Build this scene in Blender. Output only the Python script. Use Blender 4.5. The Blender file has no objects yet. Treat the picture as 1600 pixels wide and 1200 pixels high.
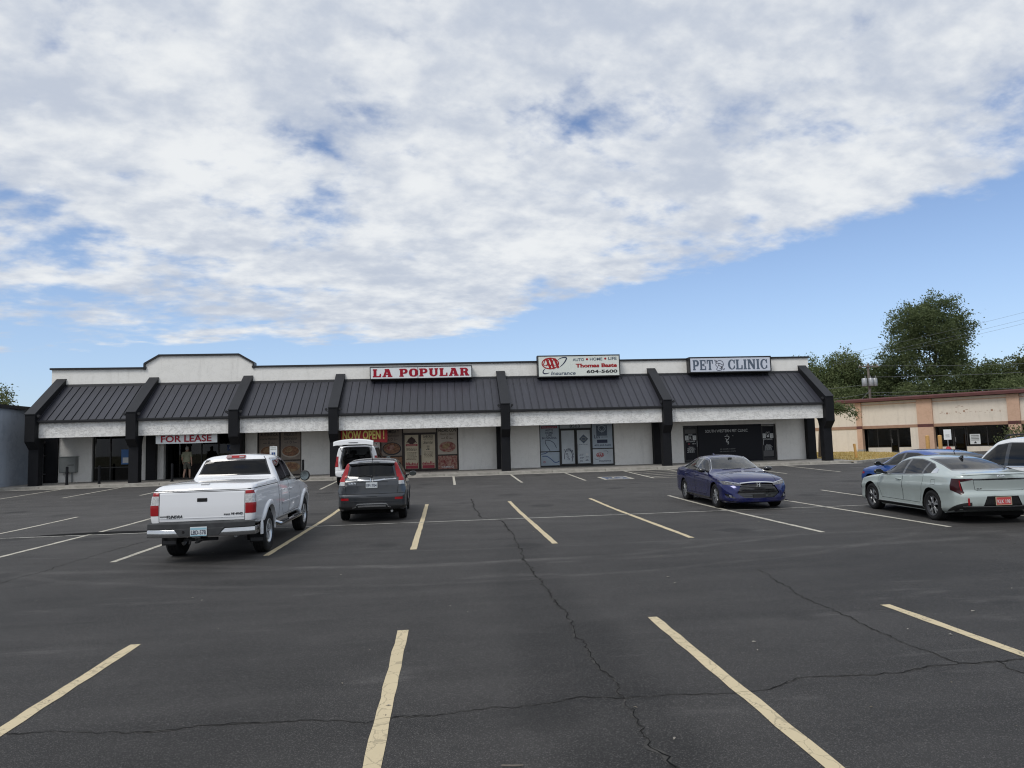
import bpy, bmesh, math, random
import numpy as np
from math import sin, cos, pi, radians, sqrt, atan2
from mathutils import Vector, Matrix
from mathutils import noise as mnoise

S = bpy.context.scene
COL = S.collection
random.seed(7)
# ------------------------------------------------------------------ camera
cam = bpy.data.objects.new('camera', bpy.data.cameras.new('camera'))
COL.objects.link(cam)
S.camera = cam
cam.data.sensor_width = 36.0
cam.data.lens = 36.0 * 1096.87 / 1600.0
cam.data.clip_end = 3000.0
PITCH, ROLL, YAW, CAMH = 0.08478, -0.02838, 0.09656, 1.958
_F = Vector((sin(YAW) * cos(PITCH), cos(YAW) * cos(PITCH), sin(PITCH)))
_R0 = Vector((cos(YAW), -sin(YAW), 0))
_U0 = _R0.cross(_F)
_R = cos(ROLL) * _R0 + sin(ROLL) * _U0
_U = -sin(ROLL) * _R0 + cos(ROLL) * _U0
cam.matrix_world = Matrix(((_R.x, _U.x, -_F.x, 0), (_R.y, _U.y, -_F.y, 0), (_R.z, _U.z, -_F.z, CAMH), (0, 0, 0, 1)))
# ------------------------------------------------------------------ light
SUN_EL, SUN_AZ = radians(52), radians(224)     # azimuth clockwise from +Y (behind the camera, a little to the left)
W = bpy.data.worlds.new('World')
S.world = W
W.use_nodes = True
sun = bpy.data.objects.new('sun', bpy.data.lights.new('sun', 'SUN'))
COL.objects.link(sun)
sun.data.energy = 1.5
sun.data.angle = radians(22)
sun.data.color = (1.0, 0.965, 0.91)
_sd = Vector((sin(SUN_AZ) * cos(SUN_EL), cos(SUN_AZ) * cos(SUN_EL), sin(SUN_EL)))
sun.rotation_euler = _sd.to_track_quat('Z', 'Y').to_euler()
S.view_settings.view_transform = 'Standard'
S.view_settings.look = 'None'
S.view_settings.exposure = 0.12
S.view_settings.gamma = 1.0
S.view_settings.use_curve_mapping = False
S.cycles.filter_width = 1.15


class NT:
    """small node-tree builder"""
    def __init__(self, tree):
        self.t = tree
        self.n = tree.nodes
        self.l = tree.links

    def node(self, typ, **kw):
        n = self.n.new(typ)
        for k, v in kw.items():
            if hasattr(n, k):
                setattr(n, k, v)
        return n

    def put(self, sock, v):
        if isinstance(v, bpy.types.NodeSocket):
            self.l.new(v, sock)
        elif v is not None:
            if hasattr(sock.default_value, '__len__') and not hasattr(v, '__len__'):
                v = (v, v, v, 1)[:len(sock.default_value)]
            elif hasattr(v, '__len__') and len(sock.default_value) == 4 and len(v) == 3:
                v = (*v, 1)
            sock.default_value = v

    def math(self, op, a, b=None, c=None, clamp=False):
        n = self.node('ShaderNodeMath', operation=op, use_clamp=clamp)
        self.put(n.inputs[0], a)
        if b is not None:
            self.put(n.inputs[1], b)
        if c is not None:
            self.put(n.inputs[2], c)
        return n.outputs[0]

    def vmath(self, op, a, b=None):
        n = self.node('ShaderNodeVectorMath', operation=op)
        self.put(n.inputs[0], a)
        if b is not None:
            self.put(n.inputs[1], b)
        return n.outputs[1] if op in ('LENGTH', 'DISTANCE', 'DOT_PRODUCT') else n.outputs[0]

    def sep(self, v):
        n = self.node('ShaderNodeSeparateXYZ')
        self.put(n.inputs[0], v)
        return n.outputs

    def comb(self, x, y, z):
        n = self.node('ShaderNodeCombineXYZ')
        for i, v in enumerate((x, y, z)):
            self.put(n.inputs[i], v)
        return n.outputs[0]

    def noise(self, vec, scale, detail=4, rough=0.5, dist=0.0, out=0):
        n = self.node('ShaderNodeTexNoise')
        self.put(n.inputs['Vector'], vec)
        n.inputs['Scale'].default_value = scale
        n.inputs['Detail'].default_value = detail
        n.inputs['Roughness'].default_value = rough
        n.inputs['Distortion'].default_value = dist
        return n.outputs[out]

    def voronoi(self, vec, scale, feature='F1', out=0):
        n = self.node('ShaderNodeTexVoronoi', feature=feature)
        self.put(n.inputs['Vector'], vec)
        n.inputs['Scale'].default_value = scale
        return n.outputs[out]

    def ramp(self, v, a, b, lo=0.0, hi=1.0, smooth=True):
        n = self.node('ShaderNodeMapRange', interpolation_type='SMOOTHSTEP' if smooth else 'LINEAR')
        n.clamp = True
        self.put(n.inputs[0], v)
        for i, x in enumerate((a, b, lo, hi)):
            self.put(n.inputs[i + 1], x)
        return n.outputs[0]

    def mix(self, f, a, b, typ='MIX'):
        n = self.node('ShaderNodeMixRGB', blend_type=typ)
        self.put(n.inputs[0], f)
        self.put(n.inputs[1], a)
        self.put(n.inputs[2], b)
        return n.outputs[0]


def build_sky():
    t = NT(W.node_tree)
    t.n.clear()
    out = t.node('ShaderNodeOutputWorld')
    bg = t.node('ShaderNodeBackground')
    t.l.new(bg.outputs[0], out.inputs[0])
    bg.inputs[1].default_value = 0.1
    sky = t.node('ShaderNodeTexSky', sky_type='NISHITA')
    sky.sun_disc = False
    sky.sun_elevation = SUN_EL
    sky.sun_rotation = SUN_AZ
    sky.air_density = 1.0
    sky.dust_density = 0.6
    sky.ozone_density = 1.6
    d = t.node('ShaderNodeTexCoord').outputs['Generated']
    x, y, z = t.sep(d)
    zc = t.math('MAXIMUM', z, 0.035)
    u = t.math('DIVIDE', x, zc)
    v = t.math('DIVIDE', y, zc)
    p = t.comb(u, v, 0.0)
    # streaky coordinates: clouds drawn out along the line of the front
    rot = t.node('ShaderNodeMapping')
    t.l.new(p, rot.inputs[0])
    rot.inputs['Rotation'].default_value = (0, 0, radians(-24))
    rot.inputs['Scale'].default_value = (0.80, 1.0, 1.0)
    q = rot.outputs[0]
    # billows have height, so they flatten towards the horizon less than a flat sheet would
    zz = t.math('POWER', zc, 0.50)
    r3 = t.node('ShaderNodeMapping')
    t.l.new(t.comb(t.math('DIVIDE', x, zz), t.math('DIVIDE', y, zz), 0.0), r3.inputs[0])
    r3.inputs['Rotation'].default_value = (0, 0, radians(-20))
    r3.inputs['Scale'].default_value = (0.8, 1.0, 1.0)
    q3 = r3.outputs[0]
    big = t.noise(q, 0.85, 3, 0.5, 0.25)
    mid = t.noise(q3, 4.6, 6, 0.56, 0.15)
    fine = t.noise(q3, 17.0, 4, 0.55, 0.1)
    # edges of the cloud sheet on the cloud plane
    wob = t.math('MULTIPLY', t.math('SUBTRACT', t.noise(q, 1.2, 4, 0.6, 0), 0.5), 1.0)
    e1 = t.math('SUBTRACT', t.math('ADD', t.math('MULTIPLY_ADD', u, -0.16, 6.75), t.math('MULTIPLY', wob, 1.5)), v)
    e2 = t.math('SUBTRACT', t.math('ADD', t.math('MULTIPLY', t.math('SUBTRACT', 6.2, v), 0.504), t.math('ADD', 0.66, t.math('MULTIPLY', wob, 0.35))), u)
    edge = t.math('MINIMUM', t.math('MULTIPLY', e1, 0.62), t.math('MULTIPLY', e2, 1.05))
    edge = t.math('MINIMUM', edge, 0.60)
    # broken sheet towards the left and in a band on the right
    hole = t.ramp(t.math('ADD', u, t.math('MULTIPLY', wob, 0.6)), -2.6, -0.5, 0.40, 0.0)
    near = t.ramp(v, 1.7, 2.8, 0.0, 1.0)
    hole = t.math('MULTIPLY', hole, near)
    hr = t.ramp(t.math('SUBTRACT', e2, 0.0), 0.2, 1.3, 0.30, 0.02)
    cov = t.math('ADD', edge, t.math('MULTIPLY', t.math('SUBTRACT', mid, 0.5), 1.9))
    cov = t.math('ADD', cov, t.math('MULTIPLY', t.math('SUBTRACT', big, 0.5), 1.0))
    cov = t.math('ADD', cov, t.math('MULTIPLY', t.math('SUBTRACT', fine, 0.5), 0.65))
    cov = t.math('SUBTRACT', t.math('SUBTRACT', cov, hole), hr)
    a = t.ramp(cov, -0.06, 0.50)
    a = t.math('MULTIPLY', a, 0.97)
    # brightness of the cloud: thin bright billows, thicker grey undersides
    q2 = t.vmath('ADD', q3, (3.7, 1.9, 0.0))
    s1 = t.noise(q2, 3.0, 4, 0.5, 0.2)
    s3 = t.noise(q2, 21.0, 4, 0.55, 0.1)
    s2 = t.noise(q2, 9.0, 5, 0.55, 0.15)
    sh = t.math('ADD', t.math('MULTIPLY', s1, 0.42), t.math('MULTIPLY', s2, 0.36))
    sh = t.math('ADD', sh, t.math('MULTIPLY', s3, 0.22))
    sh = t.ramp(sh, 0.38, 0.63)
    col = t.mix(sh, (5.0, 5.5, 6.4), (7.9, 8.1, 8.25))
    skyc = t.mix(1.0, sky.outputs[0], (1.12, 1.16, 1.30), 'MULTIPLY')
    # a little pale haze low in the sky
    hz = t.ramp(z, 0.0, 0.40, 0.48, 0.03)
    skyc = t.mix(hz, skyc, (4.7, 6.4, 9.0))
    t.l.new(t.mix(a, skyc, col), bg.inputs[0])
    W.cycles.sampling_method = 'MANUAL'
    W.cycles.sample_map_resolution = 1024


build_sky()

# ------------------------------------------------------------------ helpers
M = {}


def mat(name, col, rough=0.6, metal=0.0, coat=0.0, spec=0.5, var=0.0, vscale=3.0, bump=0.0, bscale=40.0, bdist=0.01, col2=None, detail=5):
    m = bpy.data.materials.new(name)
    m.use_nodes = True
    t = NT(m.node_tree)
    b = t.n['Principled BSDF']
    b.inputs['Roughness'].default_value = rough
    b.inputs['Metallic'].default_value = metal
    b.inputs['Specular IOR Level'].default_value = spec
    b.inputs['Coat Weight'].default_value = coat
    b.inputs['Coat Roughness'].default_value = 0.03
    b.inputs['Base Color'].default_value = (*col, 1)
    pos = None
    if var or col2:
        pos = t.node('ShaderNodeTexCoord').outputs['Object']
        n = t.noise(pos, vscale, detail, 0.6)
        f = t.ramp(n, 0.3, 0.7)
        c2 = col2 or tuple(c * (1 - var) for c in col)
        t.put(b.inputs['Base Color'], t.mix(f, c2, col))
    if bump:
        pos = pos or t.node('ShaderNodeTexCoord').outputs['Object']
        bn = t.node('ShaderNodeBump')
        bn.inputs['Strength'].default_value = bump
        bn.inputs['Distance'].default_value = bdist
        t.l.new(t.noise(pos, bscale, 5, 0.6), bn.inputs['Height'])
        t.l.new(bn.outputs[0], b.inputs['Normal'])
    M[name] = m
    return m


def glass(name, tint=0.06, rough=0.02, col=(1, 1, 1), refl=1.0, gain=1.5):
    """single sheet of tinted glass: some of what is behind shows, the rest reflects"""
    m = bpy.data.materials.new(name)
    m.use_nodes = True
    t = NT(m.node_tree)
    t.n.clear()
    o = t.node('ShaderNodeOutputMaterial')
    tr = t.node('ShaderNodeBsdfTransparent')
    tr.inputs[0].default_value = (*[tint * c for c in col], 1)
    gl = t.node('ShaderNodeBsdfGlossy')
    gl.inputs['Roughness'].default_value = rough
    gl.inputs['Color'].default_value = (refl, refl, refl, 1)
    fr = t.node('ShaderNodeFresnel')
    fr.inputs[0].default_value = 1.5
    # a pane reflects at both faces
    f2 = t.math('MULTIPLY', fr.outputs[0], gain, clamp=True)
    mx = t.node('ShaderNodeMixShader')
    t.l.new(f2, mx.inputs[0])
    t.l.new(tr.outputs[0], mx.inputs[1])
    t.l.new(gl.outputs[0], mx.inputs[2])
    t.l.new(mx.outputs[0], o.inputs[0])
    M[name] = m
    return m


def tag(o, label=None, cat=None, group=None, kind=None):
    if label:
        o['label'] = label
    if cat:
        o['category'] = cat
    if group:
        o['group'] = group
    if kind:
        o['kind'] = kind
    return o


def thing(name, label, cat, loc=(0, 0, 0), rotz=0.0, group=None):
    o = bpy.data.objects.new(name, None)
    o.empty_display_size = 0.2
    COL.objects.link(o)
    o.location = loc
    o.rotation_euler = (0, 0, rotz)
    return tag(o, label, cat, group)


def worldloc(o):
    v = Vector((0, 0, 0))
    while o is not None:
        v += o.location
        o = o.parent
    return v


def link(name, me, m, parent=None, loc=None, rot=None):
    o = bpy.data.objects.new(name, me)
    COL.objects.link(o)
    if m is not None and len(me.materials) == 0:
        me.materials.append(M[m] if isinstance(m, str) else m)
    if parent is not None:
        o.parent = parent
    if loc is not None:
        o.location = loc
    if rot is not None:
        o.rotation_euler = rot
    return o


def dup(o, parent=None):
    c = o.copy()
    COL.objects.link(c)
    if parent is not None:
        c.parent = parent
    for ch in list(o.children):
        dup(ch, c)
    return c


class MB:
    def __init__(self):
        self.v = []
        self.f = []

    def add(self, vs, fs):
        n = len(self.v)
        self.v += [tuple(p) for p in vs]
        self.f += [tuple(i + n for i in f) for f in fs]
        return self

    def box(self, x0, x1, y0, y1, z0, z1, mx=None):
        vs = [(x, y, z) for z in (z0, z1) for y in (y0, y1) for x in (x0, x1)]
        if mx is not None:
            vs = [mx @ Vector(p) for p in vs]
        return self.add(vs, [(0, 2, 3, 1), (4, 5, 7, 6), (0, 1, 5, 4), (1, 3, 7, 5), (3, 2, 6, 7), (2, 0, 4, 6)])

    def prism(self, poly, axis, a, b, mx=None):
        """poly: 2D outline; axis 'x' -> (y,z), 'y' -> (x,z), 'z' -> (x,y); extruded from a to b"""
        n = len(poly)
        def P(p, h):
            return {'x': (h, p[0], p[1]), 'y': (p[0], h, p[1]), 'z': (p[0], p[1], h)}[axis]
        vs = [P(p, a) for p in poly] + [P(p, b) for p in poly]
        if mx is not None:
            vs = [mx @ Vector(p) for p in vs]
        fs = [tuple(range(n)), tuple(range(2 * n - 1, n - 1, -1))]
        fs += [(i, i + n, (i + 1) % n + n, (i + 1) % n) for i in range(n)]
        return self.add(vs, fs)

    def tube(self, pts, r, n=8, cap=True):
        pts = [Vector(p) for p in pts]
        rs = r if hasattr(r, '__len__') else [r] * len(pts)
        rings = []
        prev = None
        for i, p in enumerate(pts):
            d = (pts[min(i + 1, len(pts) - 1)] - pts[max(i - 1, 0)])
            if d.length < 1e-9:
                d = Vector((0, 0, 1))
            d.normalize()
            a = prev if prev is not None else (Vector((0, 0, 1)) if abs(d.z) < 0.9 else Vector((1, 0, 0)))
            a = (a - d * a.dot(d))
            if a.length < 1e-6:
                a = Vector((1, 0, 0)) - d * d.x
            a.normalize()
            prev = a
            b = d.cross(a)
            rings.append([p + (a * cos(2 * pi * k / n) + b * sin(2 * pi * k / n)) * rs[i] for k in range(n)])
        base = len(self.v)
        for rg in rings:
            self.v += [tuple(q) for q in rg]
        for i in range(len(pts) - 1):
            for k in range(n):
                a0 = base + i * n + k
                a1 = base + i * n + (k + 1) % n
                self.f.append((a0, a1, a1 + n, a0 + n))
        if cap:
            self.f.append(tuple(base + k for k in range(n - 1, -1, -1)))
            self.f.append(tuple(base + (len(pts) - 1) * n + k for k in range(n)))
        return self

    def lathe(self, prof, axis='z', n=24, c=(0, 0, 0), closed=False):
        """prof: (r, h) list"""
        base = len(self.v)
        for r, h in prof:
            for k in range(n):
                a = 2 * pi * k / n
                x, y = r * cos(a), r * sin(a)
                p = {'z': (x, y, h), 'y': (x, h, y), 'x': (h, x, y)}[axis]
                self.v.append((p[0] + c[0], p[1] + c[1], p[2] + c[2]))
        m = len(prof)
        for i in range(m if closed else m - 1):
            j = (i + 1) % m
            for k in range(n):
                k2 = (k + 1) % n
                self.f.append((base + i * n + k, base + i * n + k2, base + j * n + k2, base + j * n + k))
        if not closed:
            if prof[0][0] > 1e-6:
                self.f.append(tuple(base + k for k in range(n)))
            if prof[-1][0] > 1e-6:
                self.f.append(tuple(base + (m - 1) * n + k for k in range(n)))
        return self

    def ball(self, c, r, nu=12, nv=8, sc=(1, 1, 1)):
        prof = [(max(1e-5, r * sin(pi * i / nv)), -r * cos(pi * i / nv)) for i in range(nv + 1)]
        b0 = len(self.v)
        self.lathe(prof, 'z', nu)
        for i in range(b0, len(self.v)):
            p = self.v[i]
            self.v[i] = (p[0] * sc[0] + c[0], p[1] * sc[1] + c[1], p[2] * sc[2] + c[2])
        return self

    def mesh(self, name, smooth=None, off=None, weld=False, bevel=0.0):
        me = bpy.data.meshes.new(name)
        vs = self.v
        if off is not None:
            vs = [(p[0] - off[0], p[1] - off[1], p[2] - off[2]) for p in vs]
        me.from_pydata(vs, [], self.f)
        bm = bmesh.new()
        bm.from_mesh(me)
        if weld:
            bmesh.ops.remove_doubles(bm, verts=bm.verts, dist=1e-4)
        bmesh.ops.recalc_face_normals(bm, faces=bm.faces)
        if bevel:
            bmesh.ops.bevel(bm, geom=[e for e in bm.edges if len(e.link_faces) == 2 and e.calc_face_angle(0) > 0.6], offset=bevel, segments=2, affect='EDGES', profile=0.5)
        bm.to_mesh(me)
        bm.free()
        if smooth is not None:
            me.shade_smooth()
            me.set_sharp_from_angle(angle=radians(smooth))
        return me

    def build(self, name, m, parent=None, smooth=None, world=False, weld=False, bevel=0.0):
        """world=True: coordinates are world ones and the (unrotated) parent's place is taken off"""
        off = worldloc(parent) if (world and parent is not None) else None
        return link(name, self.mesh(name, smooth, off, weld, bevel), m, parent)


def curve_mesh(cu):
    o = bpy.data.objects.new('tmp', cu)
    COL.objects.link(o)
    dg = bpy.context.evaluated_depsgraph_get()
    dg.update()
    me = bpy.data.meshes.new_from_object(o.evaluated_get(dg))
    bpy.data.objects.remove(o)
    return me


def fit(me, w, h, centre, ext, shear=0.0, along=None):
    """scale a flat lettering mesh (x,y) to w x h, stand it up facing -Y at centre; ext = depth"""
    co = np.empty(len(me.vertices) * 3)
    me.vertices.foreach_get('co', co)
    co = co.reshape(-1, 3)
    lo, hi = co.min(0), co.max(0)
    sz = np.maximum(hi - lo, 1e-6)
    q = (co - (lo + hi) / 2) / sz
    x = q[:, 0] * w + q[:, 1] * h * shear
    z = q[:, 1] * h
    y = -q[:, 2] * ext
    out = np.stack([x, y, z], 1) + np.array(centre)
    me.vertices.foreach_set('co', out.reshape(-1))
    me.update()
    return me


def text_mesh(body, bold=0.0, spacing=1.0):
    cu = bpy.data.curves.new('lettering', 'FONT')
    cu.body = body
    cu.size = 1.0
    cu.extrude = 0.02
    cu.offset = bold
    cu.space_character = spacing
    cu.resolution_u = 3
    me = curve_mesh(cu)
    bpy.data.curves.remove(cu)
    return me


def text(body, m, parent, centre, w, h, bold=0.0, ext=0.006, shear=0.0, name='lettering', world=True, spacing=1.0):
    me = text_mesh(body, bold, spacing)
    c = Vector(centre)
    if world and parent is not None:
        c = c - worldloc(parent)
    fit(me, w, h, c, ext, shear)
    me.name = name
    return link(name, me, m, parent)


def outline_mesh(polys):
    """flat glyph mesh from closed outlines (holes allowed)"""
    cu = bpy.data.curves.new('glyph', 'CURVE')
    cu.dimensions = '2D'
    cu.fill_mode = 'BOTH'
    cu.extrude = 0.02
    for pl in polys:
        s = cu.splines.new('POLY')
        s.points.add(len(pl) - 1)
        for i, p in enumerate(pl):
            s.points[i].co = (p[0], p[1], 0, 1)
        s.use_cyclic_u = True
    me = curve_mesh(cu)
    bpy.data.curves.remove(cu)
    return me


def join_meshes(mes, name):
    bm = bmesh.new()
    for me in mes:
        bm.from_mesh(me)
    out = bpy.data.meshes.new(name)
    bm.to_mesh(out)
    bm.free()
    return out


def arc(cx, cy, rx, ry, a0, a1, n=10):
    return [(cx + rx * cos(radians(a0 + (a1 - a0) * i / n)), cy + ry * sin(radians(a0 + (a1 - a0) * i / n))) for i in range(n + 1)]


# slab-serif glyphs, unit height; s = serif thickness, t = stem width
def glyph(ch, t=0.30, s=0.15, th=0.16):
    o = 0.07
    if ch == 'L':
        return 0.84, [[(0, 0), (.84, 0), (.84, .42), (.72, .42), (.66, s), (o + t, s), (o + t, 1 - s), (t + 2 * o, 1 - s), (t + 2 * o, 1), (0, 1), (0, 1 - s), (o, 1 - s), (o, s), (0, s)]]
    if ch == 'I':
        return t + 2 * o, [[(0, 0), (t + 2 * o, 0), (t + 2 * o, s), (o + t, s), (o + t, 1 - s), (t + 2 * o, 1 - s), (t + 2 * o, 1), (0, 1), (0, 1 - s), (o, 1 - s), (o, s), (0, s)]]
    if ch == 'T':
        c = .43
        return .86, [[(c - t / 2 - o, 0), (c + t / 2 + o, 0), (c + t / 2 + o, s), (c + t / 2, s), (c + t / 2, 1 - s), (.70, 1 - s), (.76, .62), (.86, .62), (.86, 1), (0, 1), (0, .62), (.10, .62), (.16, 1 - s), (c - t / 2, 1 - s), (c - t / 2, s), (c - t / 2 - o, s)]]
    if ch == 'E':
        return .86, [[(0, 0), (.86, 0), (.86, .38), (.76, .38), (.70, s), (o + t, s), (o + t, .44), (.54, .44), (.54, .33), (.64, .33), (.64, .69), (.54, .69), (.54, .58), (o + t, .58), (o + t, 1 - s), (.66, 1 - s), (.72, .66), (.82, .66), (.82, 1), (0, 1), (0, 1 - s), (o, 1 - s), (o, s), (0, s)]]
    if ch == 'P':
        out = [(0, 0), (t + 2 * o, 0), (t + 2 * o, s), (o + t, s), (o + t, .38), (.56, .38)] + arc(.56, .69, .30, .31, -90, 90, 12) + [(0, 1), (0, 1 - s), (o, 1 - s), (o, s), (0, s)]
        return .86, [out, [(o + t, .38 + th)] + arc(.47, .69, .11, .31 - th, -90, 90, 8) + [(o + t, 1 - th)]]
    if ch == 'R':
        out = [(0, 0), (t + 2 * o, 0), (t + 2 * o, s), (o + t, s), (o + t, .40), (.48, .40), (.58, 0), (.98, 0), (.98, s), (.88, s), (.78, .44)] + arc(.56, .71, .30, .29, -50, 90, 10) + [(0, 1), (0, 1 - s), (o, 1 - s), (o, s), (0, s)]
        return .98, [out, [(o + t, .40 + th)] + arc(.47, .70, .11, .30 - th, -90, 90, 8) + [(o + t, 1 - th)]]
    if ch == 'A':
        return 1.02, [[(0, 0), (.38, 0), (.38, s), (.33, s), (.365, .27), (.57, .27), (.60, s), (.55, s), (.55, 0), (1.02, 0), (1.02, s), (.94, s), (.70, 1), (.24, 1), (.24, 1 - s), (.30, 1 - s), (.09, s), (0, s)], [(.41, .41), (.53, .41), (.47, .70)]]
    if ch == 'O':
        def sup(rx, ry, c, n=28, e=2.6):
            r = []
            for i in range(n):
                a = 2 * pi * i / n
                r.append((c + rx * math.copysign(abs(cos(a)) ** (2 / e), cos(a)), .5 + ry * math.copysign(abs(sin(a)) ** (2 / e), sin(a))))
            return r
        return .92, [sup(.46, .51, .46), sup(.46 - t, .51 - th, .46)]
    if ch == 'U':
        w = .96
        out = [(0, 1), (0, 1 - s), (o, 1 - s), (o, .3)] + arc(w / 2, .31, w / 2 - o, .32, 180, 360, 14) + [(w - o, 1 - s), (w, 1 - s), (w, 1), (w - t * .8 - 2 * o, 1), (w - t * .8 - 2 * o, 1 - s), (w - t * .8 - o, 1 - s)] + arc(w / 2 + .03, .31, w / 2 - o - t + .03, .15, 0, -180, 10) + [(o + t, 1 - s), (t + 2 * o, 1 - s), (t + 2 * o, 1)]
        return w, [out]
    if ch == 'C':
        out = arc(.46, .5, .46, .51, 40, 320, 26) + [(.80, .30)] + arc(.50, .5, .46 - t + .06, .51 - th * .8, 315, 45, 20)
        out = arc(.46, .5, .46, .51, 52, 308, 24) + [(.86, .10), (.86, .40), (.76, .40)] + arc(.50, .5, .50 - t, .51 - th * .7, 312, 48, 18) + [(.76, .60), (.86, .60), (.86, .98), (.78, .98)]
        return .86, [out]
    if ch == 'N':
        k = .17
        return 1.0, [[(0, 0), (.36, 0), (.36, s), (o + k, s), (o + k, .72), (.70, 0), (.92, 0), (.92, 1 - s), (1.0, 1 - s), (1.0, 1), (.66, 1), (.66, 1 - s), (.92 - k, 1 - s), (.92 - k, .40), (.36, 1), (0, 1), (0, 1 - s), (o, 1 - s), (o, s), (0, s)]]
    return .45, []


def glyph_line(word, gap=.14, **kw):
    mes, x = [], 0.0
    for ch in word:
        w, polys = glyph(ch, **kw)
        if polys:
            mes.append(outline_mesh([[(p[0] + x, p[1]) for p in pl] for pl in polys]))
        x += w + gap
    return join_meshes(mes, 'lettering')
# ------------------------------------------------------------------ materials
def mat_asphalt():
    m = bpy.data.materials.new('asphalt')
    m.use_nodes = True
    t = NT(m.node_tree)
    b = t.n['Principled BSDF']
    pos = t.node('ShaderNodeTexCoord').outputs['Object']
    x, y, z = t.sep(pos)
    big = t.noise(pos, 0.16, 4, 0.55)
    mid = t.noise(pos, 1.1, 5, 0.6)
    st = t.noise(t.comb(t.math('MULTIPLY', x, 0.22), t.math('MULTIPLY', y, 1.6), 0.0), 1.0, 5, 0.6, 0.4)
    grain = t.noise(pos, 110.0, 2, 0.6)
    chips = t.voronoi(pos, 150.0, out=1)
    chip = t.ramp(t.sep(chips)[0], 0.72, 1.0)
    v = t.math('ADD', 0.029, t.math('MULTIPLY', t.math('SUBTRACT', big, 0.5), 0.042))
    v = t.math('ADD', v, t.math('MULTIPLY', t.math('SUBTRACT', mid, 0.5), 0.026))
    v = t.math('ADD', v, t.math('MULTIPLY', t.math('SUBTRACT', st, 0.5), 0.040))
    v = t.math('ADD', v, t.math('MULTIPLY', t.math('SUBTRACT', grain, 0.5), 0.075))
    v = t.math('ADD', v, t.math('MULTIPLY', chip, 0.060))
    # tyre sweeps: pale arcs scrubbed into the surface
    wn = t.noise(pos, 0.5, 3, 0.5)
    wn2 = t.ramp(t.noise(pos, 1.6, 5, 0.7), 0.40, 0.66)
    def sweep(cx, cy, r, w, k, cond=None):
        nonlocal v
        dd = t.vmath('DISTANCE', t.comb(x, y, 0.0), (cx, cy, 0.0))
        dd = t.math('ADD', dd, t.math('MULTIPLY', t.math('SUBTRACT', wn, 0.5), 0.5))
        e = t.math('ABSOLUTE', t.math('SUBTRACT', dd, r))
        f = t.math('MULTIPLY', t.ramp(e, w * 0.3, w, 1.0, 0.0), t.math('ADD', 0.35, t.math('MULTIPLY', wn2, 0.65)))
        if cond is not None:
            f = t.math('MULTIPLY', f, cond)
        v = t.math('ADD', v, t.math('MULTIPLY', f, k * 1.25))
    sweep(0.5, 24.5, 12.6, 0.16, 0.022, t.ramp(y, 14.2, 13.2))
    sweep(0.5, 24.5, 14.2, 0.13, 0.016, t.ramp(y, 14.2, 13.2))
    sweep(3.0, 60.0, 48.2, 0.22, 0.018, t.ramp(x, 14.0, 9.0))
    sweep(3.0, 60.0, 46.6, 0.12, 0.013)
    sweep(18.0, 4.0, 9.8, 0.2, 0.016)
    sweep(9.0, 24.0, 6.8, 0.12, 0.016, t.ramp(y, 20.0, 19.0))
    sweep(10.5, 27.0, 9.2, 0.12, 0.014, t.ramp(y, 20.0, 19.0))
    # scrubbed pale patches
    pp = t.ramp(t.noise(t.comb(t.math('MULTIPLY', x, 0.5), t.math('MULTIPLY', y, 1.5), 3.0), 0.8, 6, 0.65), 0.60, 0.74)
    v = t.math('ADD', v, t.math('MULTIPLY', pp, 0.034))
    # far asphalt paler, grazing sheen put into the colour; darker seal coat along the long crack
    v = t.math('ADD', v, t.math('MULTIPLY', t.math('MULTIPLY', t.ramp(y, 10.0, 26.0), t.math('ADD', 0.5, mid)), 0.022))
    sl = t.math('ABSOLUTE', t.math('SUBTRACT', t.math('ADD', x, t.math('MULTIPLY', t.math('SUBTRACT', wn, 0.5), 0.7)), 1.15))
    sl = t.math('MULTIPLY', t.ramp(sl, 0.25, 0.7, 1.0, 0.0), t.ramp(y, 15.0, 9.0))
    v = t.math('SUBTRACT', v, t.math('MULTIPLY', sl, 0.013))
    cross = t.ramp(t.noise(t.comb(t.math('MULTIPLY', x, 0.35), t.math('MULTIPLY', y, 5.0), 7.0), 1.0, 4, 0.6), 0.60, 0.72)
    v = t.math('ADD', v, t.math('MULTIPLY', t.math('MULTIPLY', cross, wn2), 0.028))
    # drips
    ds = t.ramp(t.noise(t.vmath('ADD', pos, (9.0, 4.0, 0.0)), 0.9, 3, 0.5), 0.66, 0.80)
    v = t.math('MULTIPLY', v, t.math('SUBTRACT', 1.0, t.math('MULTIPLY', ds, 0.35)))
    oil = t.ramp(t.voronoi(t.vmath('ADD', pos, t.vmath('MULTIPLY', t.noise(pos, 2.5, 3, 0.6, out=1), (0.5, 0.5, 0.0))), 0.42), 0.10, 0.22, 0.45, 0.0)
    v = t.math('MULTIPLY', v, t.math('SUBTRACT', 1.0, oil))
    v = t.math('MAXIMUM', v, 0.012)
    col = t.vmath('MULTIPLY', t.comb(v, v, v), (1.06, 1.0, 0.955))
    t.l.new(col, b.inputs['Base Color'])
    b.inputs['Roughness'].default_value = 0.78
    b.inputs['Specular IOR Level'].default_value = 0.38
    bn = t.node('ShaderNodeBump')
    bn.inputs['Strength'].default_value = 0.55
    bn.inputs['Distance'].default_value = 0.006
    h = t.math('ADD', t.math('MULTIPLY', t.sep(chips)[0], 0.6), grain)
    t.l.new(h, bn.inputs['Height'])
    t.l.new(bn.outputs[0], b.inputs['Normal'])
    M['asphalt'] = m


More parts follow.
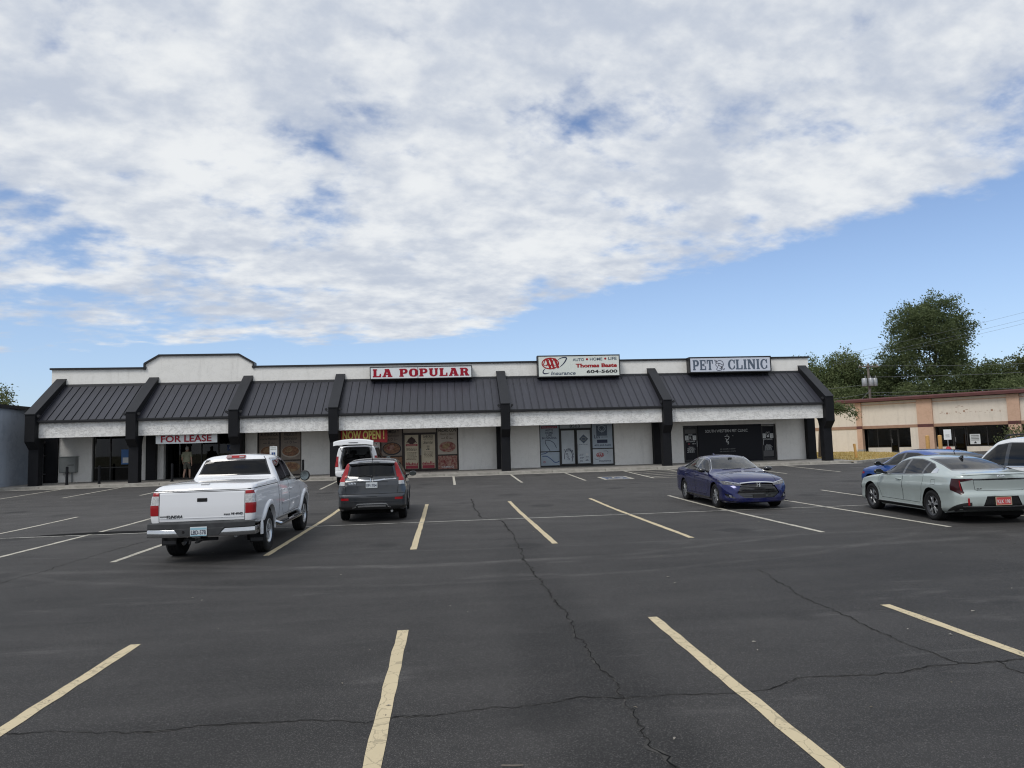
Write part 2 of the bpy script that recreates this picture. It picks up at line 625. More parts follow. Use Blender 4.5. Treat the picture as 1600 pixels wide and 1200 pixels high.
def mat_line(name, col, wear):
    m = bpy.data.materials.new(name)
    m.use_nodes = True
    t = NT(m.node_tree)
    b = t.n['Principled BSDF']
    pos = t.node('ShaderNodeTexCoord').outputs['Object']
    a = t.noise(pos, 3.0, 6, 0.7)
    g = t.noise(pos, 60.0, 3, 0.6)
    w = t.math('ADD', t.math('MULTIPLY', a, 0.5), t.math('MULTIPLY', g, 0.5))
    f = t.ramp(w, wear - 0.06, wear + 0.06)
    ve = t.node('ShaderNodeTexVoronoi', feature='DISTANCE_TO_EDGE')
    t.l.new(t.vmath('ADD', pos, t.vmath('MULTIPLY', t.noise(pos, 9.0, 3, 0.6, out=1), (0.12, 0.12, 0.0))), ve.inputs['Vector'])
    ve.inputs['Scale'].default_value = 5.0
    ck = t.ramp(ve.outputs[0], 0.010, 0.03, 0.68, 1.0)
    f = t.math('MULTIPLY', f, ck)
    c = t.mix(t.noise(pos, 1.2, 4, 0.6), tuple(k * 0.8 for k in col), col)
    t.l.new(t.mix(f, (0.06, 0.058, 0.055), c), b.inputs['Base Color'])
    b.inputs['Roughness'].default_value = 0.8
    b.inputs['Specular IOR Level'].default_value = 0.25
    bn = t.node('ShaderNodeBump')
    bn.inputs['Strength'].default_value = 0.4
    bn.inputs['Distance'].default_value = 0.005
    t.l.new(g, bn.inputs['Height'])
    t.l.new(bn.outputs[0], b.inputs['Normal'])
    M[name] = m


def mat_stucco(name, col, col2, rel=1.0, sc=5.0):
    m = bpy.data.materials.new(name)
    m.use_nodes = True
    t = NT(m.node_tree)
    b = t.n['Principled BSDF']
    pos = t.node('ShaderNodeTexCoord').outputs['Object']
    n1 = t.noise(pos, sc, 6, 0.65, 0.8)
    n2 = t.noise(pos, sc * 4.5, 5, 0.6, 0.3)
    dirt = t.noise(t.vmath('MULTIPLY', pos, (4.5, 4.5, 0.55)), 0.7, 6, 0.65)
    k = t.ramp(t.math('ADD', t.math('MULTIPLY', n1, 0.65), t.math('MULTIPLY', n2, 0.35)), 0.42, 0.52)
    c = t.mix(k, col2, col)
    c = t.mix(t.ramp(dirt, 0.50, 0.76, 0.0, 0.30), c, tuple(x * 0.62 for x in col2))
    t.l.new(c, b.inputs['Base Color'])
    b.inputs['Roughness'].default_value = 0.9
    b.inputs['Specular IOR Level'].default_value = 0.2
    bn = t.node('ShaderNodeBump')
    bn.inputs['Strength'].default_value = 0.6 * rel
    bn.inputs['Distance'].default_value = 0.02
    t.l.new(t.math('ADD', t.math('MULTIPLY', k, 0.6), n2), bn.inputs['Height'])
    t.l.new(bn.outputs[0], b.inputs['Normal'])
    M[name] = m


def mat_leaf(name, ca, cb):
    m = bpy.data.materials.new(name)
    m.use_nodes = True
    t = NT(m.node_tree)
    b = t.n['Principled BSDF']
    pos = t.node('ShaderNodeTexCoord').outputs['Object']
    n = t.noise(pos, 0.55, 4, 0.6)
    n2 = t.noise(pos, 6.0, 2, 0.6)
    f = t.ramp(t.math('ADD', t.math('MULTIPLY', n, 0.6), t.math('MULTIPLY', n2, 0.4)), 0.34, 0.66)
    t.l.new(t.mix(f, ca, cb), b.inputs['Base Color'])
    b.inputs['Roughness'].default_value = 0.6
    b.inputs['Specular IOR Level'].default_value = 0.3
    tl = t.node('ShaderNodeBsdfTranslucent')
    t.l.new(b.inputs['Base Color'].links[0].from_socket, tl.inputs[0])
    mx = t.node('ShaderNodeMixShader')
    mx.inputs[0].default_value = 0.48
    t.l.new(b.outputs[0], mx.inputs[1])
    t.l.new(tl.outputs[0], mx.inputs[2])
    t.l.new(mx.outputs[0], t.n['Material Output'].inputs[0])
    M[name] = m


mat_asphalt()
mat_line('line_cream', (0.64, 0.54, 0.355), 0.38)
mat_line('line_pale', (0.55, 0.52, 0.44), 0.42)
mat_line('line_faded', (0.46, 0.45, 0.41), 0.44)
mat_line('line_blue', (0.12, 0.16, 0.26), 0.47)
mat_stucco('stucco_white', (0.87, 0.855, 0.815), (0.83, 0.815, 0.775), 0.35, 3.0)
mat_stucco('stucco_rough', (0.88, 0.87, 0.84), (0.75, 0.74, 0.715), 1.5, 4.6)
mat_stucco('stucco_cream', (0.72, 0.65, 0.56), (0.69, 0.62, 0.53), 0.25, 2.0)
mat_stucco('stucco_tan', (0.58, 0.39, 0.285), (0.54, 0.36, 0.26), 0.3, 2.0)
mat_stucco('wall_blue', (0.36, 0.40, 0.46), (0.31, 0.35, 0.41), 0.3, 1.0)
mat('concrete', (0.37, 0.35, 0.32), 0.88, var=0.3, vscale=1.6, bump=0.3, bscale=30, bdist=0.006, spec=0.25)
mat('kerb_concrete', (0.40, 0.38, 0.34), 0.88, var=0.38, vscale=2.2, bump=0.3, bscale=30, bdist=0.006, spec=0.25)
mat('black_paint', (0.010, 0.0105, 0.013), 0.6, spec=0.22, var=0.25, vscale=2.5, bump=0.12, bscale=25, bdist=0.004)
mat('black_trim', (0.012, 0.012, 0.014), 0.45)
mat('metal_and_lit_top', (0.022, 0.023, 0.027), 0.5, spec=0.3, var=0.2, vscale=1.0)  # dark metal; on column tops the lighter tone stands for sky light
mat('roof_metal', (0.035, 0.036, 0.048), 0.42, metal=0.0, var=0.16, vscale=0.8, spec=0.6)
_rm = M['roof_metal']
_t = NT(_rm.node_tree)
_b = _t.n['Principled BSDF']
_src = _b.inputs['Base Color'].links[0].from_socket
_rn = _t.node('ShaderNodeObjectInfo').outputs['Random']
_st = _t.noise(_t.vmath('MULTIPLY', _t.node('ShaderNodeTexCoord').outputs['Object'], (9.0, 0.8, 1.0)), 1.0, 4, 0.6)
_t.l.new(_t.mix(1.0, _src, _t.comb(*[_t.math('ADD', _t.ramp(_rn, 0, 1, .82, 1.05, False), _t.ramp(_st, .45, .75, 0.0, .35))] * 3), 'MULTIPLY'), _b.inputs['Base Color'])
mat('soffit', (0.16, 0.155, 0.15), 0.85)
mat('frame_dark', (0.018, 0.017, 0.017), 0.4)
mat('frame_brown', (0.03, 0.018, 0.014), 0.4)
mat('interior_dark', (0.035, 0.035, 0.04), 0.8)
mat('grey_paint', (0.27, 0.285, 0.28), 0.55, var=0.12)
mat('galv', (0.42, 0.43, 0.44), 0.45, metal=0.6, var=0.2, vscale=6)
mat('maroon', (0.11, 0.035, 0.032), 0.7, var=0.25, vscale=1.5)
mat('brown_band', (0.36, 0.22, 0.15), 0.8, var=0.15)
mat('sign_white', (0.80, 0.83, 0.84), 0.35, var=0.05, vscale=1.0)
mat('sign_cream', (0.78, 0.82, 0.76), 0.35, var=0.05, vscale=1.0)
mat('sign_lilac', (0.66, 0.70, 0.79), 0.35, var=0.06, vscale=1.0)
mat('red', (0.34, 0.010, 0.028), 0.5, spec=0.2)
mat('red_sign', (0.38, 0.018, 0.022), 0.5, spec=0.2)
mat('banner_red', (0.42, 0.015, 0.02), 0.55, var=0.12, vscale=2)
mat('banner_yellow', (0.72, 0.60, 0.16), 0.55)
mat('ink_black', (0.02, 0.02, 0.022), 0.5)
mat('ink_navy', (0.02, 0.028, 0.07), 0.5)
mat('ink_slate', (0.10, 0.135, 0.19), 0.5, var=0.3, vscale=9)
mat('ink_blue', (0.03, 0.07, 0.22), 0.5)
mat('ink_brown', (0.05, 0.02, 0.016), 0.5)
mat('ink_red', (0.34, 0.03, 0.05), 0.5)
mat('ink_white', (0.62, 0.64, 0.64), 0.5)
mat('sky_blue_paint', (0.05, 0.16, 0.42), 0.5)
mat('poster_tan', (0.25, 0.20, 0.16), 0.35, var=0.2, vscale=3)
mat('poster_tan_light', (0.46, 0.40, 0.33), 0.35, var=0.12, vscale=3)
mat('poster_cream', (0.60, 0.52, 0.37), 0.35, var=0.18, vscale=2)
mat('poster_frost', (0.56, 0.61, 0.65), 0.4, var=0.16, vscale=1.3)
mat('poster_blue', (0.42, 0.50, 0.58), 0.4, var=0.18, vscale=1.1)
mat('food_mix', (0.34, 0.16, 0.075), 0.5, col2=(0.10, 0.045, 0.025), vscale=9, detail=6)
mat('food_red', (0.42, 0.27, 0.20), 0.5, col2=(0.20, 0.02, 0.02), vscale=8, detail=6)
mat('food_pale', (0.40, 0.27, 0.14), 0.5, col2=(0.20, 0.10, 0.045), vscale=7, detail=6)
mat('plate_rim', (0.42, 0.37, 0.30), 0.4)
mat('pet_black', (0.006, 0.007, 0.012), 0.35, spec=0.2)
mat('grey_film', (0.10, 0.10, 0.10), 0.5)
mat('grass_dry', (0.50, 0.37, 0.14), 0.95, col2=(0.30, 0.23, 0.085), vscale=1.4, bump=0.5, bscale=25, bdist=0.02)
mat('earth', (0.20, 0.17, 0.11), 0.95, col2=(0.11, 0.12, 0.05), vscale=0.08)
mat('yellow_paint', (0.62, 0.36, 0.12), 0.6, var=0.2, vscale=5)
mat('wood_grey', (0.17, 0.135, 0.105), 0.85, var=0.4, vscale=4)
mat('bark', (0.085, 0.065, 0.05), 0.95, var=0.4, vscale=6, bump=0.6, bscale=15, bdist=0.03)
mat('pole_wood', (0.19, 0.165, 0.14), 0.9, var=0.3, vscale=3)
mat('wire', (0.16, 0.17, 0.18), 0.6)
mat_leaf('leaf_dark', (0.075, 0.108, 0.046), (0.165, 0.20, 0.088))
mat_leaf('leaf_mid', (0.095, 0.135, 0.055), (0.20, 0.235, 0.105))
mat_leaf('leaf_olive', (0.075, 0.100, 0.038), (0.175, 0.19, 0.085))
glass('shop_glass', 0.30, 0.015, gain=0.6)
glass('car_glass_dark', 0.02, 0.015, gain=0.8)
glass('car_glass_mid', 0.09, 0.015, gain=0.85)
glass('car_glass_clear', 0.62, 0.01, (0.93, 1.0, 0.97))
glass('lamp_clear', 0.75, 0.05)
# ------------------------------------------------------------------ ground
def sst(a, b, x):
    t = min(1.0, max(0.0, (x - a) / (b - a)))
    return t * t * (3 - 2 * t)


def gz(x, y):
    z = 0.33 * min(1.0, max(0.0, (y - 20.0) / 17.3)) ** 1.3
    return z - 0.20 * sst(24, 40, x) * sst(38, 50, y)


def sheet(name, xs, ys, off, m, parent=None, kind=None, hole=None):
    mb = MB()
    for y in ys:
        for x in xs:
            mb.v.append((x, y, gz(x, y) + off))
    n = len(xs)
    for j in range(len(ys) - 1):
        for i in range(n - 1):
            if hole and hole((xs[i] + xs[i + 1]) / 2, (ys[j] + ys[j + 1]) / 2):
                continue
            a = j * n + i
            mb.f.append((a, a + 1, a + 1 + n, a + n))
    o = mb.build(name, m, parent, smooth=60)
    if kind:
        tag(o, kind=kind)
    return o


far = [-1500, -900, -500, -300, -180, -120, -90]
ground = sheet('ground', far + [-60, -30, 0, 24, 28, 32, 36, 40, 50, 60, 75, 90, 120, 180, 300, 500, 900, 1500],
               [-900, -400, -150, -60, 0, 10, 20, 22, 25, 28, 31, 34, 37.3, 40, 44, 47, 50, 60, 80, 120, 200, 400, 900, 2200], -0.10, 'earth', kind='structure')
lot_x = [-70, -50, -30, -20, -10, 0, 10, 20, 24, 27, 30, 33, 36, 40, 46, 52, 60, 75]
lot_y = [-45, -20, -5, 5, 15, 20, 21, 22, 23, 24, 25, 26, 27, 28, 29, 30, 31, 32, 33, 34, 35, 36, 37, 37.3, 38, 41, 44, 46, 48, 50, 54, 58]
lot = sheet('parking_lot', lot_x, lot_y, 0.0, 'asphalt', kind='structure')


def stripe(x0, y0, x1, y1, w, m, name='parking_line', off=0.004, seg=None, jag=0.008):
    """painted stripe lying on the asphalt, its edges a little uneven"""
    d = Vector((x1 - x0, y1 - y0))
    L = d.length
    d /= L
    n = Vector((-d.y, d.x))
    k = seg or max(2, int(L / 0.25))
    mb = MB()
    rnd = random.Random(int(x0 * 991 + y0 * 77))
    for i in range(k + 1):
        c = Vector((x0, y0)) + d * (L * i / k)
        for s in (-1, 1):
            q = c + n * (s * w / 2 + rnd.uniform(-jag, jag))
            mb.v.append((q.x, q.y, gz(q.x, q.y) + off))
    for i in range(k):
        a = 2 * i
        mb.f.append((a, a + 1, a + 3, a + 2))
    o = mb.build(name, m, lot)
    return o


for k in range(-3, 6):      # nearest row
    x = -0.492 + 2.7334 * k
    stripe(x, 7.79, x, 2.2, 0.115, 'line_cream')
for k in range(-7, 8):      # middle double row
    x = -0.65 + 2.7334 * k
    stripe(x, 13.72, x, 23.6, 0.115, 'line_pale' if k not in (0, 1, 2, -1) else 'line_cream')
stripe(-24, 18.50, 24, 18.50, 0.10, 'line_faded', off=0.006)
for x in (-22.0, -19.05, -16.2, -13.05, -9.4, -5.5, 0.38, 3.4, 6.3, 9.5, 11.9, 15.85, 18.5):   # row along the kerb
    stripe(x, 31.7, x, 37.55, 0.115, 'line_pale')
for i in range(5):          # hatched aisle beside the wheelchair bay
    y = 32.4 + i * 1.05
    stripe(9.6, y, 11.8, y + 1.0, 0.10, 'line_pale', off=0.0065)
stripe(9.5, 31.7, 11.9, 31.7, 0.10, 'line_pale', off=0.009)
# wheelchair bay: blue square with a white border and a symbol
sq = MB()
def gq(x0, x1, y0, y1, off, mb):
    b = len(mb.v)
    mb.v += [(x, y, gz(x, y) + off) for x, y in ((x0, y0), (x1, y0), (x1, y1), (x0, y1))]
    mb.f.append((b, b + 1, b + 2, b + 3))
gq(7.35, 8.45, 31.9, 33.3, 0.006, sq)
o = sq.build('painted_symbol', 'line_blue', lot)
fr = MB()
for a in ((7.2, 7.35, 31.75, 33.45), (8.45, 8.6, 31.75, 33.45), (7.35, 8.45, 31.75, 31.9), (7.35, 8.45, 33.3, 33.45)):
    gq(*a, 0.006, fr)
fr.build('painted_border', 'line_pale', lot)
wc = MB()
for k in range(14):         # wheel arc
    a0, a1 = radians(-200 + k * 17), radians(-200 + (k + 1) * 17)
    b = len(wc.v)
    for a, r in ((a0, .26), (a1, .26), (a1, .36), (a0, .36)):
        X, Y = 7.88 + r * cos(a), 32.45 + r * sin(a) * 1.1
        wc.v.append((X, Y, gz(X, Y) + 0.010))
    wc.f.append((b, b + 1, b + 2, b + 3))
for (x0, y0, x1, y1, w) in ((7.82, 32.5, 7.86, 33.0, .1), (7.86, 32.62, 8.12, 32.60, .08), (8.10, 32.62, 8.28, 32.25, .09)):
    d = Vector((x1 - x0, y1 - y0)).normalized()
    n = Vector((-d.y, d.x)) * w / 2
    b = len(wc.v)
    for q in ((x0 - n.x, y0 - n.y), (x1 - n.x, y1 - n.y), (x1 + n.x, y1 + n.y), (x0 + n.x, y0 + n.y)):
        wc.v.append((q[0], q[1], gz(*q) + 0.012))
    wc.f.append((b, b + 1, b + 2, b + 3))
wc.build('painted_wheelchair', 'line_pale', lot)

mat('crack_black', (0.010, 0.010, 0.010), 0.95, spec=0.1)
mat('crack_edge', (0.085, 0.082, 0.078), 0.95, col2=(0.03, 0.03, 0.03), vscale=9, spec=0.1)


def crack(pts, w=0.02, seed=1, jag=0.05, edge=True):
    rnd = random.Random(seed)
    P = [Vector(p) for p in pts]
    line = []
    for a, b in zip(P, P[1:]):
        n = max(2, int((b - a).length / 0.045))
        for i in range(n):
            t = i / n
            q = a.lerp(b, t)
            s = Vector((-(b - a).y, (b - a).x)).normalized()
            nz = mnoise.noise((q.x * 2.2, q.y * 2.2, seed * 3.7)) * 0.07 + mnoise.noise((q.x * 8, q.y * 8, seed)) * 0.045 + mnoise.noise((q.x * 19, q.y * 19, seed)) * 0.03
            line.append(q + s * (nz * jag / 0.05 + rnd.uniform(-.012, .012)))
    for nm, ww, m, off in (('crack', w, 'crack_black', 0.005),) + ((('crack_edge', w * 4.0, 'crack_edge', 0.0025),) if edge else ()):
        mb = MB()
        for i, q in enumerate(line):
            d = (line[min(i + 1, len(line) - 1)] - line[max(i - 1, 0)])
            n = Vector((-d.y, d.x)).normalized()
            k = ww * (0.30 + 0.75 * abs(mnoise.noise((q.x * 1.7, q.y * 1.7, seed * 5))) * 2.0) * rnd.uniform(.55, 1.3)
            sh = rnd.uniform(-.3, .3) * ww
            for s in (-1, 1):
                r = q + n * (s * k / 2 + sh)
                mb.v.append((r.x, r.y, gz(r.x, r.y) + off))
        for i in range(len(line) - 1):
            a = 2 * i
            mb.f.append((a, a + 1, a + 3, a + 2))
        mb.build(nm, m, lot)


CR = [
    ([(1.3, 4.27), (1.29, 4.69), (1.29, 5.01), (1.3, 5.43), (1.31, 6.06), (1.29, 6.73), (1.31, 7.68), (1.32, 8.96), (1.29, 10.5), (1.29, 11.97), (1.43, 15.7)], 0.022, 1),
    ([(1.43, 15.7), (1.39, 18.1), (0.93, 19.08), (0.85, 21.63), (0.88, 25.08)], 0.03, 2),
    ([(-3.45, 5.51), (-2.91, 5.51), (-2.09, 5.37), (-1.81, 5.42), (-1.4, 5.43), (-1.04, 5.41), (-0.61, 5.28), (-0.44, 5.34), (-0.07, 5.34), (0.17, 5.4), (0.45, 5.4), (1.01, 5.51), (1.3, 5.43), (1.7, 5.45), (2.19, 5.41), (2.46, 5.43), (2.82, 5.62), (3.25, 5.62), (3.64, 5.61), (3.98, 5.7), (4.34, 5.72), (4.88, 5.74), (5.54, 5.8)], 0.012, 3),
    ([(4.57, 10.19), (4.39, 9.04), (4.27, 8.4), (4.29, 7.72), (4.29, 7.28), (4.27, 6.81), (4.21, 6.37), (4.29, 6.04), (4.34, 5.72)], 0.012, 4),
    ([(4.67, 5.73), (4.59, 5.54), (4.6, 5.36)], 0.01, 5),
    ([(-6.99, 11.93), (-6.94, 13.18), (-6.92, 14.84), (-6.74, 16.96)], 0.012, 6),
]
for pts, w, s in CR:
    crack(pts, w * 0.55, s, 0.04 if s != 3 else 0.03)

# dark flat patch beside the pickup
pt = MB()
pp = [(-10.25, 18.75), (-9.6, 18.98), (-8.8, 19.12), (-8.0, 19.06), (-7.2, 18.95), (-6.6, 18.78), (-7.4, 18.66), (-8.6, 18.62), (-9.5, 18.66)]
pt.v = [(x, y, gz(x, y) + 0.010) for x, y in pp]
pt.f = [tuple(range(len(pp)))]
pt.build('dark_patch', 'crack_black', lot)

# dry grass strip to the right of the shops, with its kerb
gp = [(22.75, 37.6), (25.0, 39.3), (29.0, 43.0), (33.2, 47.6), (36.5, 53.0), (40.0, 60.0), (41.0, 70.0), (24.0, 78.0), (23.0, 50.0)]
def in_poly(x, y, poly):
    c = False
    for i in range(len(poly)):
        (x0, y0), (x1, y1) = poly[i - 1], poly[i]
        if (y0 > y) != (y1 > y) and x < (x1 - x0) * (y - y0) / (y1 - y0) + x0:
            c = not c
    return c
gm = MB()
gm.v = [(x, y, gz(x, y) + 0.07) for x, y in gp] + [(29, 52, gz(29, 52) + .10), (33, 62, gz(33, 62) + .1)]
bmg = bmesh.new()
vs = [bmg.verts.new(p) for p in gm.v[:len(gp)]]
bmg.faces.new(vs)
bmesh.ops.triangulate(bmg, faces=bmg.faces)
bmesh.ops.subdivide_edges(bmg, edges=bmg.edges, cuts=5, use_grid_fill=True)
for v in bmg.verts:
    v.co.z = gz(v.co.x, v.co.y) + 0.07 + 0.03 * mnoise.noise(v.co * 0.5)
me = bpy.data.meshes.new('lawn')
bmg.to_mesh(me)
bmg.free()
lawn = link('lawn', me, 'grass_dry')
tag(lawn, kind='structure')
gt = MB()
rg = random.Random(5)
cnt = 0
while cnt < 9000:
    x, y = rg.uniform(22.8, 41), rg.uniform(37.6, 66)
    if not in_poly(x, y, gp):
        continue
    cnt += 1
    h, a, l = rg.uniform(.04, .13), rg.uniform(0, 6.28), rg.uniform(-.05, .05)
    z = gz(x, y) + 0.05
    w = rg.uniform(.015, .035)
    gt.add([(x - w * cos(a), y - w * sin(a), z), (x + w * cos(a), y + w * sin(a), z), (x + l, y + l, z + h + .03)], [(0, 1, 2)])
tag(gt.build('grass', 'grass_dry'), kind='stuff')
kb = MB()
for (x0, y0), (x1, y1) in zip(gp[:6], gp[1:6]):
    d = Vector((x1 - x0, y1 - y0)).normalized()
    n = Vector((d.y, -d.x)) * 0.16
    b = len(kb.v)
    for (x, y) in ((x0, y0), (x1, y1)):
        for (ox, oy, oz) in ((0, 0, .13), (n.x, n.y, .12), (n.x, n.y, -.05), (0, 0, -.05)):
            kb.v.append((x + ox, y + oy, gz(x, y) + oz))
    kb.f += [(b, b + 1, b + 5, b + 4), (b + 1, b + 2, b + 6, b + 5), (b + 3, b, b + 4, b + 7), (b, b + 3, b + 2, b + 1), (b + 4, b + 5, b + 6, b + 7)]
tag(kb.build('grass_kerb', 'kerb_concrete'), kind='structure')

# raised walk in front of the shops: slabs with open joints and a kerb in lengths
walk = MB().box(-23.4, 23.2, 38.06, 41.3, 0.2, 0.438).build('sidewalk', 'concrete')
tag(walk, kind='structure')
slab = None
for i in range(31):
    x0 = -23.38 + i * 1.5
    if slab is None:
        mb = MB().prism([(38.07, .40), (41.28, .40), (41.28, .522), (38.07, .468)], 'x', 0, 1.488)
        slab = mb.build('paving_slab', 'concrete', walk, bevel=0.006)
        slab.location.x = x0
    else:
        c = dup(slab, walk)
        c.location.x = x0
kerb = None
for i in range(16):
    x0 = -23.4 + i * 2.915
    if kerb is None:
        mb = MB().prism([(37.88, .2), (38.06, .2), (38.06, .465), (37.90, .460)], 'x', 0, 2.90)
        kerb = mb.build('kerb_stone', 'kerb_concrete', walk, bevel=0.015)
        kerb.location.x = x0
    else:
        c = dup(kerb, walk)
        c.location.x = x0
mb = MB().prism([(37.2, .33), (37.88, .345), (37.88, .30), (37.2, .30)], 'x', -23.4, 23.2)
mb.build('gutter', 'kerb_concrete', walk)
# ------------------------------------------------------------------ the row of shops
mall = thing('shopping_strip', 'long white row of shops with sloping black metal canopy and black columns', 'shop building', (0, 41.0, 0.45))
YW = 41.2
def bld(mb, name, m, parent=mall, **kw):
    return mb.build(name, m, parent, world=True, **kw)

COLX = [-21.14, -16.22, -11.08, -5.93, 3.30, 12.38, 21.86]
# rear mass and side walls
bld(MB().box(-21.66, 22.29, 42.9, 60.0, 0.3, 6.25), 'building_body', 'stucco_white')
# front wall in piers between the shop fronts
for (a, b) in ((-21.3, -19.55), (-17.0, -15.73), (-11.3, -10.65), (-8.19, -3.78), (0.76, 5.53), (10.02, 14.25), (20.10, 22.29)):
    bld(MB().box(a, b, YW, YW + .30, 0.42, 3.6), 'wall', 'stucco_white')
bld(MB().box(14.25, 20.10, YW, YW + .30, 2.735, 3.6), 'wall', 'stucco_white')
for (a, b) in ((-19.55, -17.0), (-15.73, -11.3), (-10.65, -8.19), (-3.78, .76), (5.53, 10.02)):
    bld(MB().box(a, b, YW + .004, YW + .29, 3.08, 3.6), 'lintel', 'black_paint')
bld(MB().box(-23.3, -21.3, YW - .1, YW + .25, 0.40, 3.4), 'end_panel', 'black_paint')
# parapet with the raised stepped piece
par = [(-21.66, 5.5), (22.29, 5.5), (22.29, 6.70), (-10.84, 6.70), (-10.84, 6.94), (-11.64, 7.42), (-15.94, 7.43), (-16.68, 6.99), (-16.68, 6.72), (-21.66, 6.75)]
bld(MB().prism([(p[0], p[1]) for p in par], 'y', 41.0, 41.35), 'parapet', 'stucco_white')
pc = MB()
capl = [(22.33, 6.70), (-10.84, 6.70), (-10.84, 6.94), (-11.64, 7.42), (-15.94, 7.43), (-16.68, 6.99), (-16.68, 6.72), (-21.70, 6.75)]
for (x0, z0), (x1, z1) in zip(capl, capl[1:]):
    d = Vector((x1 - x0, z1 - z0)).normalized()
    n = Vector((d.y, -d.x)) * 0.10
    if n.y < 0 or (abs(n.y) < .02 and n.x < 0 and x0 > -12) or (abs(n.y) < .02 and n.x > 0 and x0 < -15):
        n = -n
    e = d * 0.04
    pc.prism([(x0 - e.x, z0 - e.y), (x1 + e.x, z1 + e.y), (x1 + n.x + e.x, z1 + n.y + e.y), (x0 + n.x - e.x, z0 + n.y - e.y)], 'y', 40.93 - .0007 * len(pc.v), 41.42)
bld(pc, 'parapet_cap', 'black_trim')
# flat roof behind the parapet and the soffit under the canopy
bld(MB().box(-21.6, 22.2, 41.36, 43.0, 5.9, 6.0), 'flat_roof', 'roof_metal')
bld(MB().box(-20.9, 21.62, 38.72, 41.18, 3.20, 3.26), 'soffit', 'soffit')
# side cheeks at both ends
for x in (-20.96, 21.60):
    bld(MB().prism([(38.75, 3.27), (41.0, 3.27), (41.0, 5.70), (38.75, 3.95)], 'x', x - .04, x + .04), 'canopy_end', 'black_paint')

# buttress columns
colprof = [(38.5, .40), (38.5, 2.33), (38.1, 2.74), (38.1, 4.13), (41.02, 6.20), (41.02, 3.28), (39.62, 3.19), (39.3, 3.04), (39.08, 2.80), (38.97, 2.45), (38.95, .40)]
c0 = None
for x in COLX:
    if c0 is None:
        c0 = MB().prism(colprof, 'x', -.245, .245).build('column', 'black_paint', mall, bevel=0.012)
        for v in c0.data.vertices:
            v.co.y -= 41.0
            v.co.z -= 0.45
        c0.location.x = x
        cp = MB().prism([(38.06, 4.135), (41.0, 6.21), (41.0, 6.245), (38.06, 4.17)], 'x', -.262, .262).build('column_lit_top', 'metal_and_lit_top', c0)  # paler strip along the top: light from the sky put into its colour
        for v in cp.data.vertices:
            v.co.y -= 41.0
            v.co.z -= 0.45
    else:
        c = dup(c0, mall)
        c.location.x = x
# pilasters on the wall behind the columns
p0 = None
for x in (-16.3, -11.55, -5.95, 3.22, 12.57, 22.15):
    if p0 is None:
        p0 = MB().box(-.25, .25, YW - .36 - 41.0, YW - .002 - 41.0, 0.0, 2.80).build('pilaster', 'black_paint', mall, bevel=0.01)
        p0.location.x = x
    else:
        dup(p0, mall).location.x = x

# fascia boards, gutter, metal roof in separate pans
Y0, Z0, Y1, Z1 = 38.34, 3.80, 40.93, 5.80
sl = sqrt((Y1 - Y0) ** 2 + (Z1 - Z0) ** 2)
ang = atan2(Z1 - Z0, Y1 - Y0)
for i in range(6):
    a, b = COLX[i] + .25, COLX[i + 1] - .25
    fb = bld(MB().box(a, b, 38.46, 38.70, 2.93, 3.70), 'fascia', 'stucco_rough')
    g = MB().box(a, b, 38.30, 38.47, 3.69, 3.83)
    g.box(a, b, 38.27, 38.30, 3.745, 3.83)
    bld(g, 'gutter', 'black_trim')
    bld(MB().prism([(40.86, 5.74), (40.99, 5.74), (40.99, 5.93), (40.90, 5.89)], 'x', a, b), 'roof_flashing', 'metal_and_lit_top')
    bld(MB().prism([(Y0, Z0 - .055), (Y1, Z1 - .055), (Y1, Z1 - .02), (Y0, Z0 - .02)], 'x', a, b), 'roof_deck', 'black_trim')
    n = round((b - a) / .415)
    w = (b - a) / n
    mb = MB()
    # pan with a raised standing seam on its left edge
    mb.box(.040, w - .008, 0, sl, 0, .012)
    mb.box(-.012, .014, 0, sl, 0, .048)
    me = mb.mesh('roof_panel', bevel=0.0)
    for k in range(n):
        o = link('roof_panel', me, 'roof_metal', mall, (a + .006 + k * w, Y0 - 41.0, Z0 - 0.45), (ang, 0, 0))

# ---- shop fronts
def opening(name, x0, x1, z0, z1, yb=YW + .10, t=.055, m='frame_dark', d=.10, mull=(), rails=()):
    """a metal frame: jambs, head, sill, mullions at x, rails (xa, xb, z) as one mesh"""
    mb = MB()
    mb.box(x0, x0 + t, yb, yb + d, z0, z1).box(x1 - t, x1, yb, yb + d, z0, z1)
    mb.box(x0 + t, x1 - t, yb, yb + d, z1 - t, z1).box(x0 + t, x1 - t, yb, yb + d, z0, z0 + t * 1.3)
    for q in mull:
        mb.box(q - t / 2, q + t / 2, yb + .004, yb + d - .004, z0 + t * 1.3, z1 - t)
    for (xa, xb, z) in rails:
        mb.box(xa, xb, yb + .008, yb + d - .008, z - t / 2, z + t / 2)
    return bld(mb, name, m)


def pane(x0, x1, z0, z1, parent, y=YW + .15, m='shop_glass', name='pane'):
    return bld(MB().box(x0, x1, y, y + .012, z0, z1), name, m, parent)


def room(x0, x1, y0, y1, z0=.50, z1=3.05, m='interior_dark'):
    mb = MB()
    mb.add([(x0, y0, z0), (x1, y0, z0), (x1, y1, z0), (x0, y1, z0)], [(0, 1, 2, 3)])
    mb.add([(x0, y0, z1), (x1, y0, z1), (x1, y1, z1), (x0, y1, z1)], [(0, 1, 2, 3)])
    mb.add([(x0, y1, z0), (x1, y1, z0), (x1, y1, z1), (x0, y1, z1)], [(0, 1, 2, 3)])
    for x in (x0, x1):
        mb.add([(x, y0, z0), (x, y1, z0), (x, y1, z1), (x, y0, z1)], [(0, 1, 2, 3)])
    return bld(mb, 'shop_interior', m)


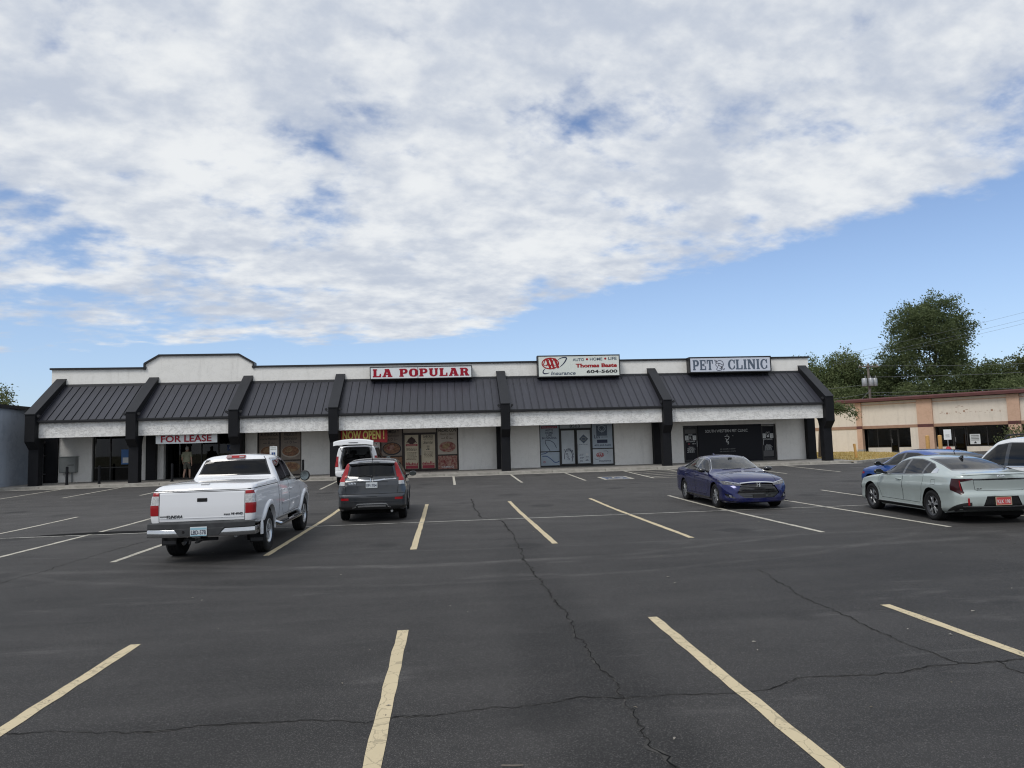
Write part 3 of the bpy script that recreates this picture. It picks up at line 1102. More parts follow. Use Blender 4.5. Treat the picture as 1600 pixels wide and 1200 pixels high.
def poster(x0, x1, z0, z1, m, parent, y=YW + .140, name='poster'):
    return bld(MB().box(x0, x1, y, y + .006, z0, z1), name, m, parent)


PY = YW + .136        # ink on the outside of a poster
def ink(body, m, parent, x, z, w, h, **kw):
    return text(body, m, parent, (x, PY, z), w, h, ext=.0025, **kw)


def oval(x, z, rx, rz, m, parent, y=PY, a0=0, a1=360, t=None, name='print', d=.003, rot=0.0):
    n = 28
    mb = MB()
    A = [radians(a0 + (a1 - a0) * i / n) for i in range(n + 1)]
    def E(r1, r2, a):
        px, pz = r1 * cos(a), r2 * sin(a)
        return (x + px * cos(rot) - pz * sin(rot), y, z + px * sin(rot) + pz * cos(rot))
    if t is None:
        mb.v = [E(rx, rz, a) for a in A[:-1]]
        mb.f = [tuple(range(n))]
    else:
        for i in range(n):
            b = len(mb.v)
            k0 = t * (0.55 + 0.45 * sin(pi * i / n)) if a1 - a0 < 360 else t
            mb.v += [E(rx, rz, A[i]), E(rx, rz, A[i + 1]), E(rx - k0, rz - k0, A[i + 1]), E(rx - k0, rz - k0, A[i])]
            mb.f.append((b, b + 1, b + 2, b + 3))
    return bld(mb, name, m, parent)


def strokes(segs, m, parent, w=.02, y=PY, name='print'):
    mb = MB()
    for (x0, z0, x1, z1) in segs:
        d = Vector((x1 - x0, z1 - z0))
        if d.length < 1e-5:
            continue
        d.normalize()
        n = Vector((-d.y, d.x)) * w / 2
        b = len(mb.v)
        mb.v += [(x0 - n.x, y, z0 - n.y), (x1 - n.x, y, z1 - n.y), (x1 + n.x, y, z1 + n.y), (x0 + n.x, y, z0 + n.y)]
        mb.f.append((b, b + 1, b + 2, b + 3))
    return bld(mb, name, m, parent)


def lines_of_print(x0, x1, zs, m, parent, h=.022, seed=1):
    """small print too fine to read: rows of short dashes"""
    r = random.Random(seed)
    segs = []
    for z in zs:
        x = x0 + r.uniform(0, .08)
        e = x1 - r.uniform(0, .08)
        while x < e:
            l = min(r.uniform(.05, .14), e - x)
            segs.append((x, z, x + l, z))
            x += l + .025
    return strokes(segs, m, parent, h)


def curve_pts(pts, n=16):
    """Catmull-Rom through 2D points"""
    P = [Vector(p) for p in pts]
    P = [P[0] * 2 - P[1]] + P + [P[-1] * 2 - P[-2]]
    out = []
    for i in range(1, len(P) - 2):
        for k in range(n):
            t = k / n
            a, b, c, d = P[i - 1:i + 3]
            out.append(0.5 * ((2 * b) + (c - a) * t + (2 * a - 5 * b + 4 * c - d) * t * t + (3 * b - a - 3 * c + d) * t ** 3))
    out.append(P[-2])
    return out


def brush(pts, m, parent, w=.03, y=PY):
    q = curve_pts(pts, 8)
    return strokes([(a.x, a.y, b.x, b.y) for a, b in zip(q, q[1:])], m, parent, w, y)


# 1: empty shop on the left, dark glazing
f = opening('window', -19.53, -17.02, .50, 3.06, mull=(-18.62,), rails=((-19.47, -17.07, 1.27),))
for (a, b) in ((-19.47, -18.66), (-18.58, -17.08)):
    pane(a, b, .57, 1.235, f)
    pane(a, b, 1.305, 3.0, f)
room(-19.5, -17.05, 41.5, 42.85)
ps = bld(MB().box(-18.05, -17.55, YW + .135, YW + .142, 1.42, 2.25), 'notice', 'sky_blue_paint', mall)
bld(MB().box(-17.97, -17.63, YW + .131, YW + .134, 1.50, 1.80), 'notice_panel', 'ink_white', ps)
lines_of_print(-17.98, -17.62, [2.12, 2.05], 'ink_white', ps, .045, 31)
# 2: recessed entrance of the shop for lease
f = opening('storefront', -15.73, -11.3, .50, 3.06, yb=42.3, mull=(-14.9, -14.05, -13.1, -12.2), rails=((-14.9, -13.1, 2.62),))
for (a, b, lo, hi) in ((-15.67, -14.93, .57, 3.0), (-14.87, -14.08, .57, 2.59), (-14.02, -13.13, .57, 2.59), (-14.87, -13.13, 2.65, 3.0), (-13.07, -12.23, .57, 3.0), (-12.17, -11.36, .57, 3.0)):
    pane(a, b, lo, hi, f, 42.36)
for x in (-15.73, -11.3):
    bld(MB().box(x - .1, x + .1, YW + .30, 42.3, .42, 3.08), 'return_wall', 'black_paint')
bld(MB().box(-15.6, -11.4, YW, 42.4, 3.07, 3.12), 'recess_ceiling', 'soffit')
bld(MB().box(-15.7, -11.35, YW + .1, 42.95, .40, .515), 'recess_floor', 'concrete')
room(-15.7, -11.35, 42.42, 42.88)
nt = bld(MB().box(-12.62, -11.75, 42.33, 42.338, 2.02, 2.36), 'notice', 'ink_blue', mall)
text('Available', 'ink_white', nt, (-12.18, 42.328, 2.19), .70, .15, ext=.002)
bld(MB().tube([(-13.18, 42.27, 1.35), (-13.18, 42.27, 1.75)], .018, 8), 'door_handle', 'galv', f)

# 3: restaurant windows with food posters
f = opening('window', -10.64, -8.20, .50, 3.06, mull=(-9.42,), m='frame_brown', rails=((-10.58, -8.25, 1.37),))
for (a, b, i) in ((-10.58, -9.46, 0), (-9.38, -8.26, 1)):
    for lo, hi in ((.58, 1.34), (1.40, 3.0)):
        g = pane(a, b, lo, hi, f)
    c = (a + b) / 2
    po = poster(a + .01, b - .01, 1.41, 2.99, 'poster_tan', mall)
    ink('AUTENTICA' if i == 0 else 'FRESCO Y', 'ink_black', po, c, 2.86, .98 if i == 0 else .72, .17, bold=.02)
    ink('Cocina Mexicana' if i == 0 else 'Sabroso', 'ink_black', po, c, 2.63, .96 if i == 0 else .72, .12 if i == 0 else .17, shear=.25)
    oval(c, 2.40, .055, .075, 'ink_black', po, t=.022)
    strokes([(c - .34, 2.38, c - .12, 2.35), (c + .12, 2.35, c + .34, 2.38), (c - .18, 2.39, c - .16, 2.45), (c + .18, 2.39, c + .16, 2.45)], 'ink_black', po, .022)
    oval(c, 1.86, .52, .33, 'plate_rim', po)
    oval(c, 1.90, .47, .29, 'food_mix', po, y=PY - .002)
    oval(c - .1, 1.97, .22, .14, 'food_pale', po, y=PY - .004, rot=.3)
    p2 = poster(a + .01, b - .01, .59, 1.33, 'poster_tan', mall)
    oval(c, 1.00, .52, .28, 'food_pale', p2)
    oval(c + .1, 1.04, .30, .16, 'food_mix', p2, y=PY - .002, rot=-.2)
# 4: restaurant shop front
f = opening('storefront', -3.77, 0.75, .52, 3.06, m='frame_brown', mull=(-2.46, -.50), rails=((-3.71, -2.49, 1.42), (-.47, .69, 1.40), (-2.43, -.53, 2.72)))
tr = pane(-2.43, -.53, 2.75, 3.0, mall, m='poster_tan_light', name='transom')
def door_leaf(x0, x1, z0, z1, parent, m='frame_brown', y=YW + .10, hx=None, body='poster_cream'):
    mb = MB()
    t = .065
    mb.box(x0, x0 + t, y, y + .06, z0, z1).box(x1 - t, x1, y, y + .06, z0, z1)
    mb.box(x0 + t, x1 - t, y, y + .06, z1 - t, z1).box(x0 + t, x1 - t, y, y + .06, z0, z0 + .10)
    d = bld(mb, 'door', m, parent)
    p = bld(MB().box(x0 + t, x1 - t, YW + .138, YW + .146, z0 + .10, z1 - t), 'door_panel', body, d)
    if hx is not None:
        bld(MB().tube([(hx, y - .01, 1.45), (hx, y - .05, 1.47), (hx, y - .05, 1.80), (hx, y - .01, 1.82)], .018, 8), 'door_handle', 'galv', d)
    return d, p
d1, q1 = door_leaf(-2.42, -1.50, .57, 2.69, mall, hx=None)
d2, q2 = door_leaf(-1.47, -.54, .57, 2.69, mall, hx=-1.42)
for (x, p) in ((-1.96, d1), (-1.0, d2)):
    pass
x = -1.96
oval(x, 2.28, .22, .19, 'ink_brown', d1)
strokes([(x - .28, 2.16, x - .16, 2.36), (x + .28, 2.16, x + .16, 2.36), (x, 2.4, x, 2.53), (x - .1, 2.46, x + .1, 2.46)], 'ink_brown', d1, .05)
bld(MB().box(x - .34, x + .34, PY, PY + .003, 1.98, 2.10), 'print', 'ink_red', d1)
text('LA POPULAR', 'poster_cream', d1, (x, PY - .002, 2.04), .56, .06, bold=.01, ext=.001)
lines_of_print(x - .32, x + .32, [1.86, 1.79, 1.72, 1.60, 1.53, 1.46, 1.36, 1.29, 1.22], 'ink_brown', d1, .028, 3)
x = -1.0
text('SABORES', 'ink_black', d2, (x, PY, 2.52), .56, .15, bold=.02, ext=.002)
text('QUE TU CASA', 'ink_black', d2, (x, PY, 2.36), .56, .08, bold=.01, ext=.002)
text('Siente', 'ink_black', d2, (x, PY, 2.18), .54, .19, shear=.3, ext=.002)
lines_of_print(x - .14, x + .14, [1.96, 1.90, 1.80, 1.76], 'ink_black', d2, .035, 5)
lines_of_print(x - .3, x + .3, [1.62, 1.55, 1.48, 1.40, 1.33], 'ink_brown', d2, .026, 6)
for (x, p) in ((-1.96, d1), (-1.0, d2)):
    r = random.Random(int(x * 100))
    strokes([(x - .34 + k * .045, .88, x - .34 + k * .045 + r.uniform(-.02, .02), .92 + r.uniform(.02, .16)) for k in range(16)], 'ink_red', p, .035)
    bld(MB().box(x - .35, x + .35, PY, PY + .003, .68, .86), 'print', 'ink_red', p)
for (a, b, i) in ((-3.70, -2.50, 0), (-.46, .68, 1)):
    c = (a + b) / 2
    po = poster(a + .01, b - .01, 1.45, 2.99, 'poster_tan' if i == 0 else 'poster_tan_light', mall)
    ink('COMIDA Y' if i == 0 else 'HECHO CON', 'ink_black', po, c, 2.85, .86 if i == 0 else 1.02, .19, bold=.02)
    ink('Tradicion' if i == 0 else 'Gusto y Sazon', 'ink_brown', po, c, 2.62, .86, .13, shear=.25)
    oval(c, 2.41, .055, .075, 'ink_brown', po, t=.022)
    strokes([(c - .34, 2.38, c - .12, 2.35), (c + .12, 2.35, c + .34, 2.38), (c - .18, 2.39, c - .16, 2.45), (c + .18, 2.39, c + .16, 2.45)], 'ink_brown', po, .022)
    oval(c, 1.86, .54, .37, 'ink_black' if i == 0 else 'plate_rim', po)
    oval(c, 1.88, .48, .31, 'food_mix' if i == 0 else 'food_red', po, y=PY - .002)
    oval(c - .08, 1.93, .24, .15, 'food_red' if i == 0 else 'food_pale', po, y=PY - .004, rot=.4)
    p2 = poster(a + .01, b - .01, .60, 1.38, 'food_mix' if i == 0 else 'food_red', mall)
    if i == 1:
        ink('CAMINO', 'ink_white', p2, c, .72, .7, .12, bold=.01)
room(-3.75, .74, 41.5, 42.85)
bld(MB().box(-2.45, -.51, YW + .09, YW + .099, 3.0, 3.02), 'header_trim', 'frame_brown', f)
# 5: insurance office
f = opening('storefront', 5.54, 10.01, .53, 3.06, mull=(6.74, 8.68), rails=((5.60, 6.71, 1.42), (8.71, 9.95, 1.52), (6.77, 8.65, 2.74)))
tr = pane(6.77, 8.65, 2.77, 3.0, mall, m='poster_frost', name='transom')
text('8503', 'ink_black', tr, (7.68, YW + .145, 2.90), .62, .19, bold=.01, ext=.003)
d1, _ = door_leaf(6.78, 7.69, .58, 2.71, mall, 'frame_dark', body='poster_frost')
d2, _ = door_leaf(7.73, 8.64, .58, 2.71, mall, 'frame_dark', hx=7.80, body='poster_frost')
a = poster(5.60, 6.71, 1.45, 3.0, 'poster_blue', mall)
b = poster(5.60, 6.71, .61, 1.39, 'poster_blue', mall)
c = 6.13
bld(MB().box(c - .48, c + .48, PY, PY + .003, 2.80, 2.93), 'print', 'ink_red', a)
text('INSURANCE', 'poster_blue', a, (c, PY - .002, 2.865), .86, .07, bold=.01, ext=.001)
for k, s in enumerate(('AUTO', 'HOME', 'LIFE', 'BUSINESS')):
    text(s, 'ink_navy', a, (c, PY, 2.69 - .155 * k), .46 if k < 2 else (.32 if k == 2 else .86), .125, bold=.012, ext=.002)
brush([(6.55, 1.62), (6.40, 1.92), (6.15, 2.08), (5.90, 2.08), (5.92, 1.86), (6.08, 1.60), (6.16, 1.46)], 'ink_navy', a, .035)
brush([(5.62, 1.28), (5.85, 1.32), (6.0, 1.39)], 'ink_blue', b, .04)
brush([(5.68, 1.16), (5.95, 1.15), (6.2, .98), (6.4, .80), (6.55, .79), (6.70, .86)], 'ink_blue', b, .045)
oval(5.80, .82, .065, .065, 'ink_red', b, t=.03)
# left door: arched lettering as a spiral of strokes
text('Contigo', 'ink_navy', d1, (7.27, PY, 1.45), .52, .20, shear=-.6, ext=.002)
brush([(7.0, .95), (7.05, 1.35), (7.2, 1.55), (7.4, 1.42), (7.5, 1.1), (7.45, .80)], 'ink_navy', d1, .035)
for k in range(4):
    an = radians(70 - k * 32)
    oval(7.22 + .30 * cos(an), 1.22 + .34 * sin(an), .055, .08, 'ink_navy', d1, t=.022, rot=an)
for k in range(3):
    oval(7.16 + .05 * k, 1.25 - .15 * k, .07, .06, 'ink_navy', d1, t=.022)
# right door: diamond and small print
mb = MB()
mb.v = [(8.19 + .28 * q, PY, 2.12 + .27 * w) for q, w in ((1, 0), (0, 1), (-1, 0), (0, -1))]
mb.f = [(0, 1, 2, 3)]
bld(mb, 'print', 'ink_slate', d2)
oval(8.19, 2.12, .16, .10, 'grey_paint', d2, y=PY - .002, t=.03)
lines_of_print(7.88, 8.5, [1.80], 'ink_slate', d2, .025, 8)
lines_of_print(7.9, 8.18, [1.22, 1.16, 1.02, .98, .84, .80], 'ink_navy', d2, .022, 9)
oval(8.36, 1.20, .07, .07, 'ink_white', d2)
lines_of_print(8.25, 8.5, [1.05, .88, .84], 'ink_navy', d2, .03, 10)
a = poster(8.72, 9.94, 1.55, 3.0, 'poster_blue', mall)
b = poster(8.72, 9.94, .61, 1.49, 'poster_frost', mall)
c = 9.33
bld(MB().box(c - .36, c + .30, PY, PY + .003, 2.28, 2.90), 'print', 'ink_slate', a)
oval(c - .02, 2.70, .24, .20, 'poster_blue', a, y=PY - .002, t=.05)
strokes([(c - .25, 2.88, c - .02, 2.55), (c + .22, 2.86, c - .02, 2.55), (c - .02, 2.55, c - .02, 2.44)], 'poster_blue', a, .03, PY - .003)
text('Lus', 'ink_navy', a, (c - .32, PY - .003, 2.24), .34, .22, bold=.01, ext=.002)
lines_of_print(c - .1, c + .4, [2.20], 'ink_navy', a, .035, 12)
bld(MB().box(c - .33, c + .30, PY, PY + .003, 1.85, 2.05), 'print', 'ink_navy', a)
text('405.604.5600', 'ink_navy', a, (c, PY, 1.72), 1.0, .10, bold=.01, ext=.002)


def auto_logo(x, z, w, parent, y, world=True, word=True):
    """red oval with three letters and a thin black orbit"""
    k = w / 1.0
    oval(x, z, .34 * k, .20 * k, 'red_sign', parent, y=y, t=.045 * k, name='logo')
    text('AAA', 'red_sign', parent, (x, y - .004, z - .005 * k), .56 * k, .26 * k, bold=.03, ext=.002, name='logo')
    oval(x + .14 * k, z + .02 * k, .60 * k, .24 * k, 'ink_navy', parent, y=y - .002, a0=-38, a1=62, t=.035 * k, name='logo', rot=.42)
    oval(x - .02 * k, z - .10 * k, .50 * k, .20 * k, 'ink_navy', parent, y=y - .002, a0=165, a1=262, t=.035 * k, name='logo', rot=.42)


auto_logo(9.16, 1.14, .70, b, PY)
text('Insurance', 'ink_navy', b, (9.45, PY, .80), .72, .11, shear=.2, bold=.01, ext=.002)
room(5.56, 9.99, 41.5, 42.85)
# 6: pet clinic front: black panel between two glass doors
f = opening('storefront', 14.26, 20.09, .52, 2.70, mull=(15.22, 19.14))
pb = bld(MB().box(15.20, 19.18, YW + .06, YW + .13, .50, 2.734), 'black_panel', 'pet_black', mall)
text('SOUTH WESTERN PET CLINIC', 'ink_white', pb, (16.98, YW + .056, 2.37), 2.66, .17, ext=.003)
brush([(16.85, 2.02), (17.0, 2.05), (17.12, 2.0), (17.06, 1.86), (16.95, 1.80), (17.08, 1.68), (17.02, 1.55)], 'ink_white', pb, .035, YW + .055)
brush([(16.88, 1.9), (16.98, 1.84), (16.93, 1.74), (17.02, 1.64)], 'ink_white', pb, .03, YW + .053)
strokes([(16.96, 2.10, 17.03, 2.13), (17.35, 2.08, 17.38, 2.04)], 'ink_white', pb, .025, YW + .055)
text('DR. ROGER D. SMART', 'grey_paint', pb, (17.0, YW + .056, 1.27), .96, .055, ext=.002)
text('DR. DAVID S. POPE', 'grey_paint', pb, (17.0, YW + .056, 1.13), .98, .055, ext=.002)
for (x0, x1, w1, hx, sym) in ((14.33, 15.17, 'DOG', 15.10, 'R'), (19.20, 20.02, 'CAT', 19.27, 'C')):
    d, _ = door_leaf(x0, x1, .58, 2.62, mall, 'frame_dark', hx=hx, body='pet_black')
    c = (x0 + x1) / 2
    if sym == 'R':
        bld(MB().box(x0 + .08, x1 - .08, PY, PY + .003, 2.26, 2.52), 'film', 'grey_film', d)
    else:
        bld(MB().box(x0 + .08, x1 - .08, PY, PY + .003, .75, 1.1), 'film', 'grey_film', d)
    text(w1, 'ink_white', d, (c, PY, 2.19), .24, .10, bold=.01, ext=.002)
    for q in (-.24, .24):
        bld(MB().box(c + q - .11, c + q + .11, PY, PY + .003, 1.86, 2.14), 'paper_notice', 'ink_white', d)
        lines_of_print(c + q - .09, c + q + .09, [2.09, 2.04, 1.97, 1.92], 'grey_paint', d, .02, int(20 + q * 9)).location.y = -.002
    if sym == 'R':
        text('R', 'ink_white', d, (c, PY, 1.99), .13, .17, bold=.01, ext=.002)
    else:
        oval(c, 1.97, .075, .06, 'ink_white', d)
        oval(c - .06, 2.06, .025, .03, 'ink_white', d)
        oval(c + .05, 2.06, .025, .03, 'ink_white', d)
    text('ENTRANCE', 'ink_white', d, (c, PY, 1.79), .54, .085, bold=.01, ext=.002)
    if sym == 'R':
        oval(c - .12, 1.64, .06, .05, 'ink_red', d, t=.02)
        lines_of_print(c + .02, c + .3, [1.64], 'ink_white', d, .04, 15)
    text('Hours', 'ink_white', d, (c, PY, 1.45), .26, .08, ext=.002)
    lines_of_print(c - .27, c + .27, [1.38, 1.32, 1.26, 1.20, 1.14], 'ink_white', d, .024, 17)
# ------------------------------------------------------------------ signs on the shops
def cabinet(name, label, x0, x1, z0, z1, face, frame_m, y0=40.47, y1=40.95, t=.06):
    s = thing(name, label, 'sign', ((x0 + x1) / 2, 40.95, z0))
    mb = MB().box(x0, x1, y0 + .03, y1, z0, z1)
    mb.box(x0, x1, y0, y0 + .03, z0, z0 + t).box(x0, x1, y0, y0 + .03, z1 - t, z1)
    mb.box(x0, x0 + t, y0, y0 + .03, z0 + t, z1 - t).box(x1 - t, x1, y0, y0 + .03, z0 + t, z1 - t)
    mb.build('sign_cabinet', frame_m, s, world=True)
    mb = MB().box(x0 + .3, x0 + .4, y1 - .02, 41.0, z0 + .1, z1 - .1).box(x1 - .4, x1 - .3, y1 - .02, 41.0, z0 + .1, z1 - .1)
    mb.build('bracket', 'black_trim', s, world=True)
    MB().box(x0 + t, x1 - t, y0 + .012, y0 + .0295, z0 + t, z1 - t).build('sign_face', face, s, world=True)
    return s, y0 + .010


sg, yf = cabinet('store_sign', 'long white sign with red slab letters over the restaurant', -4.22, 1.62, 5.83, 6.55, 'sign_white', 'black_trim', t=.045)
me = glyph_line('LA POPULAR')
fit(me, 5.50, .47, Vector((-1.30, yf - .004, 6.19)) - worldloc(sg), .012)
link('lettering', me, 'red', sg)
MB().box(-1.508, -1.488, yf - .02, yf + .01, 5.87, 6.51).build('sign_seam', 'black_trim', sg, world=True)

sg, yf = cabinet('store_sign', 'tall white insurance sign with red oval emblem and phone number', 5.45, 10.37, 5.76, 7.05, 'sign_cream', 'black_trim')
k = 4.92 / 1480.0    # metres per step of the measured layout
def sx(u):
    return 5.45 + (u - 110) * 4.92 / 1375.0
def sz(v):
    return 7.05 - (v - 118) * 1.29 / 345.0
L = -.004
oval(sx(322), sz(245), .52, .345, 'red_sign', sg, y=yf + L, t=.065, name='emblem')
for i, u in enumerate((255, 318, 388)):
    mb = MB()
    c, w = sx(u), .215
    zb, zt = (sz(318), sz(165)) if i != 1 else (sz(330), sz(155))
    # each letter a bold A leaning into the next
    for (a, b2, t) in (((c - w, sz(285)), (c - .02, zt), .05), ((c + .01, zt), (c + w + .02, zb), .13)):
        d = Vector((b2[0] - a[0], b2[1] - a[1])).normalized()
        n = Vector((-d.y, d.x)) * t / 2
        n0 = len(mb.v)
        yy = yf + L - .003 - .0012 * (i * 2 + (t > .1))
        mb.v += [(a[0] - n.x, yy, a[1] - n.y), (b2[0] - n.x, yy, b2[1] - n.y), (b2[0] + n.x, yy, b2[1] + n.y), (a[0] + n.x, yy, a[1] + n.y)]
        mb.f.append((n0, n0 + 1, n0 + 2, n0 + 3))
    mb.build('emblem_letter', 'red_sign', sg, world=True)
strokes([(sx(215), sz(272), sx(430), sz(272))], 'red_sign', sg, .035, yf + L - .002, 'emblem_bar')
def sign_brush(pts, w0, w1, m, name):
    q = curve_pts([(sx(a), sz(b)) for a, b in pts], 10)
    mb = MB()
    n = len(q)
    for i, p in enumerate(q):
        d = (q[min(i + 1, n - 1)] - q[max(i - 1, 0)]).normalized()
        nn = Vector((-d.y, d.x)) * (w0 + (w1 - w0) * sin(pi * i / (n - 1))) / 2
        mb.v += [(p.x - nn.x, yf + L - .001, p.y - nn.y), (p.x + nn.x, yf + L - .001, p.y + nn.y)]
    for i in range(n - 1):
        mb.f.append((2 * i, 2 * i + 1, 2 * i + 3, 2 * i + 2))
    mb.build(name, m, sg, world=True)
sign_brush([(450, 185), (510, 160), (565, 152), (592, 165), (572, 210), (530, 260), (480, 300)], .025, .075, 'ink_navy', 'emblem_swoosh')
sign_brush([(238, 322), (208, 352), (198, 385), (220, 402), (260, 402), (305, 390)], .02, .07, 'ink_navy', 'emblem_swoosh')
def lay(body, m, u0, u1, v0, v1, **kw):
    text(body, m, sg, ((sx(u0) + sx(u1)) / 2, yf + L, (sz(v0) + sz(v1)) / 2), sx(u1) - sx(u0), sz(v0) - sz(v1), **kw)
lay('AUTO', 'ink_slate', 695, 885, 168, 214, bold=.015)
lay('HOME', 'ink_slate', 982, 1190, 163, 209, bold=.012)
lay('LIFE', 'ink_slate', 1290, 1430, 156, 203, bold=.015)
oval(sx(934), sz(187), .065, .065, 'red_sign', sg, y=yf + L, name='sign_dot')
oval(sx(1240), sz(182), .065, .065, 'red_sign', sg, y=yf + L, name='sign_dot')
lay('Thomas Baste', 'red_sign', 742, 1434, 256, 318, bold=.045)
lay('604-5600', 'ink_black', 920, 1436, 356, 408, bold=.03)
lay('Insurance', 'ink_slate', 335, 738, 372, 428, shear=.2, bold=.02)

sg, yf = cabinet('store_sign', 'pale lilac sign with striped blue letters and a cartoon dog head', 14.58, 19.68, 5.85, 6.81, 'sign_lilac', 'black_trim', t=.07)
for (word, x0, x1) in (('PET', 14.80, 16.04), ('CLINIC', 16.98, 19.42)):
    me = glyph_line(word, gap=.13, t=.24, s=.10, th=.12)
    fit(me, x1 - x0, .60, Vector(((x0 + x1) / 2, yf - .004, 6.325)) - worldloc(sg), .012)
    link('lettering', me, 'ink_slate', sg)
    # the engraved pale stripes in the letters
    st = []
    n = int((x1 - x0) / .055)
    for i in range(n):
        x = x0 + (i + .5) * (x1 - x0) / n
        st.append((x, 6.05, x, 6.60))
def dog(pts, w=.036, m='ink_navy'):
    q = curve_pts([(16.42 + a, 6.30 + b) for a, b in pts], 8)
    strokes([(a.x, a.y, b.x, b.y) for a, b in zip(q, q[1:])], m, sg, w, yf - .003, 'drawing')
dog([(-.20, .16), (-.02, .27), (.18, .24), (.27, .10), (.26, -.02), (.16, .05), (-.02, .12), (-.18, .12)])
dog([(-.18, .12), (-.20, .0), (-.10, -.12), (-.16, -.24), (-.08, -.32), (.10, -.30), (.22, -.22), (.28, -.28), (.34, -.20)])
dog([(-.02, .12), (.0, -.02), (.08, -.06), (.20, -.10), (.26, -.02)])
dog([(-.26, .32), (-.20, .18), (-.12, .22), (-.20, .30)], .04)
dog([(.02, -.18), (.10, -.22), (.18, -.18)])
oval(16.58, 6.17, .06, .045, 'ink_black', sg, y=yf - .004, name='drawing')
oval(16.40, 6.27, .03, .04, 'ink_black', sg, y=yf - .004, name='drawing')

# hanging banners
bn = thing('hanging_banner', 'white banner with dark red FOR LEASE letters under the canopy', 'banner', (-13.68, 38.84, 3.0))
mb = MB()
nx, nz = 24, 5
for j in range(nz + 1):
    for i in range(nx + 1):
        u, v = i / nx, j / nz
        mb.v.append((-15.24 + 3.14 * u, 38.84 + .012 * sin(u * 14 + v) * v, 3.12 - .645 * v - .012 * sin(pi * u) * v))
for j in range(nz):
    for i in range(nx):
        a = j * (nx + 1) + i
        mb.f.append((a, a + 1, a + nx + 2, a + nx + 1))
mb.build('banner_cloth', 'sign_white', bn, smooth=80, world=True)
text('FOR LEASE', 'red', bn, (-13.68, 38.815, 2.72), 2.58, .36, bold=.016, ext=.003)
MB().tube([(-15.26, 38.85, 3.125), (-12.08, 38.85, 3.125)], .015, 6).build('banner_rope', 'galv', bn, world=True)
for x in (-15.2, -12.14):
    MB().tube([(x, 38.85, 3.12), (x, 38.85, 3.22)], .008, 5).build('rope_end', 'galv', bn, world=True)

bn = thing('hanging_banner', 'red banner with yellow NOW OPEN letters hanging left of the restaurant doors', 'banner', (-4.45, 39.3, 3.0))
mb = MB()
for j in range(nz + 1):
    for i in range(nx + 1):
        u, v = i / nx, j / nz
        mb.v.append((-5.70 + 2.52 * u, 39.3 + .03 * sin(u * 9 + 2 * v) * v, 3.10 - .04 * u - .84 * v + .10 * (1 - u) * v))
for j in range(nz):
    for i in range(nx):
        a = j * (nx + 1) + i
        mb.f.append((a, a + 1, a + nx + 2, a + nx + 1))
mb.build('banner_cloth', 'banner_red', bn, smooth=80, world=True)
text('NOW OPEN !', 'banner_yellow', bn, (-4.47, 39.255, 2.66), 2.26, .50, bold=.03, ext=.003)
MB().tube([(-5.74, 39.31, 3.105), (-3.14, 39.31, 3.065)], .012, 6).build('banner_rope', 'galv', bn, world=True)
for x in (-5.68, -3.2):
    MB().tube([(x, 39.31, 3.08), (x, 39.31, 3.22)], .008, 5).build('rope_end', 'galv', bn, world=True)

# security cameras on the column shoulders
place = [(-21.14, 1), (-16.22, -1), (-16.22, 1), (-11.08, -1), (-11.08, 1), (-5.93, -1), (-5.93, 1), (3.30, -1), (3.30, 1), (12.38, -1), (12.38, 1), (21.86, -1)]
colname = ['first column from the left', 'second column from the left', 'second column from the left', 'third column from the left', 'third column from the left', 'fourth column, left of the restaurant', 'fourth column, left of the restaurant', 'column between restaurant and insurance office', 'column between restaurant and insurance office', 'column between insurance office and pet clinic', 'column between insurance office and pet clinic', 'last column on the right']
cam0 = None
for i, (x, s) in enumerate(place):
    lab = 'small black floodlight on the %s side of the %s' % ('left' if s < 0 else 'right', colname[i])
    if cam0 is None:
        cam0 = thing('floodlight', lab, 'floodlight', group='floodlights on the canopy columns')
        MB().tube([(-.10, 0, 0), (0, 0, 0), (0.02, -.04, .06)], .018, 6).build('bracket', 'black_trim', cam0)
        MB().lathe([(.035, .10), (.055, .06), (.075, -.07), (.07, -.08)], 'y', 10, (.02, -.06, .09)).build('lamp_head', 'black_trim', cam0, smooth=40)
        MB().lathe([(.001, -.076), (.066, -.076)], 'y', 10, (.02, -.06, .09)).build('lens', 'grey_paint', cam0)
        c = cam0
    else:
        c = dup(cam0)
        c['label'] = lab
    c.location = (x + s * .345, 38.30, 3.97)
    if s < 0:
        c.scale = (-1, 1, 1)

# bollards, meter cupboard, pipes, parking sign
b0 = None
for x, y, lab in ((-19.6, 38.75, 'black steel bollard in front of the grey meter cupboard'), (-18.0, 38.75, 'black steel bollard in front of the dark empty shop window'), (-14.35, 38.75, 'black steel bollard near the man at the shop for lease'), (-7.62, 38.75, 'black steel bollard right of the poster windows with plates of food')):
    if b0 is None:
        b0 = thing('bollard', lab, 'bollard', group='black bollards along the shop walk')
        MB().tube([(0, 0, 0), (0, 0, .92)], .065, 14).build('post', 'black_paint', b0, smooth=40)
        MB().ball((0, 0, .92), .065, 14, 6, (1, 1, .5)).build('cap', 'black_paint', b0, smooth=60)
        MB().tube([(0, 0, 0), (0, 0, .02)], .10, 14).build('base_flange', 'black_paint', b0)
        c = b0
    else:
        c = dup(b0)
        c['label'] = lab
    c.location = (x, y, .475)

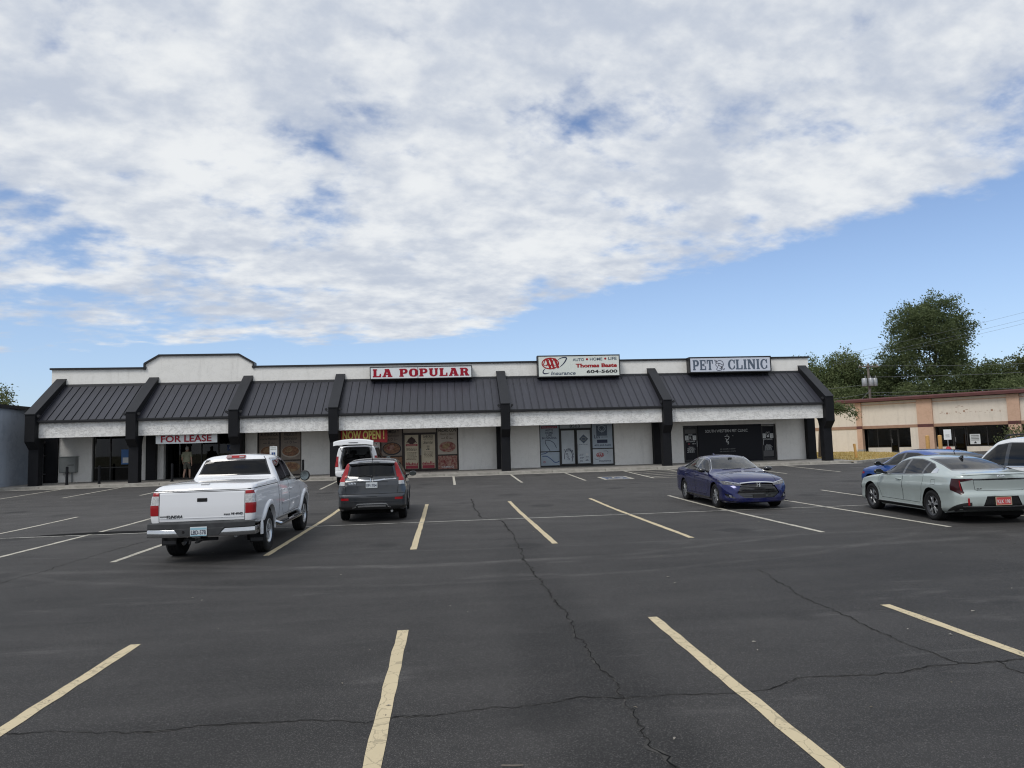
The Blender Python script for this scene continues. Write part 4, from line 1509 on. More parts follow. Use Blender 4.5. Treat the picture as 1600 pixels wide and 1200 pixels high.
eb = thing('meter_cupboard', 'grey metal electrical cupboard mounted on the white wall', 'electrical box', (-20.66, 41.2, 1.1))
MB().box(-21.08, -20.24, 40.84, 41.19, 1.06, 1.92).build('cabinet', 'grey_paint', eb, world=True, bevel=.015)
MB().box(-21.04, -20.28, 40.822, 40.84, 1.10, 1.88).build('door', 'grey_paint', eb, world=True, bevel=.006)
MB().box(-20.62, -20.30, 40.80, 40.823, 1.46, 1.49).build('latch', 'black_trim', eb, world=True)
MB().tube([(-20.5, 41.05, .52), (-20.5, 41.05, 1.06)], .045, 8).build('conduit', 'grey_paint', eb, world=True, smooth=40)
MB().box(-21.12, -20.20, 40.80, 41.19, 1.921, 1.945).build('lid', 'grey_paint', eb, world=True)

for i, (x, w, lab) in enumerate(((-22.42, .05, 'thin grey vertical pipe, left of three beside the black end panel'), (-22.22, .06, 'grey vertical pipe reaching highest, middle of three by the black end panel'), (-21.98, .05, 'grey vertical pipe, right of three beside the black end panel'))):
    p = thing('wall_pipe', lab, 'pipe', (x, 40.9, .46), group='pipes by the black end panel')
    top = (2.75, 3.1, 2.65)[i]
    MB().tube([(x, 40.9, .46), (x, 40.9, top), (x, 41.0, top + .08), (x, 41.09, top + .1)], w, 10).build('pipe', 'galv', p, world=True, smooth=50)
    for z in (1.0, 2.0):
        MB().box(x - .08, x + .08, 40.82, 41.10, z, z + .04).build('clamp', 'galv', p, world=True)

ps = thing('parking_sign', 'small white and blue wheelchair parking sign on a thin post', 'sign', (-9.04, 38.25, .47))
MB().box(-9.065, -9.015, 38.24, 38.28, .47, 2.2).build('post', 'galv', ps, world=True)
MB().box(-9.23, -8.85, 38.222, 38.234, 1.60, 2.17).build('sign_plate', 'sign_white', ps, world=True, bevel=.004)
MB().box(-9.135, -8.945, 38.214, 38.222, 1.66, 1.86).build('symbol_panel', 'ink_blue', ps, world=True)
oval(-9.04, 1.83, .016, .018, 'ink_white', ps, y=38.212, name='symbol')
oval(-9.045, 1.725, .048, .05, 'ink_white', ps, y=38.212, t=.016, name='symbol', a0=-200, a1=60)
strokes([(-9.045, 1.81, -9.045, 1.75), (-9.045, 1.75, -9.0, 1.75), (-9.0, 1.75, -8.985, 1.69)], 'ink_white', ps, .018, 38.211, 'symbol')
text('RESERVED', 'leaf_mid', ps, (-9.04, 38.218, 2.10), .30, .05, ext=.002)
text('PARKING', 'leaf_mid', ps, (-9.04, 38.218, 2.02), .30, .05, ext=.002)

# ------------------------------------------------------------------ man walking to the entrance
mat('skin', (0.42, 0.26, 0.19), 0.6)
mat('shirt', (0.27, 0.275, 0.19), 0.85, var=0.12, vscale=6)
mat('shorts', (0.10, 0.098, 0.08), 0.85, var=0.15, vscale=6)
mat('hair_grey', (0.42, 0.41, 0.39), 0.9, var=0.3, vscale=30)
mat('shoe', (0.06, 0.055, 0.05), 0.7)


def skin_mesh(name, verts, edges, radii, root, m, parent, sub=2):
    me = bpy.data.meshes.new(name)
    me.from_pydata(verts, edges, [])
    o = bpy.data.objects.new('tmp_' + name, me)
    COL.objects.link(o)
    mo = o.modifiers.new('skin', 'SKIN')
    mo.use_smooth_shade = True
    sk = me.skin_vertices[0].data
    for i, r in enumerate(radii):
        sk[i].radius = r if hasattr(r, '__len__') else (r, r)
        sk[i].use_root = (i == root)
    s = o.modifiers.new('sub', 'SUBSURF')
    s.levels = s.render_levels = sub
    dg = bpy.context.evaluated_depsgraph_get()
    dg.update()
    out = bpy.data.meshes.new_from_object(o.evaluated_get(dg))
    bpy.data.objects.remove(o)
    out.name = name
    out.shade_smooth()
    return link(name, out, m, parent)


def build_man():
    # faces +Y (his back to the camera), mid-stride
    P = thing('person', 'man with grey hair in olive shirt and dark shorts walking to the entrance', 'person', (-14.15, 40.3, .51), radians(-4))
    P.scale = (1.03, 1.03, 1.03)
    V = {'pelvis': (0, 0, .93), 'belly': (0, .01, 1.08), 'chest': (0, .0, 1.28), 'upchest': (0, -.01, 1.40), 'neck': (0, .0, 1.49), 'head0': (0, .02, 1.57), 'head1': (0, .03, 1.66), 'head2': (0, .02, 1.72),
         'nose': (0, .115, 1.60)}
    R = {'pelvis': (.16, .12), 'belly': (.165, .125), 'chest': (.17, .115), 'upchest': (.13, .09), 'neck': (.058, .058), 'head0': (.068, .08), 'head1': (.078, .092), 'head2': (.05, .06), 'nose': .012}
    E = [('pelvis', 'belly'), ('belly', 'chest'), ('chest', 'upchest'), ('upchest', 'neck'), ('neck', 'head0'), ('head0', 'head1'), ('head1', 'head2'), ('head0', 'nose')]
    for s, n in ((-1, 'l'), (1, 'r')):
        sw = .10 * s                      # arm swing
        V.update({'sh' + n: (.19 * s, -.01, 1.40), 'el' + n: (.255 * s, -.04 - sw * .3, 1.12), 'wr' + n: (.265 * s, .05 - sw, .87), 'pa' + n: (.262 * s, .07 - sw, .80)})
        R.update({'sh' + n: .062, 'el' + n: .043, 'wr' + n: .030, 'pa' + n: (.020, .036)})
        E += [('upchest', 'sh' + n), ('sh' + n, 'el' + n), ('el' + n, 'wr' + n), ('wr' + n, 'pa' + n)]
        for k in range(4):
            y = .045 - sw + k * .018
            V['f%d%s' % (k, n)] = (.258 * s, y + .01, .755)
            V['g%d%s' % (k, n)] = (.250 * s, y + .008, .715 - (.012 if k in (1, 2) else 0))
            R['f%d%s' % (k, n)] = .0085
            R['g%d%s' % (k, n)] = .0075
            E += [('pa' + n, 'f%d%s' % (k, n)), ('f%d%s' % (k, n), 'g%d%s' % (k, n))]
        V['th' + n] = (.245 * s, .115 - sw, .79)
        V['tt' + n] = (.235 * s, .125 - sw, .755)
        R['th' + n] = .010
        R['tt' + n] = .0085
        E += [('pa' + n, 'th' + n), ('th' + n, 'tt' + n)]
        st = .13 * s
        V.update({'hip' + n: (.09 * s, 0, .88), 'kn' + n: (.10 * s, .05 + st * .5, .49), 'ca' + n: (.102 * s, .0 + st * .8, .33), 'an' + n: (.105 * s, -.02 + st, .085 + (.03 if s < 0 else 0)), 'to' + n: (.115 * s, .13 + st, .035)})
        R.update({'hip' + n: .095, 'kn' + n: .058, 'ca' + n: .058, 'an' + n: .036, 'to' + n: (.032, .024)})
        E += [('pelvis', 'hip' + n), ('hip' + n, 'kn' + n), ('kn' + n, 'ca' + n), ('ca' + n, 'an' + n), ('an' + n, 'to' + n)]
    names = list(V)
    ix = {n: i for i, n in enumerate(names)}
    body = skin_mesh('body', [V[n] for n in names], [(ix[a], ix[b]) for a, b in E], [R[n] for n in names], ix['pelvis'], 'skin', P)
    # shirt: a loose shell over the trunk and upper arms
    ns = ['hem', 'belly', 'chest', 'upchest', 'collar', 'shl', 'sll', 'shr', 'slr']
    VV = dict(V)
    VV['hem'] = (0, -.005, .93)
    VV['collar'] = (0, -.005, 1.475)
    VV['sll'] = tuple(Vector(V['shl']).lerp(Vector(V['ell']), .85))
    VV['slr'] = tuple(Vector(V['shr']).lerp(Vector(V['elr']), .85))
    RR = {'hem': (.205, .155), 'belly': (.20, .155), 'chest': (.20, .14), 'upchest': (.155, .115), 'collar': (.075, .07), 'shl': .088, 'sll': .078, 'shr': .088, 'slr': .078}
    iy = {n: i for i, n in enumerate(ns)}
    ee = [('hem', 'belly'), ('belly', 'chest'), ('chest', 'upchest'), ('upchest', 'collar'), ('upchest', 'shl'), ('shl', 'sll'), ('upchest', 'shr'), ('shr', 'slr')]
    skin_mesh('shirt', [VV[n] for n in ns], [(iy[a], iy[b]) for a, b in ee], [RR[n] for n in ns], 1, 'shirt', P)
    VV['kl'] = tuple(Vector(V['hipl']).lerp(Vector(V['knl']), .95))
    VV['kr'] = tuple(Vector(V['hipr']).lerp(Vector(V['knr']), .95))
    VV['waist'] = (0, 0, 1.0)
    ns = ['waist', 'pelvis', 'hipl', 'kl', 'hipr', 'kr']
    RR = {'waist': (.17, .13), 'pelvis': (.175, .14), 'hipl': .115, 'kl': .093, 'hipr': .115, 'kr': .093}
    iy = {n: i for i, n in enumerate(ns)}
    skin_mesh('shorts', [VV[n] for n in ns], [(iy[a], iy[b]) for a, b in (('waist', 'pelvis'), ('pelvis', 'hipl'), ('hipl', 'kl'), ('pelvis', 'hipr'), ('hipr', 'kr'))], [RR[n] for n in ns], 1, 'shorts', P)
    mb = MB().ball((0, .005, 1.685), .098, 14, 10, (.88, 1.02, .82)).ball((0, -.03, 1.63), .085, 14, 8, (.92, .75, .95))
    mb.build('hair', 'hair_grey', P, smooth=80)
    mb = MB()
    for s in (-1, 1):
        mb.ball((.082 * s, .025, 1.60), .03, 8, 6, (.4, .7, 1))
    mb.build('ears', 'skin', P, smooth=80)
    for s in (-1, 1):
        mb = MB().ball((.03 * s, .105, 1.625), .012, 8, 6)
        mb.build('eye', 'ink_black', P, smooth=80)
    MB().ball((0, .108, 1.555), .02, 8, 5, (1.1, .35, .3)).build('mouth', 'ink_red', P, smooth=80)
    for s, n in ((-1, 'l'), (1, 'r')):
        a = V['an' + n]
        mb = MB().ball((a[0], a[1] + .07, a[2] - .035), .10, 12, 8, (.46, 1.4, .46))
        mb.build('shoe', 'shoe', P, smooth=80)


build_man()

# ------------------------------------------------------------------ neighbours
nb = thing('neighbour_building', 'pale blue-grey windowless building beside the left end of the shops', 'building', (-30, 44, .3))
MB().box(-40, -22.62, 36.2, 56, .25, 4.52).build('wall', 'wall_blue', nb, world=True)
mb = MB().box(-40.2, -22.48, 36.0, 56.2, 4.52, 4.70)
mb.build('roof_edge', 'metal_and_lit_top', nb, world=True)

rb = thing('beige_building', 'single storey beige building with tan pilasters and maroon roof edge', 'building', (44.6, 61.6, .15), radians(-53.13))
# local: +x along the front to the right and nearer, -y towards the lot
H = lambda z: z - .15
PX = [-19.0, -12.6, -5.93, 0.0, 6.92, 13.6, 20.0]
PWD = [.6, .6, .5, 1.3, .9, .9, .9]
for (a, b) in ((-19, -5.93), ):
    MB().box(a, b, 0.0, .3, -.3, H(2.45)).build('wall', 'stucco_cream', rb)
MB().box(-19, 20, .05, .35, H(2.70), H(5.02)).build('upper_wall', 'stucco_cream', rb)
MB().box(-19, 20, -.06, .36, H(2.42), H(2.70)).build('band', 'brown_band', rb)
MB().box(-19, 20, -.02, .049, H(4.72), H(4.80)).build('moulding', 'stucco_tan', rb)
for x, w in zip(PX, PWD):
    MB().box(x - w / 2, x + w / 2, -.16, .4, .02, H(5.02)).build('pilaster', 'stucco_tan', rb)
    MB().box(x - w / 2 - .004, x + w / 2 + .004, -.17, -.01, H(2.42), H(2.70)).build('pilaster_band', 'maroon', rb)
    MB().box(x - w / 2 - .03, x + w / 2 + .03, -.19, .41, -.3, .26).build('pilaster_base', 'concrete', rb)
# overhanging roof edge
MB().prism([(-.55, H(5.06)), (-.55, H(5.28)), (-.30, H(5.40)), (14, H(5.44)), (14, H(5.06))], 'x', -20.5, 21).build('roof', 'maroon', rb)
MB().box(-19, 20, 6.0, 13.5, -.3, H(5.0)).build('building_body', 'stucco_cream', rb)
def shopwin(x0, x1, mulls, door=None):
    y = .55
    MB().box(x0, x1, y - .05, y + .1, -.3, H(.56)).build('knee_wall', 'stucco_cream', rb)
    mb = MB()
    mb.box(x0, x1, y - .04, y + .04, H(2.34), H(2.42)).box(x0, x1, y - .04, y + .04, H(.56), H(.64))
    for q in (x0 + .04, x1 - .04) + tuple(mulls):
        mb.box(q - .04, q + .04, y - .039, y + .039, H(.64), H(2.34))
    w = mb.build('window', 'frame_dark', rb)
    qs = [x0 + .04] + list(mulls) + [x1 - .04]
    for a, b in zip(qs, qs[1:]):
        MB().box(a + .04, b - .04, y - .01, y + .002, H(.64), H(2.34)).build('pane', 'shop_glass', w)
    if door:
        d = MB().box(door[0], door[1], y - .07, y - .045, -.12, H(2.34)).build('door', 'frame_dark', rb)
        MB().box(door[0] + .08, door[1] - .08, y - .085, y - .071, .1, H(2.2)).build('pane', 'shop_glass', d)
        MB().tube([(door[0] + .12, y - .12, .85), (door[0] + .12, y - .12, 1.25)], .02, 6).build('door_handle', 'galv', d)
shopwin(-5.45, -1.35, (-4.5, -3.3, -2.6), (-3.3, -2.62))
shopwin(.66, 6.45, (2.0, 3.15, 4.7), (2.1, 3.05))
shopwin(7.4, 13.1, (9.0, 10.5, 12.0))
MB().box(-1.35, -.65, -.05, .6, -.3, H(2.42)).build('pier', 'stucco_cream', rb)
MB().box(-5.68, .64, .8, 5.9, H(2.40), H(2.44)).build('ceiling', 'soffit', rb)
mb = MB().box(-19, 20, 5.7, 5.95, -.3, H(2.44))
mb.build('interior_wall', 'interior_dark', rb)
MB().box(3.35, 4.15, .455, .465, H(.75), H(1.65)).build('notice', 'ink_white', rb)
lines_src = [(3.45, z, 4.05, z) for z in (H(1.5), H(1.38), H(1.24), H(1.12))]
mb = MB()
for (a, z, b, _) in lines_src:
    mb.box(a, b, .448, .4545, z - .03, z + .02)
mb.prism([(3.62, H(.82)), (3.88, H(.82)), (3.75, H(1.02))], 'y', .448, .4545)
mb.build('notice_print', 'ink_black', rb)
# ghost marks where a sign has been taken down
mb = MB()
r = random.Random(11)
for k in range(26):
    x = 1.2 + k * .185 + r.uniform(-.05, .05)
    z = H(3.55) + r.uniform(-.05, .1)
    mb.box(x, x + r.uniform(.02, .16), .044, .0495, z, z + r.choice((.02, .03, .16)))
for (x, z) in ((2.5, 4.1), (2.7, 4.2), (2.95, 4.15), (3.3, 3.85)):
    mb.box(x, x + .18, .044, .0495, H(z), H(z) + .04)
mb.build('sign_ghost', 'brown_band', rb)

# small furniture by the grass
pst = thing('marker_post', 'short leaning yellow-orange wooden post in the dry grass', 'post', (26.6, 43.6, gz(26.6, 43.6)))
MB().box(-.06, .06, -.06, .06, 0, .98, Matrix.Rotation(radians(-6), 4, 'Y')).build('post_body', 'yellow_paint', pst, bevel=.01)
MB().box(-.065, .065, -.065, .065, .98, 1.0, Matrix.Rotation(radians(-6), 4, 'Y')).build('post_top', 'yellow_paint', pst)
y0b = None
for x, y, lab in ((41.6, 57.4, 'yellow bollard by the tan pilaster, left one of the pair'), (42.6, 57.2, 'yellow bollard by the tan pilaster, right one of the pair')):
    if y0b is None:
        y0b = thing('bollard', lab, 'bollard', group='yellow bollards by the beige building')
        MB().tube([(0, 0, -.1), (0, 0, 1.45)], .16, 14).build('post', 'yellow_paint', y0b, smooth=40)
        MB().ball((0, 0, 1.45), .16, 14, 6, (1, 1, .5)).build('cap', 'yellow_paint', y0b, smooth=60)
        c = y0b
    else:
        c = dup(y0b)
        c['label'] = lab
    c.location = (x, y, gz(x, y))
sg = thing('portable_sign', 'white sign plate on a post in a dark red base by the far windows', 'sign', (40.6, 53.6, gz(40.6, 53.6)), radians(-35))
MB().lathe([(.42, 0), (.40, .10), (.24, .36), (.14, .55), (.06, .6)], 'z', 14).build('base', 'banner_red', sg, smooth=40)
MB().tube([(0, 0, .5), (0, 0, 1.75)], .035, 8).build('post', 'galv', sg)
MB().box(-.26, .26, -.05, -.036, 1.15, 1.98).build('sign_plate', 'sign_white', sg, bevel=.004)
MB().box(-.14, .14, -.056, -.05, 1.50, 1.56).box(-.14, .14, -.056, -.05, 1.36, 1.40).build('sign_print', 'grey_paint', sg)
st = thing('parking_stop', 'cracked yellow concrete wheel stop before the beige building', 'wheel stop', (39.1, 50.4, gz(39.1, 50.4)), radians(18))
MB().prism([(-.12, 0), (.12, 0), (.07, .15), (-.07, .15)], 'x', -1.05, .35).build('stop_block', 'yellow_paint', st, bevel=.01)
MB().prism([(-.12, 0), (.12, 0), (.06, .13), (-.06, .13)], 'x', .40, 1.0).build('broken_end', 'yellow_paint', st, bevel=.02)

# plank fence behind the passage at the right end
fn = thing('plank_fence', 'weathered grey-brown plank fence seen through the passage at the right end', 'fence', (27.0, 56.0, .3))
me = MB().box(-.07, .07, -.012, .012, 0, 1.85).mesh('plank')
r = random.Random(3)
for k in range(34):
    link('plank', me, 'wood_grey', fn, (-4 + k * .155, r.uniform(-.01, .01), r.uniform(-.03, .03)))
for z in (.35, 1.5):
    MB().box(-4.1, 1.2, .02, .07, z, z + .09).build('rail', 'wood_grey', fn)

# ------------------------------------------------------------------ trees
def crown_mesh(name, lobes, n, leaf, seed, gap=0.35):
    """leaf-sized faces in clumps on and inside a set of ellipsoid lobes (centre, radii)"""
    rnd = random.Random(seed)
    vs, fs = [], []
    tot = sum(l[1][0] * l[1][1] * l[1][2] for l in lobes)
    for c, r in lobes:
        per = 26
        k = max(4, int(n * (r[0] * r[1] * r[2]) / tot / per))
        for _ in range(k):
            # clump centre, mostly near the surface of the lobe
            a, z = rnd.uniform(0, 2 * pi), rnd.uniform(-.85, 1)
            q = sqrt(1 - z * z)
            rad = rnd.random() ** 0.35
            # uneven outline
            d = Vector((q * cos(a), q * sin(a), z))
            bump = 0.82 + .42 * mnoise.noise(Vector((d.x * 2.1 + seed, d.y * 2.1 + c[0], d.z * 2.1 + c[2])))
            pc = Vector((c[0] + d.x * r[0] * rad * bump, c[1] + d.y * r[1] * rad * bump, c[2] + d.z * r[2] * rad * bump))
            if mnoise.noise(pc * 0.45 + Vector((seed * 3.1, 0, 0))) < -gap:
                continue
            cs = rnd.uniform(.6, 1.15) * leaf * 2.6
            for _l in range(per):
                o = Vector((rnd.gauss(0, 1), rnd.gauss(0, 1), rnd.gauss(0, .75))) * cs * .55
                p = pc + o
                u = Vector((rnd.gauss(0, 1), rnd.gauss(0, 1), rnd.gauss(0, 1))).normalized()
                w = u.cross(Vector((rnd.gauss(0, 1), rnd.gauss(0, 1), rnd.gauss(0, 1)))).normalized()
                s = leaf * rnd.uniform(.55, 1.15)
                b = len(vs)
                vs += [p - u * s * .5, p + w * s * .30, p + u * s * .5, p - w * s * .30]
                fs.append((b, b + 1, b + 2, b + 3))
    me = bpy.data.meshes.new(name)
    me.from_pydata(vs, [], fs)
    return me


def trunk_mesh(name, h, r, limbs, seed):
    rnd = random.Random(seed)
    mb = MB()
    pts = [(rnd.uniform(-.1, .1) * i * .3, rnd.uniform(-.1, .1) * i * .3, h * i / 5) for i in range(6)]
    mb.tube(pts, [r * (1.25 if i == 0 else 1 - .13 * i) for i in range(6)], 9)
    for (x, y, z) in limbs:
        b = Vector(pts[rnd.randint(3, 5)])
        e = Vector((x, y, z))
        m1 = b.lerp(e, .5) + Vector((0, 0, -.1 * (e - b).length))
        mb.tube([b, m1, e], [r * .45, r * .3, r * .08], 6)
        for _ in range(3):
            t = m1.lerp(e, rnd.random())
            mb.tube([t, t + Vector((rnd.uniform(-1, 1), rnd.uniform(-1, 1), rnd.uniform(.2, 1))) * (e - b).length * .35], [r * .16, r * .04], 5)
    return mb.mesh(name, smooth=60)


def tree(label, loc, lobes, n, leaf, m, seed, trunk_h, trunk_r, group, gap=.35, rot=0.0):
    t = thing('tree', label, 'tree', loc, rot, group)
    link('crown', crown_mesh('crown', lobes, n, leaf, seed, gap), m, t)
    link('trunk', trunk_mesh('trunk', trunk_h, trunk_r, [c for c, r in lobes], seed), 'bark', t)
    return t


G = 'trees beyond the buildings'
# big dark tree right of centre of the beige building
tree('tall dark round-headed tree rising highest above the beige building', (59.5, 80.5, 0),
     [((0, 0, 14.0), (4.8, 4.2, 4.8)), ((-3.8, 0, 11.2), (3.0, 3.2, 4.0)), ((3.6, .5, 11.2), (3.0, 3.2, 4.2)), ((.4, -1, 7.8), (5.2, 3.6, 4.0)), ((1.7, 0, 16.6), (3.6, 2.8, 2.6)), ((-2.4, 0, 15.2), (2.7, 2.5, 2.8)), ((4.0, 0, 14.4), (2.5, 2.4, 3.0))],
     62000, .27, 'leaf_dark', 1, 8.5, .42, G, .42)
protoA = [((0, 0, 8.4), (3.0, 2.8, 3.0)), ((-2.1, .4, 6.8), (2.2, 2.0, 2.6)), ((2.1, -.3, 6.8), (2.4, 2.0, 2.7)), ((.2, .2, 4.6), (3.4, 2.5, 2.4))]
rowt = [  # x, y, scale, height scale, material, label
    (47.0, 87.0, 1.15, 1.10, 'leaf_mid', 'mid green tree just right of the black canopy end'),
    (51.0, 85.0, 0.95, 1.16, 'leaf_mid', 'pale-topped green tree behind the transformer pole'),
    (54.5, 83.0, 1.00, 0.98, 'leaf_dark', 'dark tree filling the gap left of the tallest tree'),
    (63.0, 76.5, 1.10, 0.92, 'leaf_dark', 'dark low tree under the right side of the tallest tree'),
    (68.0, 75.0, 1.05, 1.02, 'leaf_olive', 'olive green tree right of the tallest tree'),
    (71.5, 73.0, 1.00, 1.04, 'leaf_dark', 'dark tree at the right edge above the beige roof'),
    (75.5, 71.0, 1.10, 1.0, 'leaf_olive', 'olive tree farthest right, partly outside the picture'),
    (44.0, 90.0, 1.1, 1.0, 'leaf_dark', 'dark tree mostly hidden by the right end of the shops'),
]
for i, (x, y, s, hs, m, lab) in enumerate(rowt):
    lobes = [((c[0] * s + random.uniform(-.5, .5), c[1] * s, c[2] * hs), (r[0] * s * random.uniform(.9, 1.15), r[1] * s, r[2] * hs)) for c, r in protoA]
    tree(lab, (x, y, 0), lobes, 26000, .29, m, 20 + i, 4.5, .26, G, .6, random.uniform(-.4, .4))
# understorey that closes the view under the crowns
for i, (x, y, lab) in enumerate(((50.0, 82, 'tall green bush between the canopy end and the transformer pole'), (57.0, 78, 'tall green bush at the foot of the tallest tree'), (65.0, 72.5, 'tall green bush behind the right part of the maroon roof'), (70.5, 69.5, 'tall green bush behind the maroon roof at the right edge'))):
    t = thing('bush', lab, 'bush', (x, y, 0), 0, 'bushes behind the beige building')
    link('foliage', crown_mesh('foliage', [((0, 0, 4.4), (4.9, 2.2, 4.3)), ((2.4, 0, 4.8), (3.0, 2, 4.0)), ((-2.4, 0, 4.6), (3.0, 2, 3.8))], 20000, .29, 50 + i, .8), 'leaf_mid', t)
    MB().tube([(0, 0, 0), (.1, 0, 2.2)], [.16, .08], 7).build('stem', 'bark', t)
# tops behind the shops and beyond the blue-grey building
for i, (x, y, s, hs, m, lab) in enumerate((
        (24.4, 75.0, .85, .90, 'leaf_mid', 'treetop showing just above the pet clinic sign'),
        (33.8, 80.0, .95, .97, 'leaf_dark', 'treetop peeping over the right end of the parapet'),
        (-41.5, 64.0, .9, .72, 'leaf_olive', 'olive treetop over the blue-grey building at the left edge'),
        (-37.8, 63.0, .75, .76, 'leaf_olive', 'olive treetop between the blue-grey building and the first column'))):
    lobes = [((c[0] * s, c[1] * s, c[2] * hs), (r[0] * s, r[1] * s, r[2] * hs)) for c, r in protoA]
    tree(lab, (x, y, 0), lobes, 8000, .24, m, 70 + i, 4.5, .24, 'treetops behind the roofs', .15, i * 1.3)
# drooping evergreen bough by the last column
t = thing('evergreen_shrub', 'leggy dark evergreen whose bough droops past the last black column', 'shrub', (26.45, 47.0, gz(26.45, 47)), 0)
link('foliage', crown_mesh('foliage', [((.6, 0, 3.55), (1.1, .8, .42)), ((1.45, 0, 3.38), (.85, .6, .36)), ((2.05, 0, 3.08), (.5, .45, .34)), ((-.3, 0, 3.7), (.8, .8, .45))], 2600, .15, 91, .5), 'leaf_dark', t)
MB().tube([(-.35, .2, -.1), (-.3, .1, 1.6), (-.15, 0, 3.1), (.6, 0, 3.5), (1.9, 0, 3.25)], [.13, .11, .09, .06, .03], 8).build('trunk', 'bark', t, smooth=60)
# loose shrub in front of the beige building, right
t = thing('leafy_shrub', 'loose pale green shrub beside the white car, before the beige building', 'shrub', (43.9, 49.4, gz(43.9, 49.4)), 0)
link('foliage', crown_mesh('foliage', [((0, 0, 1.5), (1.7, 1.3, 1.2)), ((1.3, 0, 1.2), (1.3, 1.2, 1.2)), ((-1.6, 0, .9), (1.0, .9, .8)), ((.5, 0, 2.2), (1.0, .9, .8))], 3200, .17, 95, .25), 'leaf_olive', t)
mb = MB()
for k in range(7):
    a = k * .9
    mb.tube([(0, 0, -.1), (.5 * cos(a), .4 * sin(a), .9), (1.2 * cos(a), .9 * sin(a), 1.9)], [.04, .03, .01], 5)
mb.build('stems', 'bark', t)

# ------------------------------------------------------------------ pole and wires
pl = thing('utility_pole', 'wooden utility pole with grey transformers behind the beige building', 'utility pole', (48.5, 76.0, 0))
MB().tube([(0, 0, 0), (0, 0, 10.0)], [.17, .12], 10).build('pole', 'pole_wood', pl, smooth=40)
MB().box(-1.2, 1.2, -.19, -.06, 9.55, 9.68).build('crossarm', 'pole_wood', pl)
for x in (-1.05, -.5, .5, 1.05):
    MB().lathe([(.03, 0), (.06, .05), (.03, .08), (.06, .12), (.02, .18)], 'z', 8, (x, -.12, 9.68)).build('insulator', 'sign_white', pl)
for x in (-.62, 0.0, .62):
    b = MB().lathe([(.02, -.02), (.27, 0), (.29, .05), (.29, .86), (.25, .92), (.02, .95)], 'z', 14, (x, -.34 if x == 0 else -.12, 7.35)).build('transformer', 'galv', pl, smooth=40)
    MB().tube([(x, -.3, 8.28), (x, -.3, 8.55)], .04, 6).build('bushing', 'galv', b)
def wire(p0, p1, sag, label, r=.016):
    n = 20
    pts = []
    for i in range(n + 1):
        t = i / n
        p = Vector(p0).lerp(Vector(p1), t)
        p.z -= sag * 4 * t * (1 - t)
        pts.append(p)
    w = MB().tube(pts, r, 5).build('overhead_wire', 'wire')
    tag(w, label, 'wire', 'overhead wires by the pole')
wire((48.5, 75.8, 9.7), (96, 66, 11.2), 1.0, 'upper wire running right from the pole top')
wire((48.5, 75.8, 8.4), (90, 60, 10.0), .9, 'wire running right at transformer height')
wire((48.5, 75.8, 6.6), (88, 58, 7.6), .6, 'lower cable running right from the pole')
wire((48.5, 75.8, 6.3), (80, 58, 6.2), .5, 'lowest cable running right over the maroon roof')
wire((48.5, 75.8, 7.6), (26, 70, 7.0), .5, 'wire running left from the pole behind the canopy')
wire((48.5, 75.8, 6.6), (30, 64, 5.4), .4, 'lower wire running left from the pole')
wire((36.33, 62.4, 9.27), (64.01, 59.21, 15.26), .3, 'highest thin wire crossing the sky beside the tall tree', .009)
wire((36.32, 62.45, 8.73), (64.0, 59.27, 14.54), .3, 'middle thin wire crossing the sky beside the tall tree', .009)
wire((36.32, 62.47, 8.49), (63.99, 59.32, 14.06), .3, 'lowest thin wire crossing the sky beside the tall tree', .009)
wire((48.5, 75.7, 7.0), (44.6, 73.0, 4.9), .02, 'slanting guy wire at the left of the pole', .02)

# scraps of litter and grit on the asphalt
r = random.Random(77)
mb = MB()
for k in range(150):
    y = 3.5 + 30 * r.random() ** 1.4
    x = r.uniform(-.75, .95) * (y + 2)
    a, s, z = r.uniform(0, 6.28), r.uniform(.006, .022) * (1 + y / 25), gz(x, y) + .006
    e = r.uniform(.3, 1)
    mb.add([(x + s * cos(a), y + s * sin(a), z), (x - e * s * sin(a), y + e * s * cos(a), z + .006), (x - s * cos(a), y - s * sin(a), z), (x + e * s * sin(a), y - e * s * cos(a), z + .004)], [(0, 1, 2, 3)])
mat('grit', (0.38, 0.36, 0.32), 0.9, col2=(0.12, 0.10, 0.07), vscale=0.7)
tag(mb.build('litter', 'grit'), kind='stuff')
mb = MB().tube([(.30, 4.44, .012), (.38, 4.42, .014), (.43, 4.425, .010)], .005, 5)
tag(mb.build('twig', 'pole_wood'), 'small pale twig lying on the asphalt near the bottom centre', 'twig')
# ------------------------------------------------------------------ vehicles: the body builder
from mathutils.bvhtree import BVHTree


def paint(name, col, metal=0.0, rough=0.35, coat=1.0, flake=0.0):
    m = bpy.data.materials.new(name)
    m.use_nodes = True
    t = NT(m.node_tree)
    b = t.n['Principled BSDF']
    pos = t.node('ShaderNodeTexCoord').outputs['Object']
    b.inputs['Metallic'].default_value = metal
    b.inputs['Coat Weight'].default_value = coat
    b.inputs['Coat Roughness'].default_value = 0.02
    # road film: duller and a touch browner low on the body
    x, y, z = t.sep(pos)
    d = t.math('MULTIPLY', t.ramp(z, 0.75, 0.25), t.ramp(t.noise(pos, 2.5, 5, 0.6), 0.3, 0.75))
    t.l.new(t.math('ADD', rough, t.math('MULTIPLY', d, 0.25)), b.inputs['Roughness'])
    c = t.mix(t.math('MULTIPLY', d, 0.30), col, (0.13, 0.115, 0.10))
    t.l.new(c, b.inputs['Base Color'])
    M[name] = m
    return m


